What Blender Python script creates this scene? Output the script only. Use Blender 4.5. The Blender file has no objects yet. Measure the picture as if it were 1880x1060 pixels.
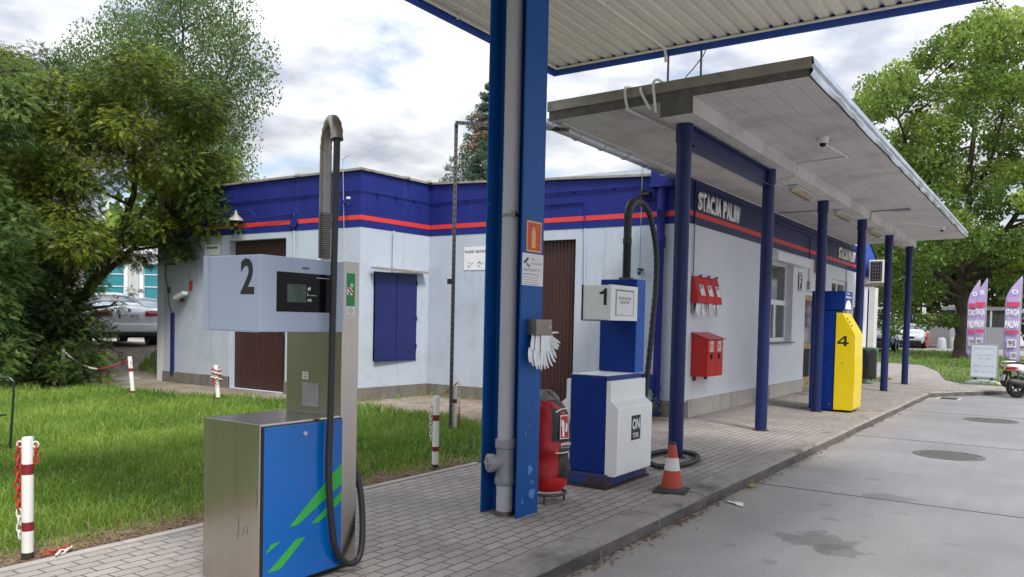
import bpy, bmesh, math, random
import numpy as np
from mathutils import Vector, Matrix
from mathutils.geometry import tessellate_polygon
S = bpy.context.scene
COL = S.collection
R = math.radians
# ------------------------------------------------------------------ camera
cam_d = bpy.data.cameras.new('camera'); cam = bpy.data.objects.new('camera', cam_d); COL.objects.link(cam)
S.camera = cam
yaw, pitch, roll = .5926, -.0353, .0218
cy, sy, cp, sp = math.cos(yaw), math.sin(yaw), math.cos(pitch), math.sin(pitch)
F = Vector((cy*cp, sy*cp, sp)); RR = Vector((sy, -cy, 0)); UU = RR.cross(F)
r2 = RR*math.cos(roll)+UU*math.sin(roll); u2 = UU*math.cos(roll)-RR*math.sin(roll)
cam.matrix_world = Matrix(((r2.x,u2.x,-F.x,0),(r2.y,u2.y,-F.y,0),(r2.z,u2.z,-F.z,1.55),(0,0,0,1)))
cam_d.sensor_width = 36; cam_d.lens = 36*1482.7/1880; cam_d.shift_y = 110.6/1880
cam_d.clip_start = .05; cam_d.clip_end = 3000
# ------------------------------------------------------------------ sky, sun, exposure
SUN_EL, SUN_AZ = 52, 238          # azimuth: direction towards the sun, degrees from +X counter-clockwise
W = bpy.data.worlds.new('World'); S.world = W; W.use_nodes = True
nt = W.node_tree; nt.nodes.clear()
def N(t, ty, **k):
    n = t.nodes.new(ty)
    for a, v in k.items():
        if a.startswith('i_'): n.inputs[a[2:].replace('_', ' ')].default_value = v
        else: setattr(n, a, v)
    return n
out = N(nt, 'ShaderNodeOutputWorld'); bg = N(nt, 'ShaderNodeBackground'); bg.inputs[1].default_value = .1
sky = N(nt, 'ShaderNodeTexSky', sky_type='NISHITA', sun_disc=False, sun_elevation=R(SUN_EL), sun_rotation=R(90-SUN_AZ))
tc = N(nt, 'ShaderNodeTexCoord'); sep = N(nt, 'ShaderNodeSeparateXYZ')
mp = N(nt, 'ShaderNodeMath', operation='ADD'); mp.inputs[1].default_value = .22
L = nt.links.new
L(tc.outputs['Generated'], sep.inputs[0]); L(sep.outputs[2], mp.inputs[0])
mx = N(nt, 'ShaderNodeMath', operation='MAXIMUM'); mx.inputs[1].default_value = .1; L(mp.outputs[0], mx.inputs[0])
dv = N(nt, 'ShaderNodeVectorMath', operation='SCALE'); iv = N(nt, 'ShaderNodeMath', operation='DIVIDE'); iv.inputs[0].default_value = 1
L(mx.outputs[0], iv.inputs[1]); L(tc.outputs['Generated'], dv.inputs[0]); L(iv.outputs[0], dv.inputs['Scale'])
n1 = N(nt, 'ShaderNodeTexNoise'); n1.inputs['Scale'].default_value = 2.1; n1.inputs['Detail'].default_value = 7; n1.inputs['Roughness'].default_value = .56; n1.inputs['Distortion'].default_value = .25
n2 = N(nt, 'ShaderNodeTexNoise'); n2.inputs['Scale'].default_value = 4.6; n2.inputs['Detail'].default_value = 6; n2.inputs['Roughness'].default_value = .5
L(dv.outputs[0], n1.inputs['Vector']); L(dv.outputs[0], n2.inputs['Vector'])
r1 = N(nt, 'ShaderNodeValToRGB'); r1.color_ramp.elements[0].position = .37; r1.color_ramp.elements[1].position = .5
r1.color_ramp.elements[0].color = (.25,.25,.25,1)
L(n1.outputs[0], r1.inputs[0])
r3 = N(nt, 'ShaderNodeValToRGB'); r3.color_ramp.elements[0].position = .34; r3.color_ramp.elements[1].position = .62
r3.color_ramp.elements[0].color = (1.65,1.78,2.05,1); r3.color_ramp.elements[1].color = (3.3,3.35,3.44,1)
L(n2.outputs[0], r3.inputs[0])
mixc = N(nt, 'ShaderNodeMix', data_type='RGBA')
# overcast skies are about three times as bright overhead as at the horizon
om = N(nt, 'ShaderNodeMath', operation='MULTIPLY_ADD'); om.inputs[1].default_value = 4.9; om.inputs[2].default_value = 1.0; om.use_clamp = False; L(sep.outputs[2], om.inputs[0])
ov = N(nt, 'ShaderNodeVectorMath', operation='SCALE'); L(r3.outputs[0], ov.inputs[0]); L(om.outputs[0], ov.inputs['Scale'])
L(r1.outputs[0], mixc.inputs[0]); L(sky.outputs[0], mixc.inputs[6]); L(ov.outputs[0], mixc.inputs[7])
L(mixc.outputs[2], bg.inputs[0]); L(bg.outputs[0], out.inputs[0])
sd = bpy.data.lights.new('sun', 'SUN'); sd.energy = 2.2; sd.angle = R(12); sd.color = (1, .95, .87)
sun = bpy.data.objects.new('sun', sd); COL.objects.link(sun)
sdir = Vector((math.cos(R(SUN_EL))*math.cos(R(SUN_AZ)), math.cos(R(SUN_EL))*math.sin(R(SUN_AZ)), math.sin(R(SUN_EL))))
sun.rotation_euler = sdir.to_track_quat('Z', 'Y').to_euler(); sun.location = (0, 0, 30)
S.view_settings.view_transform = 'Standard'; S.view_settings.look = 'None'; S.view_settings.exposure = .72; S.view_settings.gamma = 1
try: S.view_settings.use_curve_mapping = False
except Exception: pass
S.cycles.max_bounces = 8; S.cycles.diffuse_bounces = 5; S.cycles.transparent_max_bounces = 8
try: S.cycles.use_denoising = True
except Exception: pass
# ------------------------------------------------------------------ helpers
WM = {}
def tag(o, label=None, cat=None, group=None, kind=None):
    if label: o['label'] = label
    if cat: o['category'] = cat
    if group: o['group'] = group
    if kind: o['kind'] = kind
    return o
def thing(name, label, cat, loc=(0,0,0), rz=0., group=None):
    o = bpy.data.objects.new(name, None); COL.objects.link(o); o.location = loc; o.rotation_euler = (0,0,rz)
    o.empty_display_size = .2
    WM[o.name] = Matrix.Translation(Vector(loc)) @ Matrix.Rotation(rz, 4, 'Z')
    return tag(o, label, cat, group)
def link(name, me, mats, parent=None, origin=None):
    """mesh data is in world coordinates when there is no rotation; stored local to the thing"""
    o = bpy.data.objects.new(name, me); COL.objects.link(o)
    for m in (mats if isinstance(mats, (list, tuple)) else [mats]): me.materials.append(m)
    if parent is not None:
        pm = WM[parent.name]; me.transform(pm.inverted()); o.parent = parent; WM[o.name] = pm
    elif origin is not None:
        me.transform(Matrix.Translation(-Vector(origin))); o.location = origin; WM[o.name] = Matrix.Translation(Vector(origin))
    else: WM[o.name] = Matrix()
    return o
class B:
    def __init__(s, M=None): s.bm = bmesh.new(); s.M = M or Matrix(); s.mi = 0
    def v(s, p): return s.bm.verts.new(s.M @ Vector(p))
    def f(s, vs):
        try:
            f = s.bm.faces.new(vs); f.material_index = s.mi; return f
        except ValueError: return None
    def poly(s, pts): return s.f([s.v(p) for p in pts])
    def box(s, x0, x1, y0, y1, z0, z1, taper=0):
        t = taper
        a = [s.v(p) for p in ((x0,y0,z0),(x1,y0,z0),(x1,y1,z0),(x0,y1,z0),(x0+t,y0+t,z1),(x1-t,y0+t,z1),(x1-t,y1-t,z1),(x0+t,y1-t,z1))]
        for q in ((3,2,1,0),(4,5,6,7),(0,1,5,4),(1,2,6,5),(2,3,7,6),(3,0,4,7)): s.f([a[i] for i in q])
        return s
    def prism(s, pts, d):
        d = Vector(d); n = len(pts)
        a = [s.v(p) for p in pts]; b = [s.v(Vector(p)+d) for p in pts]
        s.f(a[::-1]); s.f(b)
        for i in range(n): s.f([a[i], a[(i+1)%n], b[(i+1)%n], b[i]])
        return s
    def tube(s, path, r, n=10, cap=True, closed=False):
        P = [Vector(p) for p in path]; rs = r if isinstance(r, (list, tuple)) else [r]*len(P)
        m = len(P); rings = []; up = None
        for i, p in enumerate(P):
            if closed: t = (P[(i+1)%m]-P[i-1]).normalized()
            else: t = (P[min(i+1,m-1)]-P[max(i-1,0)])
            if t.length < 1e-9: t = Vector((0,0,1))
            t.normalize()
            if up is None:
                up = Vector((0,0,1)) if abs(t.z) < .9 else Vector((1,0,0))
            a = (up - t*up.dot(t))
            if a.length < 1e-6: a = t.orthogonal()
            a.normalize(); b = t.cross(a); up = a
            rings.append([s.v(p+(a*math.cos(2*math.pi*k/n)+b*math.sin(2*math.pi*k/n))*rs[i]) for k in range(n)])
        for i in range(m if closed else m-1):
            A, Bq = rings[i], rings[(i+1)%m]
            for k in range(n): s.f([A[k], A[(k+1)%n], Bq[(k+1)%n], Bq[k]])
        if cap and not closed: s.f(rings[0][::-1]); s.f(rings[-1])
        return s
    def lathe(s, c, prof, n=20, axis='Z', cap=True):
        c = Vector(c); rings = []
        for r, z in prof:
            rg = []
            for k in range(n):
                a = 2*math.pi*k/n; x, y = r*math.cos(a), r*math.sin(a)
                q = {'Z': (x,y,z), 'X': (z,x,y), 'Y': (y,z,x)}[axis]
                rg.append(s.v(c+Vector(q)))
            rings.append(rg)
        for A, Bq in zip(rings, rings[1:]):
            for k in range(n): s.f([A[k], A[(k+1)%n], Bq[(k+1)%n], Bq[k]])
        if cap: s.f(rings[0][::-1]); s.f(rings[-1])
        return s
    def build(s, name, mats, parent=None, origin=None, bev=0, seg=2, smooth=False, sub=0):
        bm = s.bm
        bmesh.ops.recalc_face_normals(bm, faces=bm.faces)
        if bev: 
            es = [e for e in bm.edges if len(e.link_faces) == 2 and e.calc_face_angle(0) > .5]
            bmesh.ops.bevel(bm, geom=es, offset=bev, segments=seg, profile=.6, affect='EDGES', clamp_overlap=True)
        me = bpy.data.meshes.new(name); bm.to_mesh(me); bm.free()
        if smooth:
            me.polygons.foreach_set('use_smooth', [True]*len(me.polygons))
            try: me.set_sharp_from_angle(angle=R(40))
            except Exception: pass
        o = link(name, me, mats, parent, origin)
        if sub:
            md = o.modifiers.new('sub', 'SUBSURF'); md.levels = sub; md.render_levels = sub
        return o
def txt(body, o, r, u, w, h, mat, name, parent, off=.0, bold=0., n=None):
    """letters fitted exactly into the rectangle o + r*w + u*h"""
    c = bpy.data.curves.new(name, 'FONT'); c.body = body; c.offset = bold; c.align_x = 'CENTER'; c.resolution_u = 3
    ob = bpy.data.objects.new(name, c); COL.objects.link(ob)
    dg = bpy.context.evaluated_depsgraph_get(); me = bpy.data.meshes.new_from_object(ob.evaluated_get(dg))
    bpy.data.objects.remove(ob); bpy.data.curves.remove(c); me.name = name
    o, r, u = Vector(o), Vector(r).normalized(), Vector(u).normalized(); nn = r.cross(u)
    co = np.empty(len(me.vertices)*3); me.vertices.foreach_get('co', co); co = co.reshape(-1, 3)
    lo, hi = co.min(0), co.max(0); t = (co-lo)/np.maximum(hi-lo, 1e-6)
    q = np.array(o)+np.outer(t[:,0]*w, np.array(r))+np.outer(t[:,1]*h, np.array(u))+np.array(nn)*off
    me.vertices.foreach_set('co', q.ravel())
    return link(name, me, mat, parent)
def plate(b, o, r, u, w, h, t=.003):
    """thin plate standing t proud of o along r x u"""
    o, r, u = Vector(o), Vector(r).normalized(), Vector(u).normalized(); n = r.cross(u)
    b.prism([o, o+r*w, o+r*w+u*h, o+u*h], n*t); return b
def copy_tree(o, parent=None):
    c = o.copy(); COL.objects.link(c); WM[c.name] = WM.get(o.name, Matrix())
    if parent is not None: c.parent = parent
    for ch in list(o.children): copy_tree(ch, c)
    return c
def sstep(a, b, x):
    t = np.clip((x-a)/(b-a), 0, 1); return t*t*(3-2*t)
def H(x, y):
    l = .68*sstep(19.7, 22.5, .67*np.asarray(x)+.74*np.asarray(y))*sstep(14, 17.2, np.asarray(y, float))*(1-sstep(30, 45, np.asarray(x, float)))
    r = .25*sstep(27, 36, np.asarray(x, float))+.2*sstep(36, 50, np.asarray(x, float))
    return np.maximum(l, r)
def arc(c, r, a0, a1, ax1, ax2, n=10):
    c, ax1, ax2 = Vector(c), Vector(ax1), Vector(ax2)
    return [c+ax1*(r*math.cos(a0+(a1-a0)*i/n))+ax2*(r*math.sin(a0+(a1-a0)*i/n)) for i in range(n+1)]
def spline(pts, n=8):
    P = [Vector(p) for p in pts]; P = [2*P[0]-P[1]]+P+[2*P[-1]-P[-2]]; o = []
    for i in range(1, len(P)-2):
        a, b, c, d = P[i-1:i+3]
        for k in range(n):
            t = k/n; o.append(.5*((2*b)+(c-a)*t+(2*a-5*b+4*c-d)*t*t+(3*b-a-3*c+d)*t**3))
    o.append(P[-2]); return o
# ------------------------------------------------------------------ materials
def mat(name, col, rough=.55, streak=None, metal=0., var=.12, vs=2.5, bump=.0, bs=80., col2=None, c2=(.55,.7), c2s=4., spec=.5, coat=0., stretch=None, rvar=0., emit=0):
    m = bpy.data.materials.new(name); m.use_nodes = True; t = m.node_tree; p = t.nodes['Principled BSDF']; L = t.links.new
    p.inputs['Roughness'].default_value = rough; p.inputs['Metallic'].default_value = metal
    p.inputs['Specular IOR Level'].default_value = spec
    if coat: p.inputs['Coat Weight'].default_value = coat; p.inputs['Coat Roughness'].default_value = .08
    g = N(t, 'ShaderNodeNewGeometry'); pos = g.outputs['Position']
    if stretch:
        mpn = N(t, 'ShaderNodeMapping'); mpn.inputs['Scale'].default_value = stretch; L(pos, mpn.inputs[0]); pos = mpn.outputs[0]
    n = N(t, 'ShaderNodeTexNoise'); n.inputs['Scale'].default_value = vs; n.inputs['Detail'].default_value = 7; n.inputs['Roughness'].default_value = .6; L(pos, n.inputs['Vector'])
    rp = N(t, 'ShaderNodeValToRGB'); e = rp.color_ramp.elements; e[0].position, e[1].position = .3, .7
    e[0].color = (*[max(0, c*(1-var)) for c in col], 1); e[1].color = (*[min(1, c*(1+var)) for c in col], 1)
    L(n.outputs[0], rp.inputs[0]); c = rp.outputs[0]
    if col2:
        n2 = N(t, 'ShaderNodeTexNoise'); n2.inputs['Scale'].default_value = c2s; n2.inputs['Detail'].default_value = 8; n2.inputs['Roughness'].default_value = .65; L(pos, n2.inputs['Vector'])
        r2_ = N(t, 'ShaderNodeValToRGB'); r2_.color_ramp.elements[0].position, r2_.color_ramp.elements[1].position = c2
        L(n2.outputs[0], r2_.inputs[0]); mx = N(t, 'ShaderNodeMix', data_type='RGBA'); L(r2_.outputs[0], mx.inputs[0]); L(c, mx.inputs[6]); mx.inputs[7].default_value = (*col2, 1); c = mx.outputs[2]
    if streak:
        ms_ = N(t, 'ShaderNodeMapping'); ms_.inputs['Scale'].default_value = (4.5, 4.5, .22); L(g.outputs['Position'], ms_.inputs[0])
        n5 = N(t, 'ShaderNodeTexNoise'); n5.inputs['Scale'].default_value = 1.6; n5.inputs['Detail'].default_value = 7; n5.inputs['Roughness'].default_value = .65; L(ms_.outputs[0], n5.inputs['Vector'])
        r5 = N(t, 'ShaderNodeValToRGB'); r5.color_ramp.elements[0].position, r5.color_ramp.elements[1].position = streak[1:]; L(n5.outputs[0], r5.inputs[0])
        m5 = N(t, 'ShaderNodeMix', data_type='RGBA'); L(r5.outputs[0], m5.inputs[0]); L(c, m5.inputs[6]); m5.inputs[7].default_value = (*streak[0], 1); c = m5.outputs[2]
    L(c, p.inputs['Base Color'])
    if rvar:
        mr = N(t, 'ShaderNodeMapRange'); mr.inputs['To Min'].default_value = max(0,rough-rvar); mr.inputs['To Max'].default_value = rough+rvar; L(n.outputs[0], mr.inputs[0]); L(mr.outputs[0], p.inputs['Roughness'])
    if bump:
        n3 = N(t, 'ShaderNodeTexNoise'); n3.inputs['Scale'].default_value = bs; n3.inputs['Detail'].default_value = 4; L(pos, n3.inputs['Vector'])
        bp = N(t, 'ShaderNodeBump'); bp.inputs['Strength'].default_value = min(1, bump); bp.inputs['Distance'].default_value = .01; L(n3.outputs[0], bp.inputs['Height']); L(bp.outputs[0], p.inputs['Normal'])
    if emit:
        p.inputs['Emission Color'].default_value = (*col, 1); p.inputs['Emission Strength'].default_value = emit
    return m
def brick(name, c1, c2, mort, bw, bh, dirt, rot=0, joint=.006, dscale=.9, dr=(.42,.75), warp=0.):
    m = bpy.data.materials.new(name); m.use_nodes = True; t = m.node_tree; p = t.nodes['Principled BSDF']; L = t.links.new
    p.inputs['Roughness'].default_value = .88; p.inputs['Specular IOR Level'].default_value = .3
    g = N(t, 'ShaderNodeNewGeometry'); mpn = N(t, 'ShaderNodeMapping'); mpn.inputs['Rotation'].default_value = (0,0,rot); L(g.outputs['Position'], mpn.inputs[0])
    vec = mpn.outputs[0]
    wn = N(t, 'ShaderNodeTexNoise'); wn.inputs['Scale'].default_value = 6; L(vec, wn.inputs['Vector'])
    ws = N(t, 'ShaderNodeVectorMath', operation='SCALE'); ws.inputs['Scale'].default_value = .012+warp; L(wn.outputs['Color'], ws.inputs[0])
    wa = N(t, 'ShaderNodeVectorMath', operation='ADD'); L(vec, wa.inputs[0]); L(ws.outputs[0], wa.inputs[1])
    b = N(t, 'ShaderNodeTexBrick'); b.offset = .5; b.inputs['Scale'].default_value = 1; b.inputs['Brick Width'].default_value = bw; b.inputs['Row Height'].default_value = bh
    b.inputs['Mortar Size'].default_value = joint; b.inputs['Mortar Smooth'].default_value = .3; b.inputs['Bias'].default_value = 0
    b.inputs['Color1'].default_value = (*c1,1); b.inputs['Color2'].default_value = (*c2,1); b.inputs['Mortar'].default_value = (*mort,1); L(wa.outputs[0], b.inputs['Vector'])
    n = N(t, 'ShaderNodeTexNoise'); n.inputs['Scale'].default_value = dscale; n.inputs['Detail'].default_value = 9; n.inputs['Roughness'].default_value = .62; L(g.outputs['Position'], n.inputs['Vector'])
    rp = N(t, 'ShaderNodeValToRGB'); rp.color_ramp.elements[0].position, rp.color_ramp.elements[1].position = dr; L(n.outputs[0], rp.inputs[0])
    mx = N(t, 'ShaderNodeMix', data_type='RGBA'); L(rp.outputs[0], mx.inputs[0]); L(b.outputs[0], mx.inputs[6]); mx.inputs[7].default_value = (*dirt,1)
    n4 = N(t, 'ShaderNodeTexNoise'); n4.inputs['Scale'].default_value = 70; n4.inputs['Detail'].default_value = 3; L(g.outputs['Position'], n4.inputs['Vector'])
    r4 = N(t, 'ShaderNodeMapRange'); r4.inputs['From Min'].default_value = .3; r4.inputs['From Max'].default_value = .7; r4.inputs['To Min'].default_value = .78; r4.inputs['To Max'].default_value = 1.15; L(n4.outputs[0], r4.inputs[0])
    m2 = N(t, 'ShaderNodeMix', data_type='RGBA', blend_type='MULTIPLY'); m2.inputs[0].default_value = 1; L(mx.outputs[2], m2.inputs[6]); L(r4.outputs[0], m2.inputs[7])
    L(m2.outputs[2], p.inputs['Base Color'])
    sub = N(t, 'ShaderNodeMath', operation='SUBTRACT'); sc = N(t, 'ShaderNodeMath', operation='MULTIPLY'); sc.inputs[1].default_value = .25; L(n4.outputs[0], sc.inputs[0]); L(sc.outputs[0], sub.inputs[0]); L(b.outputs['Fac'], sub.inputs[1])
    bp = N(t, 'ShaderNodeBump'); bp.inputs['Strength'].default_value = .7; bp.inputs['Distance'].default_value = .006; L(sub.outputs[0], bp.inputs['Height']); L(bp.outputs[0], p.inputs['Normal'])
    return m
def leafmat(name, stops, trans=.35, rough=.55):
    m = bpy.data.materials.new(name); m.use_nodes = True; t = m.node_tree; p = t.nodes['Principled BSDF']; L = t.links.new
    at = N(t, 'ShaderNodeAttribute', attribute_name='tint'); rp = N(t, 'ShaderNodeValToRGB'); cr = rp.color_ramp
    while len(cr.elements) < len(stops): cr.elements.new(.5)
    for e, (q, c) in zip(cr.elements, stops): e.position = q; e.color = (*c, 1)
    L(at.outputs['Fac'], rp.inputs[0]); L(rp.outputs[0], p.inputs['Base Color']); p.inputs['Roughness'].default_value = rough; p.inputs['Specular IOR Level'].default_value = .3
    tr = N(t, 'ShaderNodeBsdfTranslucent'); hs = N(t, 'ShaderNodeHueSaturation'); hs.inputs['Value'].default_value = 1.3; hs.inputs['Hue'].default_value = .485; L(rp.outputs[0], hs.inputs['Color']); L(hs.outputs[0], tr.inputs[0])
    ms = N(t, 'ShaderNodeMixShader'); ms.inputs[0].default_value = trans; L(p.outputs[0], ms.inputs[1]); L(tr.outputs[0], ms.inputs[2])
    L(ms.outputs[0], t.nodes['Material Output'].inputs[0]); return m
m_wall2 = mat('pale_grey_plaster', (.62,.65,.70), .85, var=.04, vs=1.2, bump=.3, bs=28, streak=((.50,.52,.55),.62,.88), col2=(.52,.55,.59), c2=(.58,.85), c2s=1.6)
m_wall = mat('pale_blue_plaster', (.425,.48,.56), .85, var=.06, vs=1.2, bump=.35, bs=28, streak=((.31,.345,.37),.55,.82), col2=(.33,.375,.415), c2=(.52,.8), c2s=2.0)
m_blue = mat('royal_blue_wall_paint', (.014,.022,.165), .6, spec=.2, streak=((.03,.04,.16),.55,.8), var=.14, vs=1.5, bump=.2, bs=25)
m_red = mat('red_stripe_paint', (.62,.04,.035), .5, var=.06)
m_plinth = mat('grey_plinth', (.16,.145,.125), .9, var=.25, vs=3, bump=.5, bs=40, col2=(.06,.055,.05), c2=(.5,.75), stretch=(1,1,.4))
m_plinth2 = mat('pebbledash_plinth', (.42,.39,.35), .92, var=.18, vs=22, bump=1, bs=110, col2=(.2,.18,.16), c2=(.56,.72), c2s=2.2, stretch=(1.6,1.6,.25))
m_flash = mat('weathered_roof_flashing', (.30,.28,.245), .6, metal=.25, var=.2, vs=3, col2=(.14,.11,.085), c2=(.55,.72), c2s=4)
m_roof = mat('roof_felt', (.1,.1,.1), .95)
m_door = mat('brown_sheet_door', (.040,.012,.010), .55, var=.15, vs=2, bump=.1, bs=30)
m_shut = mat('blue_shutter_paint', (.009,.016,.11), .5, var=.15)
m_dark = mat('dark_void', (.012,.012,.013), .9, var=.1)
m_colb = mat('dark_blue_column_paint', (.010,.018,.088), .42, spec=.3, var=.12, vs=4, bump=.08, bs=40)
m_hcol = mat('blue_steel_paint', (.006,.078,.30), .45, spec=.25, var=.08, vs=2, col2=(.10,.21,.45), c2=(.72,.76), c2s=7)
m_pipe = mat('grey_plastic_pipe', (.40,.40,.43), .5, var=.08, vs=3, stretch=(1,1,.3))
m_pipe2 = mat('grey_plastic_socket', (.25,.25,.28), .5, var=.1)
m_white = mat('white_paint', (.72,.72,.73), .5, var=.06, vs=3)
m_soffit = mat('cream_corrugated_sheet', (.78,.735,.64), .5, var=.1, vs=1.2, col2=(.42,.36,.27), c2=(.6,.85), c2s=3, stretch=(.35,3,1))
m_fascia = mat('blue_canopy_fascia', (.03,.09,.40), .35, var=.12)
m_conc = None
m_rawc = mat('raw_dark_concrete', (.135,.125,.11), .95, var=.3, vs=9, bump=.9, bs=50)
m_galv = mat('galvanised_flashing', (.55,.6,.66), .38, metal=.85, var=.15, vs=3, bump=.35, bs=8)
m_steel = mat('brushed_stainless', (.52,.485,.445), .24, metal=1, var=.06, vs=30, stretch=(1,1,.03), rvar=.05)
m_mast = mat('satin_steel_mast', (.25,.225,.205), .4, metal=1, var=.12, vs=8)
m_head = mat('pale_blue_grey_enamel', (.31,.365,.475), .4, var=.03, coat=.15)
m_panel = mat('glossy_blue_panel', (.001,.095,.37), .2, spec=.35, var=.03, coat=.5)
m_green = mat('green_stripe_film', (.03,.31,.05), .35, var=.05)
m_black = mat('black_rubber', (.016,.016,.018), .48, var=.2)
m_glass = mat('dark_display_glass', (.005,.005,.006), .08, var=.05, spec=.22)
m_lcd = mat('lcd_green', (.04,.075,.056), .2, var=.05)
m_lcdk = mat('lcd_digits', (.018,.03,.024), .3)
m_print = mat('black_print', (.014,.014,.016), .5)
m_wprint = mat('white_print', (.8,.8,.8), .5)
m_gprint = mat('grey_print', (.2,.2,.21), .6)
m_paper = mat('white_paper', (.7,.71,.73), .6, var=.03)
m_pgreen = mat('green_label', (.006,.22,.06), .4, var=.03)
m_pump = mat('old_blue_pump_paint', (.003,.026,.19), .42, spec=.22, var=.12, vs=3)
m_pumplit = mat('lit_side_pump_blue', (.004,.085,.40), .42, spec=.25, var=.1, vs=3)  # pump blue with the brighter light of the road side put into the colour
m_pwhite = mat('aged_white_enamel', (.75,.775,.765), .42, var=.05, vs=3, col2=(.30,.19,.08), c2=(.70,.76), c2s=7)
m_rust = mat('rusty_blue_plinth', (.010,.04,.22), .6, var=.2, vs=6, col2=(.055,.026,.014), c2=(.42,.54), c2s=6, bump=.3)
m_rustd = mat('dark_rust', (.035,.022,.016), .85, var=.3, vs=8, bump=.4)
m_exred = mat('red_cover_fabric', (.42,.012,.016), .5, var=.15, vs=4, bump=.5, bs=16)
m_exblk = mat('black_cover_fabric', (.022,.023,.025), .48, var=.2, bump=.5, bs=18)
m_extank = mat('red_tank_paint', (.48,.012,.014), .28, var=.06)
m_cone = mat('orange_cone_rubber', (.42,.055,.025), .6, var=.18, vs=7, col2=(.16,.045,.03), c2=(.58,.75), c2s=9)
m_conew = mat('white_reflective_band', (.62,.61,.6), .5, var=.1, vs=9, col2=(.3,.28,.27), c2=(.6,.75), c2s=12)
m_coneb = mat('dirty_black_rubber', (.045,.043,.042), .8, var=.25, vs=9)
m_polew = mat('white_post_paint', (.66,.65,.63), .5, var=.06, vs=7, col2=(.25,.15,.09), c2=(.69,.75), c2s=11)
m_poler = mat('dark_red_post_band', (.20,.012,.016), .5, var=.15)
m_chr = mat('red_plastic_chain', (.42,.018,.018), .4)
m_chw = mat('white_plastic_chain', (.66,.64,.6), .45)
m_yel = mat('yellow_enamel', (.74,.56,.004), .35, var=.05, vs=2, coat=.2)
m_cab = mat('red_cabinet_paint', (.48,.014,.014), .35, var=.07, vs=3)
m_bag = mat('red_pouch_fabric', (.50,.018,.022), .65, var=.1, bump=.3, bs=20)
m_film = mat('white_plastic_film', (.76,.79,.82), .3, var=.06, vs=15)
m_frame = mat('white_window_frame', (.72,.73,.75), .35, var=.03)
m_pane = mat('window_glass', (.055,.058,.056), .06, var=.15, spec=.8)
m_tan = mat('tan_plastic', (.36,.24,.10), .5)
m_lamp = mat('yellowed_lamp_cover', (.48,.40,.27), .45, var=.2, vs=7, col2=(.12,.09,.06), c2=(.6,.72), c2s=14)
m_angle = mat('slotted_steel', (.13,.12,.12), .45, metal=.7, var=.2, vs=6)
m_ggreen = mat('green_bin_plastic', (.16,.30,.20), .45)
m_bagblk = mat('black_bin_liner', (.018,.018,.02), .3, var=.2, bump=.8, bs=14)
m_bark = mat('dark_bark', (.055,.04,.03), .95, var=.35, vs=9, bump=1, bs=24, stretch=(1,1,.25))
m_dry = mat('dry_leaf_litter', (.16,.09,.05), .9, var=.45, vs=30)
m_purple = mat('purple_flag_fabric', (.40,.31,.55), .6, var=.08)
m_flagred = mat('red_flag_print', (.55,.05,.11), .6)
m_flaggr = mat('grey_flag_panel', (.55,.56,.6), .6)
m_alu = mat('aluminium', (.55,.56,.58), .35, metal=.8, var=.06)
m_board = mat('whiteboard_sheet', (.60,.66,.74), .3, var=.04)
m_marker = mat('faint_marker', (.33,.40,.48), .6)
m_greyp = mat('grey_plastic_base', (.42,.44,.48), .45, var=.05)
m_cream = mat('cream_render', (.55,.55,.54), .8, var=.08)
m_wbrick = brick('white_painted_brick', (.60,.60,.60), (.52,.52,.53), (.4,.4,.4), .25, .075, (.45,.45,.45))
m_teal = mat('teal_garage_panel', (.03,.21,.25), .4, var=.06)
m_orange = mat('orange_barrier_paint', (.68,.085,.02), .45)
m_booth = mat('grey_booth_panel', (.25,.26,.29), .5, var=.06)
m_silver = mat('silver_car_paint', (.75,.78,.83), .25, metal=.1, var=.02, coat=.7)
m_wcar = mat('white_car_paint', (.66,.68,.71), .25, var=.02, coat=.7)
m_bcar = mat('navy_car_paint', (.05,.06,.10), .25, metal=.3, var=.02, coat=.7)
m_ltcar = mat('blue_silver_car_paint', (.36,.44,.55), .25, metal=.4, var=.02, coat=.7)
m_cglass = mat('car_glass', (.10,.125,.14), .05, var=.05, spec=.9)
m_tail = mat('tail_light_red', (.42,.01,.015), .15, var=.1, coat=.6)
m_eu = mat('blue_plate_band', (.02,.06,.4), .4)
m_head_l = mat('headlamp_clear', (.5,.53,.56), .1, metal=.3, coat=.5)
m_scoot = mat('white_scooter_paint', (.72,.72,.71), .22, var=.02, coat=.7)
m_shelf = mat('weathered_timber', (.24,.18,.12), .85, var=.2)
m_iron = mat('cast_iron', (.075,.072,.07), .6, metal=.3, var=.25, vs=20, bump=.5, bs=60)
m_caststone = mat('cast_concrete', (.36,.34,.31), .9, var=.15, vs=5, bump=.4)
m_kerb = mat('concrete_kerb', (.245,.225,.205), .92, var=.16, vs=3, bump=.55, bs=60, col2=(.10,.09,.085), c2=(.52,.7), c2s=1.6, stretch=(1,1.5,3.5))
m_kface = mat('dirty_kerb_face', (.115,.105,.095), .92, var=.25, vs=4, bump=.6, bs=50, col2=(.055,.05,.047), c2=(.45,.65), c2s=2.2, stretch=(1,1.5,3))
m_miron = mat('worn_iron', (.13,.125,.118), .5, metal=.2, var=.25, vs=14, bump=.4, bs=60)
m_scuff = mat('pale_scuffed_paint', (.085,.19,.42), .6, var=.3, vs=30)
m_edge = mat('concrete_edging', (.33,.30,.28), .92, var=.15, bump=.4)
m_isl = brick('grey_pavers', (.275,.25,.235), (.335,.305,.285), (.085,.072,.062), .2, .1, (.175,.158,.147), dr=(.47,.78), dscale=1.1)
m_apr = brick('old_tan_pavers', (.26,.215,.17), (.33,.28,.225), (.10,.085,.065), .2, .1, (.155,.125,.092), dr=(.4,.7), dscale=1.4, warp=.01)
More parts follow.
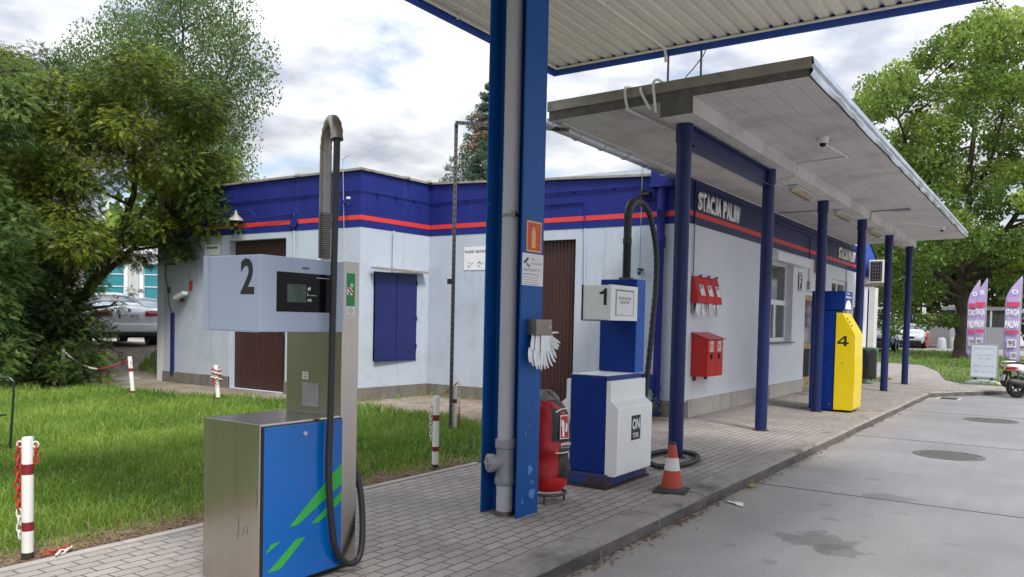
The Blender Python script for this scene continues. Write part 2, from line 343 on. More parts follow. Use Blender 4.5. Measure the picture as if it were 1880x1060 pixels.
m_conc = brick('board_marked_concrete', (.60,.575,.56), (.625,.60,.585), (.53,.505,.49), 5.0, .26, (.40,.38,.365), joint=.008, dscale=1.6, dr=(.46,.8))
m_soil = mat('bare_soil', (.125,.085,.055), .97, var=.4, vs=9, bump=1, bs=40, col2=(.20,.155,.11), c2=(.5,.7), c2s=5)
m_lawn = mat('lawn_soil', (.06,.088,.024), .97, var=.4, vs=5, bump=.6, bs=30)
m_ground = mat('gravel_yard', (.34,.32,.29), .95, var=.2, vs=2, bump=.6, bs=18, col2=(.2,.19,.16), c2=(.5,.7), c2s=.7)
YEW = [(8.56,18.18,3.25,0.63),(9.18,15.41,6.34,0.7),(9.67,20.28,5.9,0.6),(10.97,16.19,3.92,0.51),(10.7,17.47,7.07,0.63),(9.14,17.63,1.46,0.73),(9.19,20.83,5.99,0.59),(10.06,16.86,5.11,0.57),(10.96,17.44,6.02,0.63),(9.55,19.73,7.11,0.74),(8.12,18.95,1.42,0.51),(9.52,19.54,1.68,0.48),(9.22,18.74,6.78,0.47),(8.82,19.23,4.33,0.51),(10.83,15.42,4.56,0.61),(10.17,16.85,2.99,0.64),(10.89,15.09,3.62,0.67),(8.52,16.22,2.93,0.64),(8.39,20.42,6.93,0.73),(8.98,17.66,4.9,0.63),(9.43,19.28,4.66,0.47),(9.54,19.38,5.85,0.53),(10.48,15.31,5.95,0.65),(10.32,14.79,3.92,0.5),(10.29,18.3,6.13,0.7),(9.1,20.02,5.41,0.64),(9.9,14.89,4.58,0.55),(10.29,15.6,5.23,0.58),(10.08,19.16,4.5,0.51),(8.51,20.99,0.3,0.74),(10.07,18.94,0.29,0.53),(9.75,15.97,3.45,0.56),(7.54,18.47,1.79,0.55),(9.54,16.13,4.66,0.71),(9.23,18.29,5.84,0.69),(9.17,20.32,1.49,0.69),(7.85,18.77,5.09,0.61),(9.84,18.65,3.95,0.47),(7.67,18.27,5.97,0.48),(8,18.71,3.51,0.55),(9.26,18.34,2.58,0.57),(8.05,17.61,4.62,0.62),(9.66,18.89,2.94,0.57),(9.27,17.59,2.23,0.53),(8.13,19.19,4.1,0.71),(11.83,16.45,4.83,0.69),(8.25,17.26,3.72,0.69),(7.58,17.52,2.83,0.51),(10.88,16.74,3.68,0.49),(8.32,19.76,4.9,0.7),(8.42,17.85,5.73,0.64),(10.19,15.82,4.38,0.58),(10.13,14.44,5.89,0.67),(8.99,16.47,4.32,0.57),(8.42,16.98,1.63,0.74),(9.48,17.36,2.92,0.7),(10.61,15.78,3.27,0.67),(9.08,16.77,5.4,0.67),(10.18,14.88,5.33,0.54),(8.48,17.83,0.99,0.58),(9.09,18.69,4.7,0.65),(9.39,20.3,3.11,0.57),(9.4,16.57,6.21,0.65),(8.94,20.55,0.74,0.49),(9.77,17.3,6.44,0.56),(8.77,19.34,0.76,0.5),(8.58,20.28,2.05,0.62),(8.51,18.69,5.79,0.67),(8.34,20.12,3.64,0.59),(7.79,18.62,4.46,0.49),(9.32,18.77,0.92,0.5),(10.98,17.19,4.99,0.72),(7.77,17.89,6.49,0.52),(9.06,15.46,5.28,0.52),(10.49,16.02,6.23,0.52),(8.18,19.43,6.99,0.58),(10.14,16.25,6.82,0.58),(7.62,18.52,0.29,0.49),(11.37,17.28,4.12,0.55),(11.88,16.9,6.23,0.6),(9.7,19.77,2.95,0.49),(9.76,19.54,2.38,0.51),(11.51,16.98,3.44,0.57),(8.39,16.8,4.33,0.58),(7.95,17.3,0.82,0.59),(9.5,20.49,4.97,0.56),(11.61,16,3.93,0.58),(9.49,18.87,1.89,0.55),(9.55,19.72,4.05,0.69),(8.48,19.26,3.39,0.51),(8.78,16.73,3.39,0.52),(9.97,18.17,5.38,0.72),(8.12,18.79,2.36,0.61),(8.68,17.56,4.29,0.5),(8.16,16.87,0.38,0.54),(9.89,16.46,6.8,0.41),(10.55,15.03,5.46,0.4),(10.86,14.89,4.76,0.35),(10.56,14.95,4.37,0.46),(10.52,14.24,3.58,0.25),(10.64,14.05,3.4,0.17),(10.45,15.76,6.15,0.47),(8.6,16.84,5.09,0.5),(8.32,17.03,4.51,0.49),(8.6,16.42,4.18,0.44),(8.15,17.22,3.41,0.49),(9.09,16.29,5.13,0.39),(10.4,15.45,2.83,0.21),(10.43,15.78,3.01,0.29),(9.66,16.14,1.99,0.11),(9.46,16.41,1.69,0.16),(9.32,16.58,1.11,0.21),(9.51,16.28,0.61,0.11),(9.75,16.41,2.74,0.21),(7.88,17.3,1.2,0.44),(8.07,17.04,1.54,0.38),(8.17,17.03,0.77,0.44),(8.58,16.78,1,0.39),(8.91,16.46,0.78,0.36),(7.79,17.21,0.45,0.43),(8.23,16.72,0.29,0.35),(8.64,16.47,0.29,0.33),(8.81,15.86,0.31,0.22),(8.95,16.02,0.63,0.18),(7.7,16.27,0.6,0.33),(7.99,15.83,0.45,0.31),(8.28,15.58,0.32,0.25),(7.37,16.39,0.29,0.31),(9.28,16.41,2.88,0.27),(9.56,16.18,3.12,0.25),(9.75,15.9,3.24,0.25),(9.1,16.61,2.13,0.25),(9.98,15.58,3.36,0.27),(8.39,15.8,0.82,0.26),(8.76,15.99,1.24,0.17),(8.56,15.71,0.6,0.19),(8.69,17.21,1.66,0.4),(9.04,17.02,1.33,0.34),(8.05,17.11,2.08,0.44),(7.67,17.28,1.64,0.43),(7.81,17.49,2.51,0.49),(8.43,16.92,2.43,0.5),(8.75,16.48,3,0.44),(8.52,16.67,3.48,0.49),(8.11,17.14,4.05,0.49),(8.24,17.41,5.63,0.5),(8.6,17.26,6.14,0.45),(9.14,16.81,5.98,0.45),(8.06,17.71,6.39,0.44)]
ARB = [(7.48,17.64,1.9,0.65),(6.93,15.9,0.73,0.53),(7.58,16.71,6.09,0.47),(6.76,16.25,2.93,0.47),(7.05,18.1,0.68,0.45),(7.59,17.16,5.99,0.44),(7.23,18.85,5.6,0.63),(6.88,17.61,0.4,0.58),(7.45,16.46,4.81,0.45),(6.63,17.57,6.28,0.56),(7.23,18.27,4.88,0.53),(7.09,18.03,3.67,0.43),(6.49,17.08,0.48,0.6),(6.99,17.65,4.47,0.6),(6.9,18.49,1.83,0.63),(6.62,16.82,5.45,0.45),(6.99,16.22,0.24,0.42),(7.13,17.72,5.29,0.62),(6.72,16.5,3.89,0.64),(6.9,16.25,1.58,0.52),(6.55,17.36,1.19,0.52),(7.07,17.23,1.96,0.48),(6.96,17.3,5.8,0.66),(6.8,16.53,4.44,0.48),(7.27,16.5,1.06,0.61),(7.22,16.43,2.22,0.65),(6.81,17.59,2.34,0.61),(7.56,17.17,3,0.52),(6.61,18.03,5.72,0.57),(6.76,16.52,5.13,0.45),(6.4,16.61,0.84,0.51),(7.13,17.86,6.66,0.44),(7.75,17.43,4.15,0.57),(7.59,17.96,4.63,0.41),(6.78,18.16,3.06,0.45),(7.66,18.18,5.31,0.54),(7.37,17.43,3.71,0.56),(6.62,18.02,5.12,0.64),(7.11,15.74,3.12,0.61),(7.21,17.83,3.03,0.57),(6.96,17.01,0.76,0.51),(7.36,16.43,5.45,0.62)]
BIRCH = [(14.51,21.38,10.92,0.69),(11.68,22.17,7.78,0.71),(15.2,23.1,9.5,0.58),(14.22,19.17,9.18,0.6),(13.21,23.78,7.96,0.69),(13.16,20.27,10.28,0.63),(14.07,20.45,8.59,0.76),(14.42,23.11,9.87,0.8),(15.72,22.4,10.21,0.6),(12.92,20.99,6.55,0.73),(15.57,21.83,8.32,0.67),(14.69,21.2,7.89,0.72),(14.86,20.13,5.77,0.79),(14.67,20.09,9.51,0.79),(11.83,22.8,8.16,0.6),(12.74,23.95,8.65,0.86),(14.36,19.64,6.09,0.7),(13.29,23.38,8.5,0.65),(14.45,23.99,8.39,0.8),(14.33,22.35,7.82,0.58),(15.98,21.13,7.05,0.83),(12.78,21.01,8.48,0.78),(13.76,20.6,10.08,0.68),(14.14,23.76,10.12,0.62),(14.14,21.95,10.48,0.57),(14.46,19.43,7.03,0.69),(13.63,21.08,6.58,0.64),(15.63,21.43,5.76,0.83),(14.09,24.5,7.58,0.71),(15.01,22.31,6.25,0.72),(13.45,19.75,6.29,0.79),(13.97,19.7,8.16,0.83),(15.14,19.44,8.9,0.88),(13.81,19.71,9.81,0.61),(12.7,21.25,7.68,0.57),(12.64,22.16,7.58,0.7),(13.97,21.92,8.18,0.57),(12.72,20.51,9.54,0.83),(12.22,22.72,7.7,0.66),(15.45,20.34,8.85,0.73),(13.84,21.6,7.18,0.74),(13.15,24.78,7.55,0.87),(13.16,23.95,7.17,0.61),(14.4,19.16,5.48,0.88),(13.45,24.07,9.64,0.57),(13.05,20.03,8.17,0.67),(13.23,20.14,6.83,0.58),(13.91,22.28,9.35,0.88),(13.63,21.41,10.03,0.57),(13.99,22.98,8.49,0.89),(14.33,20.58,7.49,0.68),(14.76,18.93,7.87,0.89),(13.53,23.1,10,0.74),(13.57,19.35,7.12,0.84),(15.65,20.77,7.87,0.84),(15.01,20.66,6.53,0.86),(13.86,20.11,7,0.57),(12.04,22.12,8.66,0.84),(14.98,22,11.25,0.65),(15.19,21.65,10.42,0.89),(14.84,21.01,9.6,0.57),(16.27,21.61,10.79,0.88),(13.06,25.23,8.87,0.89),(13.04,21.73,8.5,0.58),(15.2,21.62,8.94,0.78),(13.42,21.33,9.02,0.81),(14.69,23.02,7.92,0.64),(13.04,22.6,9.67,0.71),(14.03,18.82,10.5,0.8),(15.96,21.77,6.65,0.65),(15.02,19.43,9.88,0.19),(15.11,19.2,8.42,0.19),(14.83,19.49,6.55,0.22),(14.72,19.62,5.84,0.19)]
MAPLE = [(45.56,3.67,8.68,0.75),(38.75,2.57,7.22,0.76),(38.57,1.3,4.55,0.69),(40.7,7.16,4.62,0.6),(39.39,1.18,6.86,0.59),(39.05,2.63,14.01,0.67),(38.07,7.53,9.15,0.88),(41.89,2.63,6.95,0.82),(46.38,3.84,13.14,0.93),(42.15,-0.61,5.9,0.67),(47.15,0.29,11.04,0.72),(49.58,-1.36,10.28,0.72),(41.39,7.58,7.33,0.68),(43.25,7.91,12.12,0.85),(35.6,6.23,11.29,0.61),(44.49,0.07,13.58,0.74),(36.22,5.38,5.24,0.81),(36.58,6.34,9.32,0.68),(42.86,-1.91,4.66,0.9),(43.15,6.34,10.99,0.81),(42.44,6.28,12.82,0.7),(36.65,6.56,7.26,0.8),(45.32,4.66,10.35,0.75),(39.09,1.81,3.66,0.64),(41.89,-1.3,4.42,0.65),(43.16,6.22,2.67,0.8),(36.9,3.47,12.96,0.92),(37.7,5.11,5.73,0.87),(39.28,1.88,10.99,0.84),(43.23,2.17,4.09,0.68),(38.39,3.39,13.93,0.71),(41.01,2.28,13.59,0.9),(47.02,-2.11,7.07,0.79),(39.86,2.83,5.51,0.94),(41.05,7.54,8.5,0.9),(46.32,0.43,6.44,0.91),(44.55,4.69,6.72,0.89),(44.65,3.88,5.12,0.79),(43.49,1.73,10.71,0.8),(43.39,7.86,7.45,0.89),(45.74,0.69,10.97,0.79),(34.64,6.19,4.9,0.8),(43.66,3.38,13.12,0.76),(43.9,-1.26,6.71,0.9),(37.72,4.23,6.19,0.74),(45.26,-0.89,10.75,0.7),(42.42,7.07,9.41,0.88),(39.89,5.25,13.26,0.68),(41.04,5.99,10.24,0.76),(45.01,5.09,4.43,0.74),(41.27,0.72,7.67,0.86),(40.4,-0.26,11.67,0.6),(43.97,1.67,9.9,0.81),(42.86,1.19,13.02,0.65),(40.4,8.22,9.52,0.65),(42.14,5.51,11.39,0.77),(41.45,1.57,5.27,0.86),(40.82,-1.44,5.54,0.74),(44.56,4.46,8.46,0.86),(46.4,-1.61,9.78,0.66),(44.65,0.51,4.64,0.84),(44.21,6.19,3.47,0.93),(40.21,2.27,4.73,0.9),(39.93,-0.55,10.14,0.74),(41.95,2.24,5.17,0.59),(42.21,0.05,13.02,0.86),(45.17,2.82,6.13,0.83),(37.94,5.4,8.1,0.84),(46.15,1.6,9.17,0.78),(43.81,5.24,11.19,0.9),(42.71,2.33,13.13,0.76),(47.28,2.31,16.96,0.77),(41.65,3.79,4.74,0.76),(43.58,1.21,15.06,0.73),(36.73,4.77,8.53,0.74),(38.67,2.99,10.69,0.8),(41.52,6.38,13.05,0.7),(37.02,3.89,6.67,0.84),(36.95,6.29,8.22,0.65),(40.79,2.55,9.53,0.73),(39.17,2.58,12.76,0.81),(46.76,-0.59,13.3,0.87),(42.64,-1.02,11.1,0.91),(47.04,-0.44,10.63,0.63),(36.46,3.35,5.76,0.66),(47.62,0.94,3.43,0.63),(42.81,2.4,8.8,0.64),(42.87,6.72,13.79,0.93),(42.9,2.84,10.05,0.59),(39.87,0.64,3.98,0.74),(40.35,0.5,9.63,0.64),(45.84,3.3,16.87,0.87),(47.25,2.1,9.67,0.87),(42.34,5.4,3.22,0.86),(48.02,-0.24,11.08,0.89),(45.71,0.84,5.46,0.73),(41.8,0.85,14.39,0.75),(44.56,1.36,11.53,0.78),(46.95,2.92,11.45,0.81),(47.92,0.81,5.74,0.59),(40.1,1.52,5.38,0.73),(38.66,4.1,13.65,0.9),(48.38,-2.32,7.5,0.61),(37.89,1.59,4.92,0.91),(36.44,5.84,8.59,0.76),(40.63,2.49,7.35,0.69),(38.39,6.06,5.17,0.9),(45.88,4.01,10.01,0.67),(48.15,0.74,10.25,0.87),(43.82,2.11,14.6,0.74),(42.34,3.53,12.36,0.73),(48.74,0.09,9.34,0.92),(39.53,0.61,11.57,0.9),(42.26,-0.03,7.04,0.68),(43.95,1.02,8.17,0.81),(41.03,0.48,12.55,0.93),(41.41,5.39,10.09,0.62),(38.11,2.44,13.52,0.82),(46.61,-0.3,7.61,0.66),(44.32,4.05,12.98,0.71),(42.93,4.89,8.54,0.91),(37.44,3.34,9.81,0.89),(44.06,2.35,9.43,0.69),(40.83,0.32,13.93,0.82),(41.05,7.58,12,0.83),(39.06,5.09,13.36,0.84),(42.98,4.65,14.75,0.78),(47.77,-1.32,10.43,0.69),(38.86,5.33,10.44,0.71),(47.24,-0.13,8.94,0.78),(43.05,6.55,5.54,0.68),(38.94,7.77,8.61,0.78),(35.71,6.42,6.47,0.85),(40.07,1.43,11.73,0.85),(44.86,-1.91,6.61,0.77),(47.43,0.62,6.5,0.73),(47.59,-0.52,7.08,0.87),(43.05,-0.1,9.89,0.64),(38.19,4.02,12.62,0.73),(35.35,6.76,10.53,0.81),(37.26,5.83,12.02,0.84),(39.38,1.93,11.9,0.68),(41.49,-0.27,8.82,0.9),(37.35,2.88,11.56,0.92),(44.15,-0.08,10.61,0.77),(38.02,1.28,11.3,0.75),(42.88,4.23,4.9,0.8),(44.14,5.23,13.07,0.77),(39.77,-0.68,4.23,0.68),(43.15,0.92,14.45,0.75),(48.6,-1.88,8.32,0.69),(37.66,5.89,4.08,0.69),(38.66,7.21,11.38,0.84),(37.04,3.82,5.82,0.72),(38.99,-0.45,6.24,0.72),(43.93,0.93,12.73,0.75),(39.01,3.93,7.98,0.7),(38.69,3.67,6.26,0.66),(47.91,0.72,12.31,0.78),(46.66,0.79,12.01,0.62),(39.74,0.92,5.71,0.73),(39.84,-0.49,7.1,0.66),(45.31,4.45,16.06,0.73),(44.44,2.87,7.18,0.87),(40.22,4.04,10.98,0.59),(45.69,4.21,6.6,0.86),(38.04,1.09,6.76,0.7),(44.96,2.85,5.15,0.8),(37.38,4.01,8.23,0.84),(47.36,-2.11,9.15,0.88),(40.81,5.88,2.68,0.65),(39.72,7.35,12.49,0.83),(39.62,6.41,3.21,0.78),(46.29,2.64,13.17,0.93),(37.83,4.52,3.23,0.79),(43.87,4.32,8.01,0.59),(43.69,2.37,11.54,0.6),(47.65,1.5,15.16,0.8),(43.34,0.16,5.46,0.93),(43.07,-0.68,4.01,0.74),(41.3,2.58,8.43,0.9),(45.89,0.54,7.95,0.69),(38.8,1.99,13.69,0.74),(40.13,2.64,12,0.72),(42.04,1.02,3.81,0.87),(40.47,5.65,5.46,0.9),(35.57,6.18,4.45,0.77),(38.46,5.35,11.18,0.61),(43.33,-1.22,4.55,0.71),(44.59,5.32,9.59,0.93),(48.07,-1.01,14.11,0.71),(45.37,3.64,14.46,0.93),(36.88,5.4,6.58,0.89),(45.3,0.98,14.55,0.91),(40.07,0.86,12.27,0.67),(41.57,-0.96,7.35,0.69),(42.32,-1.41,6.42,0.81),(41.68,3.5,8.52,0.6),(37.33,4.72,7.67,0.9),(42.41,3.1,13.46,0.81),(43.5,4.5,6.99,0.77),(42.84,3.22,15.62,0.84),(36.11,4.61,4.38,0.9),(45.12,2.33,8.76,0.67),(35.22,5.85,10.35,0.7),(40.27,1.57,8.18,0.79),(42.48,6.7,6.51,0.86),(37.61,7.12,9.73,0.66),(46.38,3.19,5.69,0.64),(36.98,2.87,5.06,0.67),(40.78,0.11,5.45,0.67),(41.83,2.48,12.37,0.91),(45.5,4.84,12.17,0.8),(40.04,7.84,10.4,0.61),(43.31,-0.95,9.3,0.88),(38.2,3.68,4.73,0.71),(36.52,5.58,7.6,0.66),(38.08,5.53,8.91,0.74),(48.91,-2.35,6.96,0.66),(38.7,6.06,11.82,0.91),(41.9,0.82,11.79,0.64),(47.56,-1.52,11.52,0.84),(36.66,4.28,9.57,0.89),(40.72,4.53,5.11,0.6),(36.73,3.66,11.3,0.64),(40.69,2.08,14.77,0.73),(44.21,2.77,14.52,0.68),(39.36,4.88,5.79,0.72),(42.19,-0.61,12.22,0.71),(46.84,2.3,4.97,0.69),(41.37,5.87,6.37,0.92),(45.73,-0.7,12.99,0.62),(38.54,4.39,8.5,0.64),(37.42,4.16,9.23,0.79),(45.16,0.88,8.51,0.59),(36.14,4.25,11.06,0.71),(40.73,6.23,9.43,0.92),(41.74,1.52,7.13,0.73),(43.76,5.41,4.5,0.72),(37.44,7.7,7.98,0.67),(42.32,4.87,6.04,0.83),(39.37,6.24,7.1,0.78),(43.34,4.57,12.41,0.77),(37.7,2.65,12.78,0.61),(35.52,6.18,5.55,0.74),(40.21,0.15,8.62,0.89),(42.89,5.74,9.21,0.72),(45.5,0.89,12.91,0.7),(43.85,4.78,5.55,0.88),(44.31,2.37,10.4,0.8),(42.24,2.64,15.44,0.39),(37.64,7.42,11.27,0.42),(40.24,5.49,13.55,0.39),(37.17,5.71,1.63,0.6),(37.95,4.58,1.89,0.55),(37.89,3.76,1.9,0.5),(36.8,6.29,1.96,0.41)]
# road concrete with its oil stains and trowelled patches
def road_mat():
    m = bpy.data.materials.new('concrete_road'); m.use_nodes = True; t = m.node_tree; p = t.nodes['Principled BSDF']; L = t.links.new
    p.inputs['Specular IOR Level'].default_value = .35
    g = N(t, 'ShaderNodeNewGeometry'); P = g.outputs['Position']
    n = N(t, 'ShaderNodeTexNoise'); n.inputs['Scale'].default_value = .9; n.inputs['Detail'].default_value = 9; n.inputs['Roughness'].default_value = .6; L(P, n.inputs['Vector'])
    rp = N(t, 'ShaderNodeValToRGB'); e = rp.color_ramp.elements; e[0].position, e[1].position = .3, .7; e[0].color = (.200,.197,.208,1); e[1].color = (.258,.254,.266,1); L(n.outputs[0], rp.inputs[0])
    mpn = N(t, 'ShaderNodeMapping'); mpn.inputs['Scale'].default_value = (.5, 5, 1); L(P, mpn.inputs[0])
    ns = N(t, 'ShaderNodeTexNoise'); ns.inputs['Scale'].default_value = 1.6; ns.inputs['Detail'].default_value = 6; L(mpn.outputs[0], ns.inputs['Vector'])
    mrs = N(t, 'ShaderNodeMapRange'); mrs.inputs['From Min'].default_value = .3; mrs.inputs['From Max'].default_value = .7; mrs.inputs['To Min'].default_value = .95; mrs.inputs['To Max'].default_value = 1.04; L(ns.outputs[0], mrs.inputs[0])
    ms = N(t, 'ShaderNodeMix', data_type='RGBA', blend_type='MULTIPLY'); ms.inputs[0].default_value = 1; L(rp.outputs[0], ms.inputs[6]); L(mrs.outputs[0], ms.inputs[7]); c = ms.outputs[2]
    # dusty strip beside the kerb
    sx = N(t, 'ShaderNodeSeparateXYZ'); L(P, sx.inputs[0])
    mk = N(t, 'ShaderNodeMapRange'); mk.inputs['From Min'].default_value = 1.95; mk.inputs['From Max'].default_value = 2.65; L(sx.outputs[1], mk.inputs[0])
    mm = N(t, 'ShaderNodeMath', operation='MULTIPLY'); L(mk.outputs[0], mm.inputs[0]); L(n.outputs[0], mm.inputs[1])
    md = N(t, 'ShaderNodeMix', data_type='RGBA'); L(mm.outputs[0], md.inputs[0]); L(c, md.inputs[6]); md.inputs[7].default_value = (.36,.31,.26,1); c = md.outputs[2]
    # oil stains: noise-edged ellipses where the photo has them
    nz = N(t, 'ShaderNodeTexNoise'); nz.inputs['Scale'].default_value = 4.5; nz.inputs['Detail'].default_value = 4; L(P, nz.inputs['Vector'])
    for x, y, rx, ry, w in ((6.55,1.5,.31,.30,.62),(6.35,1.28,.16,.26,.55),(8.68,1.33,.16,.24,.45),(5.75,1.62,.07,.06,.4),(7.35,1.55,.07,.09,.4),(7.9,1.75,.05,.07,.35),(5.65,.85,.05,.07,.4),(7.1,.62,.05,.09,.3),(9.6,1.6,.1,.12,.25),(6.0,2.0,.05,.05,.3),(8.0,1.1,.05,.08,.3),(7.3,2.0,.045,.06,.35),(9.1,1.9,.06,.1,.2),(5.5,1.3,.05,.04,.4),(10.2,1.3,.08,.1,.2),(6.9,1.2,.03,.04,.4),(7.7,1.35,.03,.05,.4),(5.9,.5,.03,.05,.4)):
        s1 = N(t, 'ShaderNodeVectorMath', operation='SUBTRACT'); L(P, s1.inputs[0]); s1.inputs[1].default_value = (x, y, -.12)
        s2 = N(t, 'ShaderNodeVectorMath', operation='MULTIPLY'); L(s1.outputs[0], s2.inputs[0]); s2.inputs[1].default_value = (1/rx, 1/ry, 1)
        ln = N(t, 'ShaderNodeVectorMath', operation='LENGTH'); L(s2.outputs[0], ln.inputs[0])
        ad = N(t, 'ShaderNodeMath', operation='MULTIPLY_ADD'); L(nz.outputs[0], ad.inputs[0]); ad.inputs[1].default_value = 2.4; L(ln.outputs['Value'], ad.inputs[2])
        mr = N(t, 'ShaderNodeMapRange'); mr.inputs['From Min'].default_value = 2.2; mr.inputs['From Max'].default_value = 1.95; mr.inputs['To Max'].default_value = w*.85; L(ad.outputs[0], mr.inputs[0])
        mo = N(t, 'ShaderNodeMix', data_type='RGBA'); L(mr.outputs[0], mo.inputs[0]); L(c, mo.inputs[6]); mo.inputs[7].default_value = (.085,.08,.075,1); c = mo.outputs[2]
    nf = N(t, 'ShaderNodeTexNoise'); nf.inputs['Scale'].default_value = 90; nf.inputs['Detail'].default_value = 3; L(P, nf.inputs['Vector'])
    mf = N(t, 'ShaderNodeMapRange'); mf.inputs['From Min'].default_value = .3; mf.inputs['From Max'].default_value = .7; mf.inputs['To Min'].default_value = .76; mf.inputs['To Max'].default_value = 1.16; L(nf.outputs[0], mf.inputs[0])
    m3 = N(t, 'ShaderNodeMix', data_type='RGBA', blend_type='MULTIPLY'); m3.inputs[0].default_value = 1; L(c, m3.inputs[6]); L(mf.outputs[0], m3.inputs[7]); L(m3.outputs[2], p.inputs['Base Color'])
    mr2 = N(t, 'ShaderNodeMapRange'); mr2.inputs['To Min'].default_value = .5; mr2.inputs['To Max'].default_value = .85; L(n.outputs[0], mr2.inputs[0]); L(mr2.outputs[0], p.inputs['Roughness'])
    bp = N(t, 'ShaderNodeBump'); bp.inputs['Strength'].default_value = .25; bp.inputs['Distance'].default_value = .004; L(nf.outputs[0], bp.inputs['Height']); L(bp.outputs[0], p.inputs['Normal'])
    return m
m_road = road_mat()
m_joint = mat('road_joint_tar', (.05,.048,.046), .9)
# ------------------------------------------------------------------ setting
def struct(o): o['kind'] = 'structure'; return o
def grid(name, xs, ys, fz, m):
    X, Y = np.meshgrid(xs, ys, indexing='ij'); Z = fz(X, Y); nx, ny = X.shape
    me = bpy.data.meshes.new(name); me.vertices.add(nx*ny); me.vertices.foreach_set('co', np.stack([X, Y, Z], -1).ravel())
    i = np.arange(nx*ny).reshape(nx, ny); q = np.stack([i[:-1,:-1], i[1:,:-1], i[1:,1:], i[:-1,1:]], -1).reshape(-1, 4)
    me.loops.add(q.size); me.loops.foreach_set('vertex_index', q.ravel()); me.polygons.add(len(q)); me.polygons.foreach_set('loop_start', np.arange(len(q))*4)
    me.update(calc_edges=True); return struct(link(name, me, m))
xs = np.concatenate([[-900,-250,-80,-30], np.arange(-10, 62, .8), [75,110,200,400,900]]); ys = np.concatenate([[-900,-250,-80,-30], np.arange(-14, 46, .8), [60,110,250,900]])
grid('ground', xs, ys, lambda x, y: H(x, y)-.16+.135*np.maximum(sstep(29, 33, x)*sstep(-1, 1, y), sstep(15.5, 17.5, y)), m_ground)
def sheet(name, pts, m, z=0., cuts=(), follow=False):
    bm = bmesh.new(); vs = [bm.verts.new((x, y, 0)) for x, y in pts]
    for tri in tessellate_polygon([[Vector((x, y, 0)) for x, y in pts]]): bm.faces.new([vs[i] for i in tri])
    if follow:
        for ax in (0, 1):
            for c in np.arange(-6, 62, 1.):
                n = Vector((1,0,0)) if ax == 0 else Vector((0,1,0)); bmesh.ops.bisect_plane(bm, geom=bm.verts[:]+bm.edges[:]+bm.faces[:], plane_co=n*c, plane_no=n)
    for v in bm.verts: v.co.z = z+(float(H(v.co.x, v.co.y)) if follow else 0)
    bmesh.ops.recalc_face_normals(bm, faces=bm.faces)
    for f in bm.faces:
        if f.normal.z < 0: f.normal_flip()
    me = bpy.data.meshes.new(name); bm.to_mesh(me); bm.free(); return struct(link(name, me, m))
sheet('road', [(-40,2.75),(-40,-30),(60,-30),(60,-20),(36,-6.8),(30,-2.3),(24.7,1.3),(22.8,2.5),(22.3,2.75)], m_road, -.12)
b = B()
for x in (-6.05, -1.2, 3.65, 8.52, 13.37, 18.2): b.box(x, x+.012, -30, 2.64, -.125, -.1165)
struct(b.build('road_joint', m_joint))
ko = [(-8,2.66),(22.1,2.53),(22.6,2.36),(23.0,2.1),(24.6,1.12),(30,-2.5),(36,-7)]; ki = [(-8,2.93),(22.1,2.8),(22.75,2.6),(23.2,2.3),(24.8,1.34),(30.2,-2.28),(36.2,-6.78)]
sheet('island_pavement', ki+[(36.4,-6),(30,-1.2),(27,.3),(26.5,1.3),(26.5,2.2),(28,2.8),(31,3.3),(31,5.05),(12.65,5.05),(9.4,5.1),(-8,5.1)], m_isl, 0, follow=True)
sheet('apron_paving', [(6.6,5.1),(12.7,5.04),(12.7,10.6),(10.9,10.7),(10.9,17.2),(6,20),(4,17.5),(7.4,15.8)], m_apr, -.006, follow=True)
sheet('yard_path', [(9.2,16.3),(10.9,17.0),(12.4,18.4),(15,21),(13.2,23),(10.6,20.4),(8.2,18.2)], m_apr, -.002, follow=True)
sheet('lawn', [(-8,5.16),(7.5,5.16),(9.45,6.5),(9.65,8.6),(9.72,11),(9.15,13.8),(8.7,15.5),(7.4,16),(4,17.6),(-8,24)], m_lawn, .004)
sheet('soil_strip', [(-8,5.17),(6.82,5.17),(7.5,5.75),(6.4,5.62),(5,5.52),(3.2,5.6),(1,5.5),(-8,5.6)], m_soil, .009)
sheet('verge_lawn', [(27.05,.3),(26.55,1.3),(26.55,2.2),(28.05,2.8),(31.05,3.3),(33.6,4.1),(34.3,6.0),(34.6,9.5),(47,10.5),(47,4.2),(42,1.6),(36.4,-5.8),(30,-1.1)], m_lawn, .006, follow=True)
sheet('back_paving', [(31,3.3),(33.65,4.12),(34.35,6.0),(34.65,9.5),(28.4,9.5),(28.4,5.055),(31,5.055)], m_isl, -.001, follow=True)
# kerb stones
b = B(); rnd = random.Random(4)
def kerbrun(x0, y0, x1, y1, X0, Y0, X1, Y1, n):
    for i in range(n):
        t0, t1 = i/n, (i+1)/n; g = .004/max(.1, math.hypot(x1-x0, y1-y0)); t0 += g; t1 -= g; dz = rnd.uniform(-.004, .006)
        P = lambda t, a, bq: a+(bq-a)*t
        o0, o1 = (P(t0,x0,x1), P(t0,y0,y1)), (P(t1,x0,x1), P(t1,y0,y1)); i0, i1 = (P(t0,X0,X1), P(t0,Y0,Y1)), (P(t1,X0,X1), P(t1,Y0,Y1))
        m0 = (o0[0]*.9+i0[0]*.1, o0[1]*.9+i0[1]*.1); m1 = (o1[0]*.9+i1[0]*.1, o1[1]*.9+i1[1]*.1)
        prof = lambda o, i, m: [(*o,-.3),(*o,-.022+dz),(*m,.006+dz),(*i,.006+dz),(*i,-.3)]
        A = [b.v(q) for q in prof(o0, i0, m0)]; C = [b.v(q) for q in prof(o1, i1, m1)]
        b.f(A); b.f(C[::-1])
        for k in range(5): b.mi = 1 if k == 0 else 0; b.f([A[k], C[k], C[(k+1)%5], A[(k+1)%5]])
        b.mi = 0
kerbrun(*ko[0], *ko[1], *ki[0], *ki[1], 30)
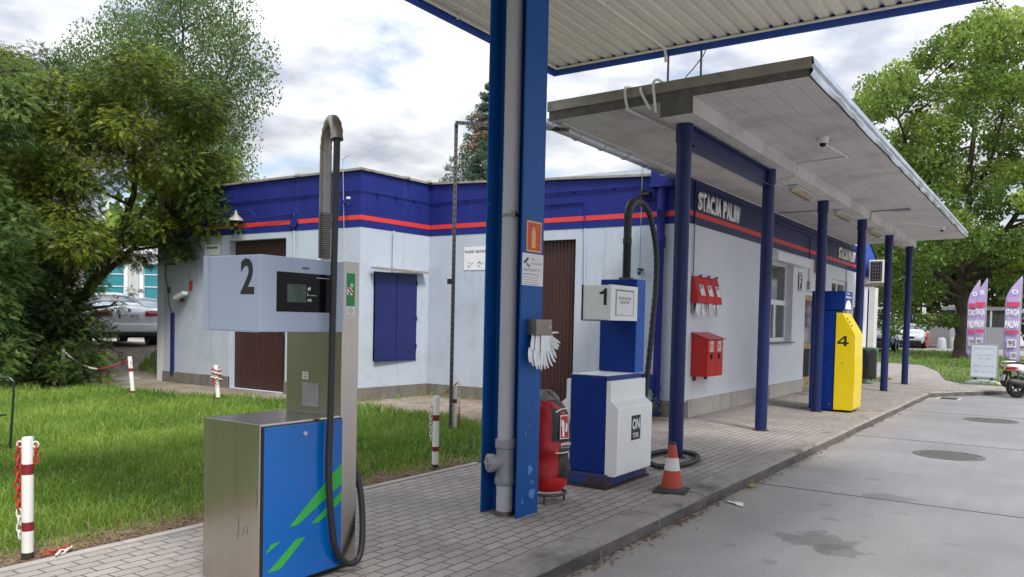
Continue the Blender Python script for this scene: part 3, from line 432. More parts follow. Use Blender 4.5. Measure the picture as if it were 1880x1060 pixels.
for k in range(1, len(ko)-1): kerbrun(*ko[k], *ko[k+1], *ki[k], *ki[k+1], max(1, round(math.dist(ko[k], ko[k+1]))))
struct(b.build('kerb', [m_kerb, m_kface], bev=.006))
b = B()
for i in range(15): b.box(-8+i, -8+i+.992, 5.085, 5.16, -.2, .012)
struct(b.build('lawn_edging', m_edge, bev=.006))
# ------------------------------------------------------------------ station building
PATH = [(10.75,16.75),(10.75,10.64),(12.6,10.55),(12.6,5.05),(28.3,5.05)]
def offs(path, d):
    o = []
    for i, p in enumerate(path):
        ns = []
        for a, c in ((i-1, i), (i, i+1)):
            if a < 0 or c >= len(path): continue
            dx, dy = path[c][0]-path[a][0], path[c][1]-path[a][1]; l = math.hypot(dx, dy); ns.append((dy/l, -dx/l))
        if len(ns) == 1: o.append((p[0]+ns[0][0]*d, p[1]+ns[0][1]*d))
        else:
            k = 1+ns[0][0]*ns[1][0]+ns[0][1]*ns[1][1]; o.append((p[0]+(ns[0][0]+ns[1][0])*d/k, p[1]+(ns[0][1]+ns[1][1])*d/k))
    return o
def band(b, path, d, z0, z1, din=-.02):
    po, pi = offs(path, d), offs(path, din); n = len(path)
    za = z0 if hasattr(z0, '__len__') else [z0]*n; zb = z1 if hasattr(z1, '__len__') else [z1]*n
    A = [b.v((*po[i], za[i])) for i in range(n)]; C = [b.v((*po[i], zb[i])) for i in range(n)]; D = [b.v((*pi[i], za[i])) for i in range(n)]; E = [b.v((*pi[i], zb[i])) for i in range(n)]
    for i in range(n-1):
        b.f([A[i], A[i+1], C[i+1], C[i]]); b.f([D[i+1], D[i], E[i], E[i+1]]); b.f([D[i], D[i+1], A[i+1], A[i]]); b.f([C[i], C[i+1], E[i+1], E[i]])
    b.f([A[0], C[0], E[0], D[0]]); b.f([A[-1], D[-1], E[-1], C[-1]]); return b
bld = thing('gas_station_building', 'low pale blue station building with dark blue fascia band and thin red stripe', 'building', (12.6,10.55,0))
DOOR_A, DOOR_C = (12.66,14.42,0,3.08), (7.16,8.75,0.05,3.02); WIN_B = (11.10,12.27,.72,2.41)
WINR, DOOR_R, WIN2 = (17.25,18.98,1.2,2.98), (20.1,21.5,.05,2.42), (22.8,24.75,.9,2.86)
b = B()
def skin(p0, p1, z0, z1, ops, depth):
    p0, p1 = Vector((*p0,0)), Vector((*p1,0)); l = (p1-p0).length; u = (p1-p0)/l; nin = Vector((-u.y, u.x, 0)); up = Vector((0,0,1))
    ss = sorted({0, l, *[o[0] for o in ops], *[o[1] for o in ops]}); zs = sorted({z0, z1, *[o[2] for o in ops], *[o[3] for o in ops]})
    P = lambda s, z, d=0: p0+u*s+up*z+nin*d
    for s0, s1 in zip(ss, ss[1:]):
        for a, c in zip(zs, zs[1:]):
            if any(s0 >= o[0]-1e-6 and s1 <= o[1]+1e-6 and a >= o[2]-1e-6 and c <= o[3]+1e-6 for o in ops): continue
            b.poly([P(s0,a), P(s1,a), P(s1,c), P(s0,c)])
    for o in ops:
        s0, s1, a, c = o[:4]; d = depth
        for q in ((P(s0,a),P(s0,c),P(s0,c,d),P(s0,a,d)), (P(s1,c),P(s1,a),P(s1,a,d),P(s1,c,d)), (P(s0,c),P(s1,c),P(s1,c,d),P(s0,c,d)), (P(s1,a),P(s0,a),P(s0,a,d),P(s1,a,d))): b.poly(q)
zt = 4.2
skin(PATH[0], PATH[1], 0, zt, [(16.75-DOOR_A[1], 16.75-DOOR_A[0], 0, DOOR_A[3])], .16)
skin(PATH[1], PATH[2], 0, zt, [(WIN_B[0]-10.75, WIN_B[1]-10.75, WIN_B[2], WIN_B[3])], .03)
skin(PATH[2], PATH[3], 0, zt-.05, [(10.55-DOOR_C[1], 10.55-DOOR_C[0], 0.0, DOOR_C[3])], .09)
me = bpy.data.meshes.new('wall'); b.bm.to_mesh(me); b.bm.free(); link('wall', me, m_wall, bld); b = B()
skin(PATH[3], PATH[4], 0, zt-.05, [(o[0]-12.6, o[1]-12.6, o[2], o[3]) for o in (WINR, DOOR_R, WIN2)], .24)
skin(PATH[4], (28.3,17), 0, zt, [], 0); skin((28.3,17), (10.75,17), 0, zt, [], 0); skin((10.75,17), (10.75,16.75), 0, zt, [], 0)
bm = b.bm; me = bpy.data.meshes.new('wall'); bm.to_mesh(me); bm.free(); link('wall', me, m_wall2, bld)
ZR = [4.25,4.25,4.25,4.0,4.0]
b = B(); pts = [(*p, z-.03) for p, z in zip(offs(PATH, -.05), ZR)]; b.poly([(28.2,16.9,4.2),(10.85,16.9,4.2)]+pts)
# roof drops towards the forecourt
b.build('roof', m_roof, bld)
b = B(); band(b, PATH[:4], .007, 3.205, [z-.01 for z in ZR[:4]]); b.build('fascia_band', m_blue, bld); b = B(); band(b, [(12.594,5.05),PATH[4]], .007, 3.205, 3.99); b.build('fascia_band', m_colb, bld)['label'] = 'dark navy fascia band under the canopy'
b = B(); band(b, PATH, .011, 3.335, 3.42); b.build('red_stripe', m_red, bld)
b = B(); band(b, PATH[:4], .055, [z-.02 for z in ZR[:4]], [z+.022 for z in ZR[:4]], -.2)
for x, y in ((10.72,15.6),(10.72,13.9),(10.72,12.3),(10.74,11.2),(11.9,10.57),(12.5,10.53)): b.box(x-.04, x+.05, y-.09, y+.09, 4.255, 4.30, .02)
b.build('roof_flashing', m_flash, bld)
b = B(); band(b, [PATH[0],(10.75,14.42)], .03, -.2, .235); band(b, [(10.75,12.66),PATH[1],PATH[2],(12.6,8.75)], .03, -.2, [.235,.235,.235,.24]); band(b, [(12.6,7.16),PATH[3],(12.66,5.05)], .03, -.2, .26)
b.build('plinth', m_plinth, bld)
b = B(); band(b, [(12.69,5.05),(20.08,5.05)], .04, -.2, .285); band(b, [(21.52,5.05),(28.3,5.05)], .04, -.2, .285); b.build('plinth', m_plinth2, bld)
# thin blue conduit run along the fascia
b = B(); po = offs([PATH[0],PATH[1],PATH[2],(12.6,5.9)], .035); b.tube([(*p, 3.87) for p in po], .011, 6)
for s in np.arange(.6, 17, .75):
    pass
for y in np.arange(11.3, 16.5, .8): b.box(10.715, 10.75, y, y+.05, 3.845, 3.86)
for y in np.arange(6.4, 10.4, .8): b.box(12.565, 12.6, y, y+.05, 3.845, 3.86)
for x in np.arange(11.1, 12.5, .5): b.box(x, x+.05, 10.53, 10.6, 3.845, 3.86)
b.tube([(12.57,5.9,3.87),(12.57,5.9,3.62),(12.57,5.55,3.62)], .011, 6)
b.tube([(12.57,7.8,3.66),(12.57,6.99,3.665),(12.57,6.97,3.21)], .012, 6); b.build('conduit', m_blue, bld)
b = B(); b.tube([(12.575,6.97,3.2),(12.575,6.95,2.0)], .012, 6); b.tube([(10.72,12.4,3.2),(10.72,12.38,2.3)], .013, 6); b.tube([(11.53,10.53,3.2),(11.53,10.53,2.52)], .02, 6); b.build('conduit', m_wall, bld)
# sheet doors
def sheetdoor(x, y0, y1, z0, z1, holes, name='brown_door'):
    b = B(); p = .075; n = int((y1-y0)/p); w = (y1-y0)/n; pts = []
    for i in range(n):
        y = y0+i*w; pts += [(x, y), (x, y+w*.62), (x+.012, y+w*.72), (x+.012, y+w*.9)]
    pts.append((x, y1)); bot = [b.v((a, c, z0)) for a, c in pts]; top = [b.v((a, c, z1)) for a, c in pts]
    for i in range(len(pts)-1): b.f([bot[i], bot[i+1], top[i+1], top[i]])
    o = b.build(name, m_door, bld)
    if holes:
        b = B()
        for z, k in holes:
            for i in range(*k): b.lathe((x-.003, y0+i*w+w*.3, z), [(.011,0),(.011,.006)], 8, 'X')
        b.build('vent_hole', m_dark, o)
    return o
sheetdoor(10.9, DOOR_A[0], DOOR_A[1], .02, DOOR_A[3]-.0, [])
k = int((DOOR_C[1]-DOOR_C[0])/.075)
d = sheetdoor(12.68, DOOR_C[0], DOOR_C[1], .06, DOOR_C[3], [(2.66,(4,8)),(2.5,(3,9)),(2.34,(2,10)),(.55,(1,16,2)),(.36,(2,16,2))])
for x, y, z in ((10.9,12.86,1.25),(12.68,8.45,1.2)):
    b = B(); b.box(x-.012,x-.001,y-.025,y+.025,z-.11,z+.11); b.box(x-.05,x-.012,y-.01,y+.01,z+.03,z+.05); b.box(x-.055,x-.04,y-.01,y+.11,z+.03,z+.05); b.build('door_handle', m_iron, bld)
b = B(); b.box(10.902, 10.95, 12.6, 14.5, 0, .02); b.box(12.69, 12.75, 7.1, 8.8, 0, .06); b.build('door_threshold', m_dark, bld)
# blue shutter window with ledge
b = B(); b.box(11.10,11.68,10.565,10.585,.735,2.40); b.box(11.69,12.27,10.565,10.585,.735,2.40); sh = b.build('window_shutter', m_shut, bld, bev=.004)
b = B(); b.box(11.12,11.66,10.557,10.5645,.79,.83); b.box(11.68,11.692,10.555,10.57,.74,2.4); b.box(11.10,12.27,10.55,10.58,.715,.733)
for z in (.95, 1.5, 2.2): b.box(11.102,11.125,10.548,10.564,z,z+.08); b.box(12.245,12.268,10.548,10.564,z,z+.08)
b.build('shutter_hinge', m_shut, sh)
b = B(); b.box(10.95,12.42,10.40,10.56,2.455,2.475); b.box(10.95,12.42,10.40,10.405,2.43,2.455); b.build('window_ledge', m_flash, bld)
# window, door and second window on the forecourt wall
w = B(); x0, x1, z0, z1, yy = 17.25, 18.98, 1.2, 2.98, 5.2
w.box(x0,x0+.07,yy,yy+.07,z0,z1); w.box(x1-.07,x1,yy,yy+.07,z0,z1); w.box(x0+.07,x1-.07,yy,yy+.07,z0,z0+.09); w.box(x0+.07,x1-.07,yy,yy+.07,z1-.09,z1)
w.box(x0+.07,x1-.07,yy-.004,yy+.066,2.02,2.13); w.box(18.06,18.16,yy-.003,yy+.067,z0+.09,2.02)
wf = w.build('window', m_frame, bld, bev=.006)
w = B(); w.box(x0+.06,x1-.06,yy+.03,yy+.045,z0+.08,z1-.08); w.build('pane', m_pane, wf)
w = B(); w.box(x0-.05,x1+.04,4.98,5.21,z0-.03,z0-.003); w.build('sill', m_plinth, wf)
w = B(); w.box(17.1,19.75,4.87,5.044,2.93,3.12); w.build('roller_shutter_box', m_frame, bld, bev=.01)
w = B(); w.box(20.1,20.17,5.13,5.2,.05,2.42); w.box(21.43,21.5,5.13,5.2,.05,2.42); w.box(20.17,21.43,5.13,5.2,2.33,2.42); dr = w.build('entrance_door', m_frame, bld, bev=.005)
w = B(); w.box(20.17,20.3,5.14,5.19,.06,2.33); w.box(21.3,21.43,5.14,5.19,.06,2.33); w.box(20.3,21.3,5.14,5.19,.06,.3); w.box(20.3,21.3,5.14,5.19,1.0,1.12); w.box(20.3,21.3,5.14,5.19,2.2,2.33); w.build('door_leaf', m_tan, dr)
w = B(); w.box(20.3,21.3,5.155,5.175,.3,1.0); w.box(20.3,21.3,5.155,5.175,1.12,2.2); w.build('pane', m_pane, dr)
w = B(); w.box(20.0,21.6,4.7,5.05,0,.12); w.build('doorstep', m_plinth2, bld, bev=.01)
w = B()
for a, c in ((22.8,22.87),(23.75,23.85),(24.68,24.75)): w.box(a,c,5.13,5.2,.9,2.86)
w.box(22.87,24.68,5.132,5.198,.9,1.0); w.box(22.87,24.68,5.132,5.198,2.76,2.86); w.box(22.87,24.68,5.128,5.2,2.1,2.17); wf = w.build('window', m_frame, bld, bev=.005)
w = B(); w.box(22.85,24.7,5.16,5.175,.98,2.78); w.build('pane', m_pane, wf)
w = B(); w.box(25.2,26.6,5.0,5.044,.3,2.3); w.build('entrance_door', m_frame, bld); 
w = B(); w.box(25.4,26.4,4.99,4.998,.5,2.15); w.build('pane', m_pane, bld)
# vertical cable drops on the forecourt wall
w = B(); w.tube([(12.78,5.02,3.19),(12.78,5.02,1.72)], .012, 6); w.box(12.83,12.93,5.0,5.046,1.78,1.98)
w.tube([(20.25,5.02,3.2),(20.25,5.02,2.62)], .012, 6); w.box(20.2,20.29,4.99,5.046,2.45,2.64); w.tube([(21.9,5.02,3.2),(21.9,5.02,2.4)], .02, 6); w.tube([(24.4,5.02,3.2),(24.4,5.02,2.55)], .012, 6); w.build('cable_drop', m_pipe2, bld)
w = B(); w.tube([(12.78,5.025,3.9),(12.78,5.025,3.21)], .014, 6); w.tube([(20.25,5.02,3.75),(20.25,5.02,3.21)], .012, 6); w.tube([(21.9,5.02,3.9),(21.9,5.02,3.21)], .02, 6)
w.tube([(17.5,5.02,3.76),(28,5.02,3.76)], .014, 6); w.tube([(12.8,5.025,3.84),(28,5.025,3.84)], .012, 6); w.build('conduit', m_colb, bld)
# rainwater downpipe at the corner
w = B(); w.lathe((12.5,5.5,0), [(.062,0),(.062,.42),(.078,.425),(.078,.5),(.064,.505),(.064,2.78),(.085,2.82),(.085,3.0),(.07,3.02),(.07,3.4),(.078,3.41),(.078,3.44),(.07,3.45),(.07,3.83)], 18)
w.box(12.34,12.5,5.5,5.75,.46,.7); w.box(12.40,12.6,5.2,5.68,3.8,3.86); w.box(12.41,12.6,5.2,5.66,3.86,4.2)
w.build('downpipe', m_blue, bld, smooth=True)
# gable sign panel on the far end of the wall
w = B(); w.prism([(26.15,4.84,3.1),(28.25,4.84,3.1),(28.25,4.84,3.55),(26.15,4.84,4.35)], (0,.2,0)); gp = w.build('gable_panel', m_fascia, bld)
w = B(); w.prism([(26.1,4.8,4.36),(28.35,4.8,3.5),(28.35,4.8,3.56),(26.1,4.8,4.42)], (0,.25,0)); w.build('gable_trim', m_black, gp)
w = B(); w.box(27.75,28.3,4.83,5.0,0,2.84); w.build('corner_pillar', m_cream, bld)
# wall lettering
def letters(x0, x1, z0, z1, label):
    t = thing('fascia_sign', label, 'sign', (x0, 5.03, z0))
    r = (1,0,0)
    ws = {'I': .5, 'W': 1.45, ' ': .55, 'J': .9}; tot = sum(ws.get(c, 1) for c in 'STACJA PALIW'); x = x0
    for c in 'STACJA PALIW':
        w = ws.get(c, 1)/tot*(x1-x0)
        if c == ' ': x += w; continue
        o = txt(c, (x,5.02,z0), r, (0,0,1), w*.93, z1-z0, m_wprint, 'letter', t, .0, .035 if c not in 'IJ' else .02); x += w; md = o.modifiers.new('thick', 'SOLIDIFY'); md.thickness = .025; md.offset = 0
letters(12.9, 15.04, 3.455, 3.76, 'raised white STACJA PALIW letters near the front corner of the blue fascia')
letters(23.35, 25.5, 3.455, 3.76, 'raised white STACJA PALIW letters at the far end of the fascia beyond the yellow cabinet')
# ------------------------------------------------------------------ concrete canopy along the shop
cc = thing('concrete_canopy', 'flat concrete canopy with white underside on round dark blue columns along the shop', 'canopy', (8.4,3.5,0))
CX0, CX1 = 8.4, 25.2
b = B()
def slabsec(x): return [(x,2.15,4.05),(x,3.36,4.02),(x,3.36,3.84),(x,3.74,3.83),(x,3.74,4.0),(x,5.19,3.965),(x,5.19,4.10),(x,2.15,4.165)]
bm = b.bm; A = [b.v(p) for p in slabsec(CX0)]; C = [b.v(p) for p in slabsec(CX1)]
for k in range(8):
    b.mi = 0 if k < 5 else 1; b.f([A[k], C[k], C[(k+1)%8], A[(k+1)%8]])
b.mi = 1; b.f(A); b.mi = 0; b.f(C[::-1]); b.build('slab', [m_conc, m_rawc], cc)
b = B(); b.prism([(8.37,2.12,4.13),(8.37,5.2,4.075),(8.37,5.2,4.185),(8.37,2.12,4.235)], (.03,0,0)); b.prism([(8.37,2.12,4.235),(8.37,5.2,4.185),(8.37,5.2,4.19),(8.37,2.12,4.24)], (16.85,0,0)); b.build('front_flashing', m_flash, cc)
b = B(); rnd = random.Random(9); n = 70; pr = None
for i in range(n+1):
    x = CX0-.03+(CX1+.06-CX0)*i/n; j = rnd.uniform(-.018,.018); k = rnd.uniform(-.02,.02)+(.03 if rnd.random() < .12 else 0)
    sec = [(x,2.13+k*.4,4.06+k),(x,2.10+j,4.10),(x,2.125,4.155),(x,2.095+j*.3,4.165),(x,2.105,4.235),(x,2.13,4.24)]
    cur = [b.v(p) for p in sec]
    if pr:
        for q in range(5): b.f([pr[q], cur[q], cur[q+1], pr[q+1]])
    pr = cur
b.build('side_flashing', m_galv, cc, smooth=True)
CPOS = [(8.82,3.62),(11.96,3.58),(15.36,3.6),(18.38,3.5),(21.72,3.5),(24.88,3.48)]
b = B()
for x, y in CPOS: b.lathe((x,y,0), [(.125,.001),(.115,.008),(.095,.012)], 20)
b.build('footing', m_rustd, cc)
for x, y in CPOS:
    b = B(); b.lathe((x,y,0), [(.086,0),(.086,3.62),(.098,3.63),(.098,3.86)], 24); b.build('column', m_colb, cc, smooth=True)
b = B(); b.box(8.9,11.9,3.55,3.63,3.60,3.615); b.box(8.9,11.9,3.585,3.597,3.6,3.8); b.box(8.9,11.9,3.52,3.66,3.8,3.815); b.box(8.9,11.9,3.52,3.66,3.585,3.60); b.build('steel_beam', m_colb, cc)
b = B()
P = [(8.35,5.25,3.98),(12.62,5.25,3.98)]
for i in range(9):
    pass
bm = b.bm; rings = []
for x in (8.36, 13.2):
    rings.append([b.v((x, 5.26+.075*math.cos(a), 3.98+.075*math.sin(a))) for a in np.linspace(math.pi*.95, math.pi*2.05, 12)])
for k in range(11): b.f([rings[0][k], rings[1][k], rings[1][k+1], rings[0][k+1]])
b.build('gutter', m_galv, cc, smooth=True).modifiers.new('thick', 'SOLIDIFY').thickness = .006
b = B()
for x in np.arange(8.5, 13.2, .7): b.tube(arc((x,5.26,3.98), .082, math.pi*.9, math.pi*2.1, (0,1,0), (0,0,1), 10), .008, 5)
b.build('gutter_bracket', m_galv, cc)
b = B()
b.tube(spline([(8.6,4.16,4.26),(8.38,4.16,4.22),(8.345,4.15,4.12),(8.35,4.12,3.98),(8.42,4.11,3.955),(9.5,4.06,3.96),(12.5,4.0,3.965),(25,3.95,3.965)], 6), .016, 8)
b.tube(spline([(8.55,3.98,4.25),(8.36,3.97,4.17),(8.34,3.9,4.03),(8.345,3.84,3.93)], 5), .016, 8)
b.tube(spline([(8.6,3.76,4.24),(8.42,3.79,4.265),(8.345,3.81,4.2),(8.34,3.79,4.05),(8.345,3.77,3.88)], 5), .016, 8)
b.tube([(8.5,5.06,3.955),(25,5.02,3.955)], .011, 6)
for x in np.arange(8.9, 24, .8): b.box(x, x+.03, 5.04, 5.085, 3.943, 3.965)
b.tube(spline([(11.13,2.72,4.022),(12.35,2.62,4.022),(12.46,2.63,4.022),(12.5,2.75,4.02),(12.62,3.3,4.008),(12.66,3.345,3.93),(12.68,3.4,3.825),(12.7,3.55,3.82)], 5), .012, 6)
b.tube(spline([(22.1,2.45,4.03),(20.8,2.95,4.018),(20.6,3.3,4.005),(20.62,3.345,3.9),(20.62,3.5,3.82),(20.6,3.85,3.985),(20.5,4.9,3.955)], 5), .012, 6)
b.build('conduit', m_white, cc)
b = B(); b.tube([(18.45,2.95,4.015),(18.4,3.33,4.0),(18.4,3.35,3.83)], .014, 6); b.box(18.42,18.6,2.6,2.95,4.0,4.035); b.tube([(17.5,5.0,3.95),(17.55,3.8,3.97)], .012, 6); b.build('cable_drop', m_pipe2, cc)
for i, x in enumerate((13.35, 16.5, 19.9, 23.2)):
    t = thing('ceiling_light', ['yellowed caged lamp under the canopy beyond the second blue column','yellowed caged lamp under the canopy beyond the third blue column','yellowed caged lamp under the canopy beyond the fourth blue column','yellowed caged lamp under the canopy just before the last blue column'][i], 'lamp', (x,3.86,3.83), group='caged lamps along the canopy beam')
    t.location.y = 3.62; WM[t.name] = Matrix.Translation(t.location)
    b = B(); b.box(x,x+1.2,3.54,3.70,3.79,3.828); b.build('base', m_greyp, t, bev=.01)
    b = B(); b.lathe((x+.04,3.62,3.785), [(.03,0),(.058,.03),(.064,.1),(.064,1.0),(.058,1.08),(.03,1.12)], 14, 'X'); b.build('cover', m_lamp, t, smooth=True)
    b = B()
    for q in np.arange(.1,1.1,.12): b.tube(arc((x+q,3.62,3.785), .07, math.pi, 2*math.pi, (0,1,0), (0,0,1), 8), .004, 4)
    b.build('cage', m_iron, t)
def dome(x, y, z, label):
    t = thing('dome_camera', label, 'camera', (x,y,z), group='dome cameras under the concrete canopy')
    b = B(); b.lathe((x,y,z-.075), [(.05,0),(.066,.012),(.07,.04),(.075,.08)], 24); b.build('housing', m_white, t, smooth=True)
    b = B(); b.lathe((x,y,z-.12), [(.004,0),(.025,.006),(.038,.02),(.045,.046)], 20); b.build('lens_dome', m_glass, t, smooth=True)
dome(11.13, 2.64, 4.035, 'white dome camera hanging under the front end of the concrete canopy')
dome(22.15, 2.40, 4.04, 'white dome camera hanging under the far end of the concrete canopy')
# ------------------------------------------------------------------ high pump canopy
pc = thing('pump_canopy', 'high pump canopy with ribbed cream underside and blue edge on a blue steel column', 'canopy', (5.37,3.61,0))
b = B(); YB, YE, XB, XE, ZS = -1.3, 5.07, 1.6, 8.33, 4.57
pts = []; y = YB; p = .148
while y < YE-.001:
    for dy, dz in ((0,0),(.085,0),(.1,.034),(.133,.034)):
        if y+dy <= YE: pts.append((y+dy, ZS+dz))
    y += p
r0 = [b.v((XB,q,z)) for q,z in pts]; r1 = [b.v((XE,q,z)) for q,z in pts]
for k in range(len(pts)-1): b.f([r0[k], r1[k], r1[k+1], r0[k+1]])
b.build('soffit', m_soffit, pc)
b = B(); b.box(XB-.05,XE+.06,YB-.05,YE+.06,4.98,5.02); b.build('roof', m_flash, pc)
b = B(); b.box(XB-.05,XE+.06,YE+.035,YE+.05,4.485,5.0); b.box(XE+.035,XE+.05,YB-.05,YE+.03,4.485,5.0); b.box(XB-.05,XB-.035,YB-.05,YE+.03,4.485,5.0); b.box(XB-.03,XE+.03,YB-.05,YB-.035,4.485,5.0); b.build('fascia', m_fascia, pc)
b = B(); b.tube([(XB,YE-.03,4.545),(XE-.02,YE-.03,4.545)], .014, 6); b.tube([(XE-.03,YE-.03,4.545),(XE-.03,YB,4.555)], .014, 6)
b.tube([(3,3.66,4.55),(8.28,3.66,4.55),(8.33,3.665,4.5),(8.35,3.67,4.42)], .016, 8)
for x in np.arange(2,8,1.1): b.box(x,x+.03,YE-.055,YE-.005,4.53,4.562)
for x in (5.2,6.9): b.box(x,x+.035,3.635,3.685,4.53,4.562)
b.build('conduit', m_soffit, pc)
for y, z in ((3.67,4.15),(3.29,4.17)):
    b = B(); b.tube([(8.42,y,z),(8.42,y,4.6)], .0125, 8); b.build('hanger_rod', m_angle, pc)
b = B(); b.tube(spline([(8.42,3.24,4.5),(8.42,3.28,4.43),(8.42,3.4,4.3),(8.42,3.46,4.24),(8.42,3.46,4.14)], 6), .007, 6); b.build('cable', m_pipe2, pc)
b = B(); b.box(5.22,5.53,3.440,3.453,0,4.6); b.box(5.22,5.53,3.778,3.791,0,4.6); b.box(5.370,5.380,3.453,3.778,0,4.6); hc = b.build('steel_column', m_hcol, pc, bev=.002)
b = B(); b.lathe((5.285,3.60,0), [(.066,.03),(.066,4.58)], 28); dp = b.build('drainpipe', m_pipe, pc, smooth=True)
b = B(); b.lathe((5.285,3.60,0), [(.072,.24),(.080,.25),(.080,.30),(.074,.31),(.074,.53),(.083,.54),(.083,.60),(.074,.61)], 28); b.build('inspection_tee', m_pipe2, dp, smooth=True)
b = B(); dirv = Vector((-.84,.54,0)); c0 = Vector((5.285,3.60,.42)); b.M = Matrix.Translation(c0) @ dirv.to_track_quat('Z','Y').to_matrix().to_4x4()
b.lathe((0,0,0), [(.062,.05),(.062,.1),(.073,.105),(.073,.145),(.066,.15)], 24); b.box(-.05,.05,-.009,.009,.15,.162); b.box(-.009,.009,-.05,-.0095,.15,.162); b.box(-.009,.009,.0095,.05,.15,.162); b.build('access_cap', m_pipe2, dp, smooth=True)
b = B(); b.lathe((5.285,3.60,2.36), [(.072,0),(.072,.022)], 24); b.box(5.2,5.225,3.5,3.53,2.352,2.392); b.lathe((5.285,3.60,.0), [(.085,.0),(.085,.035)], 20); b.build('pipe_clamp', m_mast, dp)
b = B(); rnd = random.Random(12)
for cx_, cz_, rx_, rz_ in ((5.40,.36,.05,.045),(5.43,.17,.06,.05),(5.30,.12,.018,.03),(5.44,.26,.03,.015),(5.33,.66,.012,.02),(5.38,.72,.008,.015),(5.45,.78,.006,.012),(5.36,.88,.006,.02),(5.47,.85,.012,.008),(5.41,.95,.005,.014),(5.29,1.0,.005,.012)):
    b.prism([(cx_+rx_*math.cos(a)*rnd.uniform(.5,1.1), 3.4385, cz_+rz_*math.sin(a)*rnd.uniform(.5,1.1)) for a in np.linspace(0,2*math.pi,14)[:-1]], (0,.001,0))
b.build('paint_scuffs', m_scuff, hc)
# signs on the steel column
def board(name, label, o, r, u, w, h, m, t=.004):
    q = thing(name, label, 'sign', o); b = B(); plate(b, o, r, u, w, h, t); b.build('panel', m, q); return q
X3, Z3, Y3 = (1,0,0), (0,0,1), (0,-1,0)
yc = 3.4395
q = board('extinguisher_sign', 'red and yellow fire extinguisher sign on the blue steel column', (5.275,yc,2.09), X3, Z3, .215, .24, m_tan)
m_signy = mat('yellow_sign_border', (.70,.40,.10), .5, var=.08); m_signr = mat('faded_red_sign', (.55,.06,.025), .5, var=.15, vs=20)
q.children[0].data.materials[0] = m_signy
b = B(); plate(b, (5.287,yc-.0041,2.103), X3, Z3, .19, .214, .001); b.build('red_field', m_signr, q)
b = B(); yy = yc-.0056
b.prism([(5.345,yy,2.12),(5.40,yy,2.12),(5.402,yy,2.25),(5.388,yy,2.262),(5.385,yy,2.28),(5.37,yy,2.285),(5.352,yy,2.278),(5.346,yy,2.262),(5.343,yy,2.25)], (0,.001,0)); b.prism([(5.352,yy,2.27),(5.339,yy,2.255),(5.338,yy,2.225),(5.345,yy,2.225),(5.347,yy,2.252),(5.358,yy,2.262)], (0,.0008,0)); b.build('pictogram', m_signy, q)
q = board('monitoring_sign', 'white TEREN MONITOROWANY notice with camera drawing on the blue steel column', (5.222,yc,1.825), X3, Z3, .303, .25, m_paper)
txt('TEREN', (5.345,yc-.0045,2.022), X3, Z3, .06, .016, m_gprint, 'lettering', q); txt('MONITOROWANY', (5.345,yc-.0045,1.99), X3, Z3, .165, .016, m_gprint, 'lettering', q)
b = B(); yy = yc-.0052
b.prism([(5.238,yy,2.005),(5.298,yy,2.045),(5.308,yy,2.03),(5.248,yy,1.99)], (0,.001,0)); b.prism([(5.275,yy,2.003),(5.285,yy,2.008),(5.293,yy,1.985),(5.315,yy,1.983),(5.315,yy,1.972),(5.287,yy,1.974)], (0,.001,0)); b.prism([(5.316,yy,1.995),(5.322,yy,1.995),(5.322,yy,1.962),(5.316,yy,1.962)], (0,.001,0)); b.build('pictogram', m_print, q)
b = B(); rnd = random.Random(2)
for z in (1.953,1.945,1.937,1.915,1.907,1.887,1.868,1.85,1.835): b.prism([(5.236,yy,z),(5.236+rnd.uniform(.14,.27),yy,z),(5.236+.2,yy,z+.003),(5.236,yy,z+.003)], (0,.001,0))
b.build('small_print', m_gprint, q)
# glove box with plastic gloves
t = thing('glove_dispenser', 'steel dispenser box of clear plastic gloves on the blue steel column', 'dispenser', (5.41,3.40,1.43))
b = B(); b.box(5.30,5.535,3.345,3.438,1.435,1.56); b.build('box', m_mast, t, bev=.005)
b = B(); b.lathe((5.505,3.343,1.5), [(.011,0),(.011,.006)], 12, 'Y'); b.build('lock', m_alu, t)
def glove(b, M_, ln, spread, curl, rnd):
    """a thin film glove hanging fingers down: five separate fingers on a palm; local x across, -z down, y out"""
    def strip(x0, z0, w0, x1, z1, w1, c):
        n = 5; prv = None
        for i in range(n+1):
            s_ = i/n; x = x0+(x1-x0)*s_; z = z0+(z1-z0)*s_; w = (w0+(w1-w0)*s_)*(1 if i < n else .55); yb = c*s_*s_
            cur = [b.v(M_ @ Vector(q)) for q in ((x-w, yb, z), (x-w*.4, yb-.007, z), (x+w*.4, yb-.008, z), (x+w, yb, z), (x, yb+.006, z))]
            if prv:
                for q in range(5): b.f([prv[q], prv[(q+1)%5], cur[(q+1)%5], cur[q]])
            prv = cur
    strip(0, .02, .030, 0, -ln*.5, .045, curl*.3)
    for i in range(4): x = (-.034+.0225*i); strip(x, -ln*.46, .0115, x*(1+spread)+rnd.uniform(-.01,.01), -ln*(.86+.14*math.sin(.6+i*.8)), .0095, curl+rnd.uniform(-.01,.01))
    strip(.042, -ln*.22, .012, .042+.05+rnd.uniform(0,.03), -ln*.52, .0095, curl*.6)
b = B(); rnd = random.Random(5)
for k, (x, y, a, l) in enumerate(((5.33,3.385,-.30,.25),(5.37,3.37,-.12,.27),(5.415,3.355,.05,.28),(5.45,3.36,.2,.26),(5.485,3.375,.42,.25),(5.505,3.39,.72,.22),(5.40,3.39,-.2,.24),(5.50,3.40,1.05,.20))):
    glove(b, Matrix.Translation((x,y,1.44)) @ Matrix.Rotation(-a,4,'Y') @ Matrix.Rotation(rnd.uniform(-.5,.5),4,'Z'), l, rnd.uniform(.3,.9), -rnd.uniform(0,.05), rnd)
b.build('gloves', m_film, t, smooth=True)
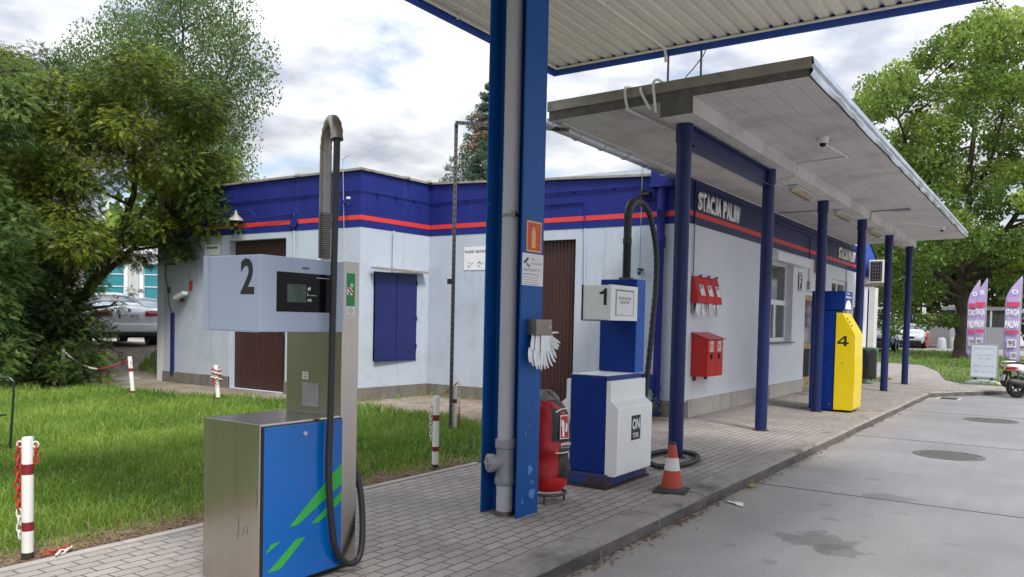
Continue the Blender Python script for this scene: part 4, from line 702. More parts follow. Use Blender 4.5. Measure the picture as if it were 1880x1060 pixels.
# ------------------------------------------------------------------ pump 2 (front, stainless)
p2 = thing('fuel_pump', 'stainless steel fuel pump number 2 with glossy blue green-striped door', 'fuel pump', (3.2,3.8,0), group='fuel pumps')
b = B(); b.box(2.855,3.449,3.557,4.05,.035,.953); b.build('cabinet', m_steel, p2, bev=.006)
b = B(); b.box(2.89,3.57,3.6,4.02,0,.1); b.build('base_frame', m_black, p2, bev=.01)
b = B(); b.box(2.868,3.452,3.546,3.5568,.04,.94); b.build('door_gap', m_dark, p2)
b = B(); b.box(2.873,3.449,3.538,3.5458,.045,.936); fp = b.build('front_panel', m_panel, p2, bev=.003)
yf = 3.5378
b = B(); M2 = lambda x, z: (x, yf-.0012, z)
b.prism([M2(3.048,.36),M2(3.11,.36),M2(3.4485,.545),M2(3.4485,.675)], (0,.001,0)); b.prism([M2(3.21,.345),M2(3.27,.345),M2(3.4485,.44),M2(3.4485,.50)], (0,.001,0)); b.prism([M2(2.885,.24),M2(2.925,.29),M2(2.99,.29)], (0,.001,0)); b.prism([M2(2.9,.135),M2(2.99,.135),M2(3.17,.28),M2(3.10,.28)], (0,.001,0)); b.build('green_stripes', m_green, fp)
b = B(); b.lathe((3.155,yf-.008,.878), [(.013,0),(.014,.004),(.014,.008)], 16, 'Y'); b.box(3.150,3.160,yf-.0095,yf-.0081,.868,.884); b.build('lock', m_alu, fp)
b = B(); b.box(3.4515,3.590,3.557,4.05,.06,1.882); pil = b.build('hose_column', m_steel, p2, bev=.005)
b = B(); b.box(2.835,3.4495,3.545,4.022,1.457,1.874); hd = b.build('display_head', m_head, p2, bev=.006)
b = B(); b.box(2.8335,2.8345,3.55,4.02,1.455,1.458); 
b.box(2.828,2.836,3.98,4.026,1.453,1.878); b.build('head_edge', m_head, hd)
txt('2', (2.8345,3.705,1.66), (0,-1,0), Z3, .115, .195, m_print, 'number', hd, .0006, .03)
b = B(); b.box(2.947,3.345,3.5435,3.5448,1.57,1.79); ds = b.build('display_window', m_glass, hd)
b = B(); plate(b, (3.02,3.5432,1.625), X3, Z3, .135, .10, .0006); b.build('lcd', m_lcd, ds)
b = B()
SEG = {'0':'abcdef','1':'bc','2':'abged','5':'afgcd','6':'afgedc','7':'abc','9':'abcdfg'}
def seg7(ch, x, z, w, h, y):
    for s in SEG[ch]:
        t = .0035
        q = {'a':(x,x+w,z+h-t,z+h),'d':(x,x+w,z,z+t),'g':(x,x+w,z+h/2-t/2,z+h/2+t/2),'f':(x,x+t,z+h/2,z+h),'b':(x+w-t,x+w,z+h/2,z+h),'e':(x,x+t,z,z+h/2),'c':(x+w-t,x+w,z,z+h/2)}[s]
        b.box(q[0],q[1],y,y+.0003,q[2],q[3])
for i, c in enumerate('9905'): seg7(c, 3.062+i*.022, 1.694, .015, .026, 3.542)
for i, c in enumerate('1597'): seg7(c, 3.062+i*.022, 1.662, .015, .026, 3.542)
for i, c in enumerate('620'): seg7(c, 3.084+i*.022, 1.630, .015, .026, 3.542)
b.build('digits', m_lcdk, ds)
for s, x, z, w, h in (('zł',3.165,1.695,.024,.02),('L',3.165,1.665,.009,.017),('w temp.15',3.176,1.663,.055,.007),('zł/L',3.165,1.632,.036,.015),('www.adastsystems.cz',3.23,1.765,.1,.007)): txt(s, (x,3.5432,z), X3, Z3, w, h, m_wprint, 'lettering', ds, .0004, .02)
txt('ADAST', (3.125,3.5448,1.812), X3, Z3, .055, .013, m_print, 'lettering', hd, .0008, .04)
b = B(); plate(b, (3.485,3.5568,1.6135), X3, Z3, .068, .199, .001); lb = b.build('fuel_label', m_pgreen, pil)
txt('Pb', (3.488,3.5557,1.68), X3, Z3, .05, .048, m_wprint, 'lettering', lb, .0006, .04); txt('95', (3.513,3.5557,1.73), X3, Z3, .025, .02, m_wprint, 'lettering', lb, .0006, .03)
b = B(); yy = 3.5548; b.prism([(3.49,yy,1.722),(3.497,yy,1.73),(3.546,yy,1.69),(3.54,yy,1.68)], (0,.0008,0)); b.build('red_slash', m_tail, lb)
b = B(); plate(b, (3.485,3.5568,1.563), X3, Z3, .068, .049, .001); lw = b.build('grade_label', m_paper, pil)
b = B(); b.tube(arc((3.519,3.5553,1.5875), .017, 0, 2*math.pi, X3, Z3, 20), .0012, 4); b.build('ring', m_print, lw); txt('E5', (3.510,3.5556,1.582), X3, Z3, .018, .011, m_print, 'lettering', lw, .0004)
xl = 3.4514
b = B(); plate(b, (xl,3.90,1.155), (0,-1,0), Z3, .054, .046, .001); s1 = b.build('sticker', m_paper, pil)
b = B()
for z in (1.19,1.184): plate(b, (xl-.0012,3.892,z), (0,-1,0), Z3, .038, .003, .0004)
for k in range(9): plate(b, (xl-.0012,3.886-k*.0036,1.163), (0,-1,0), Z3, .0018 if k%2 else .0026, .012, .0004)
b.build('barcode', m_gprint, s1)
b = B(); plate(b, (xl,3.898,.955+.035), (0,-1,0), Z3, .145, .145, .001); s2 = b.build('rating_plate', mat('grey_rating_plate', (.3,.31,.31), .5), pil)
b = B(); rnd = random.Random(8); z = 1.127
while z > 1.0:
    x = 3.89
    while x > 3.77:
        l = min(rnd.uniform(.012,.06), x-3.758)
        if rnd.random() < .8 and l > .004: plate(b, (xl-.0012,x,z), (0,-1,0), Z3, l, .0035 if z > 1.12 else .0018, .0004)
        x -= l+rnd.uniform(.004,.02)
    z -= .0075
b.build('small_print', m_gprint, s2)
b = B()
for x, z, l in ((3.69,.33,.05),(3.735,.30,.13),(3.66,.34,.05),(3.58,.5,.1)): b.tube(spline([(2.8548,x,z+l),(2.8546,x-.008,z+l*.5),(2.8546,x+.004,z)],4), .0012, 4)
b.build('scratches', m_print, p2)
b = B(); mx_, my_ = 3.515, 3.785; b.lathe((mx_,my_,1.883), [(.055,0),(.055,.012),(.042,.022)], 20); ms = b.build('mast_foot', m_alu, p2, smooth=False)
b = B(); pr_ = [(.037,1.9)]
for i in range(24): z = 1.905+i*.0115; pr_ += [(.034,z),(.0405,z+.003),(.0405,z+.007),(.034,z+.0105)]
pr_ += [(.037,2.185),(.0365,2.19),(.0365,2.56)]; b.lathe((mx_,my_,0), pr_, 22); b.build('hose_mast', m_mast, p2, smooth=True)
dv = Vector((3.335-mx_, 3.50-my_, 0)); L_ = dv.length/2; dn = dv.normalized(); c0 = Vector((mx_,my_,2.56))+dn*L_
el = [c0-dn*L_*math.cos(a)+Vector((0,0,.155*math.sin(a))) for a in np.linspace(0, math.pi*.97, 18)]
b = B(); b.tube(el, [.034+.0035*(i%2) for i in range(18)], 18); b.build('mast_elbow', m_mast, p2, smooth=True)
hp = spline([el[-2],(3.334,3.5,2.48),(3.325,3.5,1.87),(3.312,3.5,.98),(3.308,3.5,.60),(3.355,3.5,.22),(3.42,3.495,.095),(3.50,3.49,.055),(3.565,3.49,.10),(3.612,3.52,.26),(3.64,3.58,.5),(3.63,3.68,.74),(3.62,3.72,.95)], 10)
b = B(); b.tube(hp, .0195, 14); b.build('hose', m_black, p2, smooth=True)
b = B(); b.box(3.591,3.66,3.66,3.8,.93,1.12); b.tube([(3.625,3.73,1.12),(3.63,3.70,1.3)], .018, 8); b.build('nozzle', m_black, p2, bev=.008)
# ------------------------------------------------------------------ pump 1 (old, blue)
p1 = thing('fuel_pump', 'old blue fuel pump number 1 with white ON TIR front panel and closed notice', 'fuel pump', (7.05,3.63,0), group='fuel pumps')
b = B(); b.box(6.66,7.56,3.41,3.85,.02,.13); b.build('plinth', m_rust, p1, bev=.006)
b = B(); b.box(6.63,7.59,3.39,3.87,0,.02); b.build('base_frame', m_rustd, p1)
b = B(); b.box(6.70,7.46,3.445,3.825,.13,1.048); b.build('cabinet', m_pump, p1, bev=.012)
b = B(); b.box(6.705,7.455,3.45,3.82,1.049,1.058); b.build('cabinet_top', m_pwhite, p1, bev=.003)
def sidepanel(y, s):
    pr_ = [(0,.115),(.105,.115),(.125,.13),(.125,.74),(.12,.76),(.05,.815),(.045,.83),(.045,.995),(.035,1.005),(0,1.005)]
    b = B(); b.prism([(6.70, y+s*d, z) for d, z in pr_], (.76,0,0)); return b.build('side_panel', m_pwhite, p1, bev=.006)
fpn = sidepanel(3.444, -1); sidepanel(3.826, 1)
yf = 3.444-.1255
b = B(); plate(b, (6.99,yf,.43), X3, Z3, .2, .235, .0015); on = b.build('fuel_label', m_print, fpn, bev=0)
txt('ON', (7.01,yf-.0015,.53), X3, Z3, .16, .105, m_wprint, 'lettering', on, .0006, .03); txt('TIR', (7.02,yf-.0015,.452), X3, Z3, .135, .045, m_wprint, 'lettering', on, .0006, .01)
b = B(); b.box(7.27,7.46,3.44,3.83,1.06,1.98); tw = b.build('tower', m_pump, p1, bev=.006)
b = B(); b.box(7.272,7.462,3.428,3.4395,1.062,1.978); b.build('tower_front', m_pumplit, tw)  # same blue as the tower, coloured lighter to imitate its lit face
b = B(); b.prism([(7.461,3.46,1.06),(7.461,3.8,1.06),(7.461,3.8,1.5),(7.461,3.46,1.65)], (.05,0,0)); b.box(7.47,7.5,3.6,3.66,1.93,1.96); b.build('nozzle_holder', m_pump, tw)
b = B(); b.box(6.69,7.262,3.45,3.72,1.571,1.895); h1 = b.build('display_head', m_pwhite, p1, bev=.004)
b = B(); b.box(6.686,7.258,3.415,3.4495,1.568,1.9); b.build('head_front', m_pwhite, h1, bev=.004)
b = B(); b.box(6.684,6.6895,3.708,3.724,1.57,1.9); b.box(6.68,6.6895,3.45,3.72,1.562,1.571); b.build('rust_edge', m_rustd, h1)
b = B(); b.prism([(6.6885,3.535-u*.075,1.71+v*.155) for u, v in ((.58,0),(1,0),(1,1),(.70,1),(.55,.88),(.30,.80),(0,.77),(0,.64),(.58,.66))], (-.0012,0,0)); b.build('number', m_print, h1)
b = B(); b.box(6.78,7.17,3.4135,3.4148,1.615,1.86); nf = b.build('notice_frame', m_gprint, h1)
b = B(); b.box(6.80,7.155,3.4125,3.4134,1.62,1.845); b.build('notice', m_paper, h1)
txt('DYSTRYBUTOR', (6.84,3.4124,1.765), X3, Z3, .27, .026, m_print, 'lettering', h1, .0006, .01); txt('NIECZYNNY', (6.88,3.4124,1.73), X3, Z3, .20, .024, m_print, 'lettering', h1, .0006, .01)
b = B(); mx_, my_ = 7.345, 3.585; b.box(mx_-.07,mx_+.07,my_-.05,my_+.05,1.981,2.0); b.build('mast_foot', m_iron, p1)
b = B(); pr_ = [(.04,2.0)]
for i in range(22): z = 2.005+i*.015; pr_ += [(.036,z),(.043,z+.004),(.043,z+.01),(.036,z+.014)]
pr_ += [(.046,2.34),(.046,2.39),(.04,2.395),(.039,2.62),(.043,2.625)]; b.lathe((mx_,my_,0), pr_, 18); b.build('hose_mast', m_black, p1, smooth=True)
hp = [(7.345,3.585,2.6),(7.36,3.58,2.69),(7.44,3.575,2.765),(7.55,3.57,2.78)]; b = B(); hs_ = spline(hp, 8); b.tube(hs_, [.041+.003*(i%2) for i in range(len(hs_))], 14); b.build('mast_elbow', m_black, p1, smooth=True)
hp = spline([(7.54,3.57,2.782),(7.66,3.57,2.775),(7.80,3.57,2.70),(7.93,3.57,2.52),(8.02,3.57,2.28),(8.03,3.57,1.95),(7.98,3.57,1.6),(7.92,3.57,1.25),(7.87,3.58,.85),(7.85,3.6,.45),(7.86,3.58,.16),(7.92,3.48,.045),(8.1,3.32,.035),(8.45,3.27,.035),(8.85,3.36,.035),(9.05,3.56,.035),(8.98,3.78,.035),(8.65,3.84,.035),(8.2,3.75,.035),(7.9,3.68,.035)], 14)
b = B(); b.tube(hp, [.031 if i%3 else .026 for i in range(len(hp))], 12); b.build('hose', m_black, p1, smooth=True)
# thin wire hanging by the pump
t = thing('hanging_wire', 'thin dark wire hanging from the gutter to the corner behind pump 1', 'wire', (12.5,5.9,2.2)); b = B(); b.tube([(12.52,5.87,4.2),(12.52,5.87,2.45),(12.52,5.87,2.35)], .006, 5); b.build('cable', m_gprint, t)
b = B(); b.box(12.49,12.6,5.84,5.9,2.44,2.47); b.box(12.48,12.53,5.85,5.89,2.36,2.42); b.box(12.47,12.6,5.84,5.9,3.74,3.77); b.box(12.44,12.56,5.7,5.87,3.69,3.73); b.build('insulator', m_print, t)
# ------------------------------------------------------------------ wheeled extinguisher
t = thing('fire_extinguisher', 'large fire extinguisher under a red and black cover on a black stand', 'extinguisher', (5.93,3.60,0))
cx, cyy = 5.93, 3.60
b = B(); b.lathe((cx,cyy,0), [(.03,.085),(.13,.10),(.172,.15),(.175,.2),(.175,.5)], 28); b.build('tank', m_extank, t, smooth=True)
def cover(name, prof, m, a0, a1, grow=0., seed=1, n=26):
    b = B(); rnd = random.Random(seed); rings = []
    for j, (r, z, ox, oy) in enumerate(prof):
        rings.append([])
        for k in range(n+1):
            a = a0+(a1-a0)*k/n; w = 1+.035*math.sin(3*a+z*19)+.03*math.sin(7*a-z*31)*(1 if z < .55 else .4)
            rings[-1].append(b.v((cx+ox+(r*w+grow)*math.cos(a), cyy+oy+(r*w+grow)*math.sin(a), z+.008*math.sin(5*a+j))))
    for A, C in zip(rings, rings[1:]):
        for k in range(n): b.f([A[k], A[k+1], C[k+1], C[k]])
    return b.build(name, m, t, smooth=True)
prof = [(.182,.225,0,0),(.190,.26,0,0),(.186,.33,0,0),(.176,.40,0,0),(.196,.46,0,0),(.180,.53,0,0),(.186,.60,0,0),(.182,.68,0,0),(.172,.75,0,0),(.145,.82,-.02,0),(.10,.88,-.03,0),(.07,.93,-.04,0),(.045,.955,-.045,0),(.001,.96,-.045,0)]
prof = [p for a, c in zip(prof, prof[1:]) for p in (a, tuple((u+v)/2 for u, v in zip(a, c)))]+[prof[-1]]
cover('cover', prof, m_exred, -math.pi*2, 0, 0, 1, 64)
cover('cover_front', prof[:10], m_exblk, R(-118), R(-30), .004, 1); cover('cover_front', prof[10:], m_exblk, R(-138), R(-30), .004, 1); cover('cover_hood', [p for p in prof if p[1] > .86], mat('grey_cover_hood', (.16,.165,.17), .6), -math.pi*2, 0, .008, 1, 40)
b = B(); M_ = Matrix.Translation((cx,cyy,0)) @ Matrix.Rotation(R(-104), 4, 'Z')
b.M = M_; b.prism([(.195,-.052,.56),(.195,.052,.56),(.188,.046,.76),(.188,-.046,.76)], (.004,0,0)); ic = b.build('pictogram_label', m_wprint, t)
b = B(); b.M = M_; b.prism([(.1992,-.045,.568),(.1992,.045,.568),(.1927,.04,.752),(.1927,-.04,.752)], (.002,0,0)); b.build('red_field', m_extank, ic)
b = B(); b.M = M_; b.prism([(.202,-.03,.58),(.202,-.005,.58),(.1972,-.005,.7),(.1965,-.014,.72),(.1965,-.03,.715)], (.001,0,0)); b.prism([(.1983,-.042,.67),(.1983,-.034,.67),(.1965,-.03,.72),(.1965,-.04,.72)], (.001,0,0)); b.prism([(.2002,.008,.62),(.2002,.028,.62),(.1982,.034,.68),(.1982,.014,.70)], (.001,0,0)); b.build('pictogram', m_wprint, ic)
xr = M_ @ Vector((.203,-.045,.505)); rv = M_.to_3x3() @ Vector((0,1,0)); txt('GAŚNICA', xr, rv, Z3, .12, .032, m_wprint, 'lettering', t, .0, .03); xr = M_ @ Vector((.203,-.04,.483)); txt('Proszek ABC', xr, rv, Z3, .1, .012, m_wprint, 'lettering', t)
b = B(); b.M = M_; b.tube([(.185,-.09,.445),(.197,-.045,.442),(.2,0,.442),(.196,.05,.446)], .005, 5); b.tube([(.19,-.10,.79),(.17,-.02,.81),(.17,.05,.81)], .005, 5); b.build('piping', m_wprint, t)
b = B(); b.tube(arc((cx,cyy,.078), .165, 0, 2*math.pi, X3, (0,1,0), 28), .013, 8)
for a in (-35, 85, 205):
    q = Vector((cx+.165*math.cos(R(a)), cyy+.165*math.sin(R(a)), 0)); b.tube([q+Vector((0,0,.08)), q], .011, 8)
b.build('stand', m_iron, t)
# ------------------------------------------------------------------ traffic cone
t = thing('traffic_cone', 'dirty orange traffic cone with white band at the kerb edge', 'cone', (7.0,2.90,0), R(12))
b = B(t and Matrix.Translation((7,2.9,0)) @ Matrix.Rotation(R(12),4,'Z')); b.box(-.15,.15,-.15,.15,0,.022); b.lathe((0,0,0), [(.135,.0221),(.12,.035),(.105,.045)], 24); b.build('base', m_coneb, t, bev=.006)
cr = lambda z: .1-.073*(z-.04)/.42
b = B(Matrix.Translation((7,2.9,0))); b.lathe((0,0,0), [(cr(.04),.044),(cr(.2),.2),(cr(.315),.315),(cr(.435),.435)], 28); b.build('body', m_cone, t, smooth=True)
b = B(Matrix.Translation((7,2.9,0))); b.lathe((0,0,0), [(cr(.2)+.002,.2),(cr(.315)+.002,.315)], 28); b.build('band', m_conew, t, smooth=True)
b = B(Matrix.Translation((7,2.9,0))); b.lathe((0,0,0), [(cr(.435)+.001,.435),(cr(.46),.458),(.016,.46),(.014,.44)], 20); b.build('tip', m_coneb, t, smooth=True)
# ------------------------------------------------------------------ chain posts
def chain(name, path, m1, m2, parent, ratio=.65, sz=.021, origin=None, label=None):
    P = [Vector(p) for p in path]; d = [0]
    for a, c in zip(P, P[1:]): d.append(d[-1]+(c-a).length)
    n = max(2, int(d[-1]/(sz*1.65))); b = B()
    for i in range(n):
        s = d[-1]*(i+.5)/n; k = max(j for j in range(len(d)) if d[j] <= s); k = min(k, len(P)-2)
        p = P[k].lerp(P[k+1], (s-d[k])/max(1e-6, d[k+1]-d[k])); tg = (P[k+1]-P[k]).normalized()
        sd = tg.orthogonal().normalized(); up = tg.cross(sd)
        if i % 2: sd = up
        b.mi = 0 if i < n*ratio else 1
        b.tube([p+tg*(sz*1.15*math.cos(a))+sd*(sz*.58*math.sin(a)) for a in np.linspace(0, 2*math.pi, 11)[:-1]], sz*.21, 5, closed=True)
    return b.build(name, [m1, m2], parent, smooth=True, origin=origin)
def post(name, label, x, y, h, r, bands, lean=(0,0), rings=True):
    t = thing(name, label, 'post', (x,y,0), group='red and white chain posts round the lawn'); M_ = Matrix.Translation((x,y,0)); M_[0][2] = lean[0]; M_[1][2] = lean[1]
    b = B(M_); b.lathe((0,0,0), [(r,-.1),(r,h-.008),(r*.9,h),(r*.3,h+.002)], 20); b.build('pole', m_polew, t, smooth=True)
    for z0, z1 in bands: b = B(M_); b.lathe((0,0,0), [(r+.001,z0),(r+.001,z1)], 20); b.build('red_band', m_poler, t, smooth=True)
    b = B(M_); b.lathe((0,0,0), [(r+.0012,-.02),(r+.0012,.035),(r+.0008,.05)], 18); b.build('rusty_foot', m_rustd, t, smooth=True)
    if rings:
        b = B(M_)
        for s in (-1, 1): b.tube(arc((s*(r+.016)*sy, -s*(r+.016)*cy, h-.045), .018, 0, 2*math.pi, (sy,-cy,0), Z3, 14), .005, 6)
        b.build('ring', m_polew, t, smooth=True)
    return t
def hang(x, y, z0, z1, j=.004): return [(x+j*math.sin(9*z), y, z) for z in np.linspace(z0, z1, 14)]
t = post('chain_post', 'red banded white post on the lawn edge with chains hanging from both its rings', 2.45, 5.235, .765, .0335, [(.535,.60),(.185,.24)])
ux, uy = sy*.055, -cy*.055
chain('chain', hang(2.45-ux, 5.235-uy, .72, .13), m_chr, m_chw, t, .62, .026)
chain('chain', hang(2.45+ux, 5.235+uy, .72, .6), m_chr, m_chw, t, .55, .026)
c = chain('loose_chain', spline([(2.53,5.20,.03),(2.60,5.19,.03),(2.66,5.2,.03),(2.70,5.215,.03),(2.665,5.17,.03),(2.6,5.14,.03),(2.56,5.11,.03)],5), m_chr, m_chw, None, .5, .024, origin=(2.6,5.18,.03)); tag(c, 'short red and white chain lying on the soil at the foot of a post', 'chain')
t = post('chain_post', 'red banded white post on the lawn edge midway to the blue steel column', 6.44, 5.26, .755, .034, [(.50,.56),(.185,.235)], rings=False)
chain('chain', hang(6.44-sy*.05, 5.26+cy*.05, .69, .3), m_chw, m_chw, t, .5, .026)
t = post('chain_post', 'short white post beside the tall slotted steel post', 8.72, 6.80, .64, .034, [(.40,.455),(.0,.06)], rings=False)
chain('chain', spline([(8.66,6.92,.52),(8.7,6.84,.6),(8.74,6.77,.68),(8.75,6.75,.66)],4), m_chr, m_chw, t, .8, .026); chain('chain', hang(8.76, 6.75, .55, .03), m_chw, m_chr, t, .35, .026)
t = post('chain_post', 'leaning white post with its chain wound round the top near the brown garage door', 8.69, 11.92, .665, .036, [(.06,.115)], lean=(-.02,.10), rings=False)
def wind(x, y, z, r, n, dz, seed):
    rnd = random.Random(seed); return [(x+(r+rnd.uniform(0,.03))*math.cos(i*.8), y+(r+rnd.uniform(0,.03))*math.sin(i*.8)+.1*(z-i*dz), z-i*dz) for i in range(n)]
chain('chain', wind(8.69,11.92,.62,.05,26,.009,1), m_chr, m_chr, t, .5, .026); chain('chain', wind(8.68,11.91,.6,.06,22,.012,3), m_chw, m_chr, t, .7, .024)
t = post('chain_post', 'leaning white post in front of the yew holding one end of the drooping chain', 8.30, 13.86, .74, .036, [(.47,.53),(.07,.12)], lean=(-.03,.11), rings=False)
chain('chain', hang(8.3-.02, 13.90, .66, .12, .012), m_chr, m_chr, t, .6, .026); chain('chain', spline([(8.27,13.95,.68),(8.3,14.6,.52),(8.35,15.3,.45),(8.4,16.0,.55),(8.44,16.55,.72)],6), m_chr, m_chw, t, .45, .026)
t = post('chain_post', 'white post half hidden in the yew foliage at the end of the chain', 8.45, 16.6, .8, .036, [(.45,.51)], rings=False)
# ------------------------------------------------------------------ slotted angle frame
t = thing('slotted_frame', 'tall slotted steel post with a horizontal rail meeting the canopy corner', 'post', (8.62,6.77,0))
def slot(b, holes, p0, p1, u, v, w):
    p0, p1, u, v = Vector(p0), Vector(p1), Vector(u), Vector(v); b.prism([p0,p0+u*w,p0+u*w+v*.004,p0+v*.004], p1-p0); b.prism([p0+v*.0042,p0+u*.004+v*.0042,p0+u*.004+v*w,p0+v*w], p1-p0)
    d = (p1-p0); n = int(d.length/.08); dn = d.normalized()
    for i in range(n):
        q = p0+dn*(.03+i*.08); a = q+u*w*.38-v*.0008; holes.prism([a, a+u*w*.26, a+u*w*.26+dn*.04, a+dn*.04], v*-.0006)
b = B(); h = B(); slot(b, h, (8.60,6.80,0), (8.60,6.80,4.17), (sy,-cy,0), (cy,sy,0), .05); b.build('upright', m_angle, t); h.build('slots', m_dark, t)
b = B(); h = B(); slot(b, h, (8.58,6.77,4.2), (8.56,5.0,3.9), (0,0,-1), (1,0,0), .05); b.build('rail', m_angle, t); h.build('slots', m_dark, t)
b = B(); b.box(8.57,8.63,6.795,6.85,2.02,2.09); b.build('clamp', m_print, t)
# no smoking board
q = board('no_smoking_sign', 'white PALENIE ZABRONIONE board on the pale wall by the slotted steel post', (12.595,9.655,2.505), (0,-1,0), Z3, .56, .45, m_paper)
txt('PALENIE', (12.59,9.635,2.835), (0,-1,0), Z3, .22, .055, m_print, 'lettering', q, .0, .02); txt('ZABRONIONE', (12.59,9.39,2.835), (0,-1,0), Z3, .27, .055, m_print, 'lettering', q, .0, .02)
b = B(); xx = 12.589
for y0 in (9.55, 9.3):
    b.tube([(xx,y0,2.6),(xx,y0-.015,2.58),(xx,y0-.035,2.57)], .006, 5); b.tube(arc((xx,y0-.02,2.635), .03, -.3, 3.2, (0,1,0), Z3, 8), .002 if y0 > 9.5 else .006, 5)
b.build('pictogram', m_print, q)
b = B()
for y0 in (9.55, 9.3): b.tube([(xx,y0-.07,2.62),(xx,y0-.12,2.655)], .007, 5)
b.build('pictogram', m_pipe, q)
# ------------------------------------------------------------------ wall lamp, cameras and boards on the garage wing
t = thing('wall_lamp', 'rusty bell shaped wall lamp on a bent blue pipe above the garage door', 'lamp', (10.7,14.0,3.5)); b = B(); b.tube(spline([(10.7,12.45,3.53),(10.69,12.6,3.525),(10.67,13.4,3.49),(10.66,13.52,3.56),(10.66,13.6,3.63),(10.63,13.75,3.66),(10.6,14.0,3.68)],5), .014, 8); b.build('pipe', m_blue, t)
b = B(); b.lathe((10.6,14.02,3.46), [(.15,0),(.13,.05),(.07,.1),(.03,.14),(.02,.22)], 20, cap=False); b.build('shade', m_flash, t, smooth=True)
b = B(); b.lathe((10.72,12.42,3.54), [(.07,0),(.07,.04)], 14, 'X'); b.lathe((10.7,12.4,3.36), [(.10,0),(.09,.06),(.05,.10)], 14, 'X'); b.tube([(10.71,12.42,3.54),(10.7,12.36,3.45),(10.71,12.4,3.33)], .014, 6); b.build('junction_box', m_blue, t, smooth=True)
t = thing('floodlight', 'small grey floodlight on the garage wall beneath the orange red sign', 'lamp', (10.7,15.95,1.9)); b = B(Matrix.Translation((10.62,15.95,1.93)) @ Matrix.Rotation(R(-18),4,'X')); b.box(-.06,.07,-.2,.18,-.04,.04); b.build('housing', m_pwhite, t, bev=.01)
b = B(); b.box(10.66,10.75,15.97,16.02,1.8,1.92); b.build('bracket', m_iron, t)
q = board('fire_sign', 'small orange red sign above the grey floodlight', (10.745,15.80,2.04), (0,-1,0), Z3, .11, .22, m_signr)
q = board('name_board', 'small pale board high on the garage wall beside the brown door', (10.745,15.25,2.8), (0,-1,0), Z3, .5, .22, m_pwhite)
b = B(); plate(b, (10.74,15.2,2.93), (0,-1,0), Z3, .4, .05, .001); b.build('lettering', m_gprint, q)
t = thing('cable_drop', 'dark cable and blue cover strip on the garage wall corner beside the grey floodlight', 'cable', (10.7,16.4,0)); b = B(); b.box(10.70,10.75,16.33,16.42,.16,1.55); b.build('cover_strip', m_shut, t)
b = B(); b.tube(spline([(10.72,16.38,1.56),(10.7,16.48,1.75),(10.7,16.52,2.1),(10.7,16.62,2.4),(10.7,16.6,2.65)],5), .01, 5); b.box(10.68,10.74,16.3,16.6,2.62,2.65); b.box(10.69,10.74,16.48,16.54,2.0,2.12); b.build('cable', m_iron, t)
t = thing('lightning_wire', 'thin wire looping over the roof corner of the garage wing', 'wire', (10.72,11.0,4.2)); b = B(); b.tube(spline([(10.68,10.98,2.0),(10.68,10.99,3.0),(10.68,11.04,4.3),(10.66,11.0,4.45),(10.66,10.86,4.5),(10.67,10.74,4.42),(10.7,10.66,4.27)],8), .006, 5); b.build('cable', m_pipe, t)
b = B(); b.box(10.62,10.75,10.97,11.02,3.66,3.69); b.tube([(10.66,11.1,3.7),(10.62,10.85,3.62)], .012, 5); b.lathe((10.62,10.83,3.58), [(.03,0),(.03,.06)], 10); b.build('bracket', m_blue, t)
b = B(); b.box(10.6,10.64,10.80,10.86,3.70,3.74); b.build('insulator', m_white, t)
# ------------------------------------------------------------------ red pouches and cabinet
for i, x in enumerate((12.75, 13.135, 13.52)):
    w = .385
    t = thing('red_pouch', ['red wall pouch of white gloves beside the thin vertical cable','red wall pouch of white gloves between its two twins','red wall pouch of white gloves on the window side of its two twins'][i], 'pouch', (x,5.0,1.9), group='red glove pouches on the wall')
    b = B(); b.prism([(x,5.04,1.9),(x,4.9,1.9),(x+.005,4.93,2.1),(x+.01,5.0,2.33),(x+.01,5.04,2.36)], (w-.015,0,0)); b.build('pouch', m_bag, t, bev=.015)
    b = B(); b.prism([(x+.12,4.907,2.03),(x+.32,4.907,2.03),(x+.32,4.954,2.21),(x+.12,4.954,2.21)], (0,-.004,0)); lb = b.build('label', m_paper, t)
    b = B()
    for k in range(3): z = 2.185-k*.02; y = 4.9+.0475*(z-2.03)/.18; b.prism([(x+.14,y,z),(x+.30-.04*k,y,z),(x+.30-.04*k,y+.003,z+.011),(x+.14,y+.003,z+.011)], (0,-.001,0))
    b.build('small_print', m_print, lb)
    b = B(); rnd = random.Random(i)
    for k in range(4): glove(b, Matrix.Translation((x+.09+k*.065,4.94+rnd.uniform(-.015,.02),1.93)) @ Matrix.Rotation(rnd.uniform(-.3,.3),4,'Y') @ Matrix.Rotation(rnd.uniform(-.8,.8),4,'Z'), rnd.uniform(.20,.27), .5, -.02, rnd)
    b.build('gloves', m_film, t, smooth=True)
    b = B(); b.tube([(x+.30,5.02,2.36),(x+.34,4.99,2.38),(x+.37,5.02,2.36)], .014, 6); b.build('hook', m_iron, t)
t = thing('extinguisher_cabinet', 'red twin door extinguisher cabinet on the wall below the pouches', 'cabinet', (12.9,4.9,.7))
b = B(); b.prism([(12.85,5.04,.68),(12.85,4.775,.68),(12.85,4.775,1.305),(12.85,5.04,1.40)], (.75,0,0)); b.build('body', m_cab, t, bev=.004)
b = B(); b.prism([(12.82,5.04,1.404),(12.82,4.73,1.298),(12.82,4.73,1.31),(12.82,5.04,1.416)], (.82,0,0)); b.build('lid', m_cab, t)
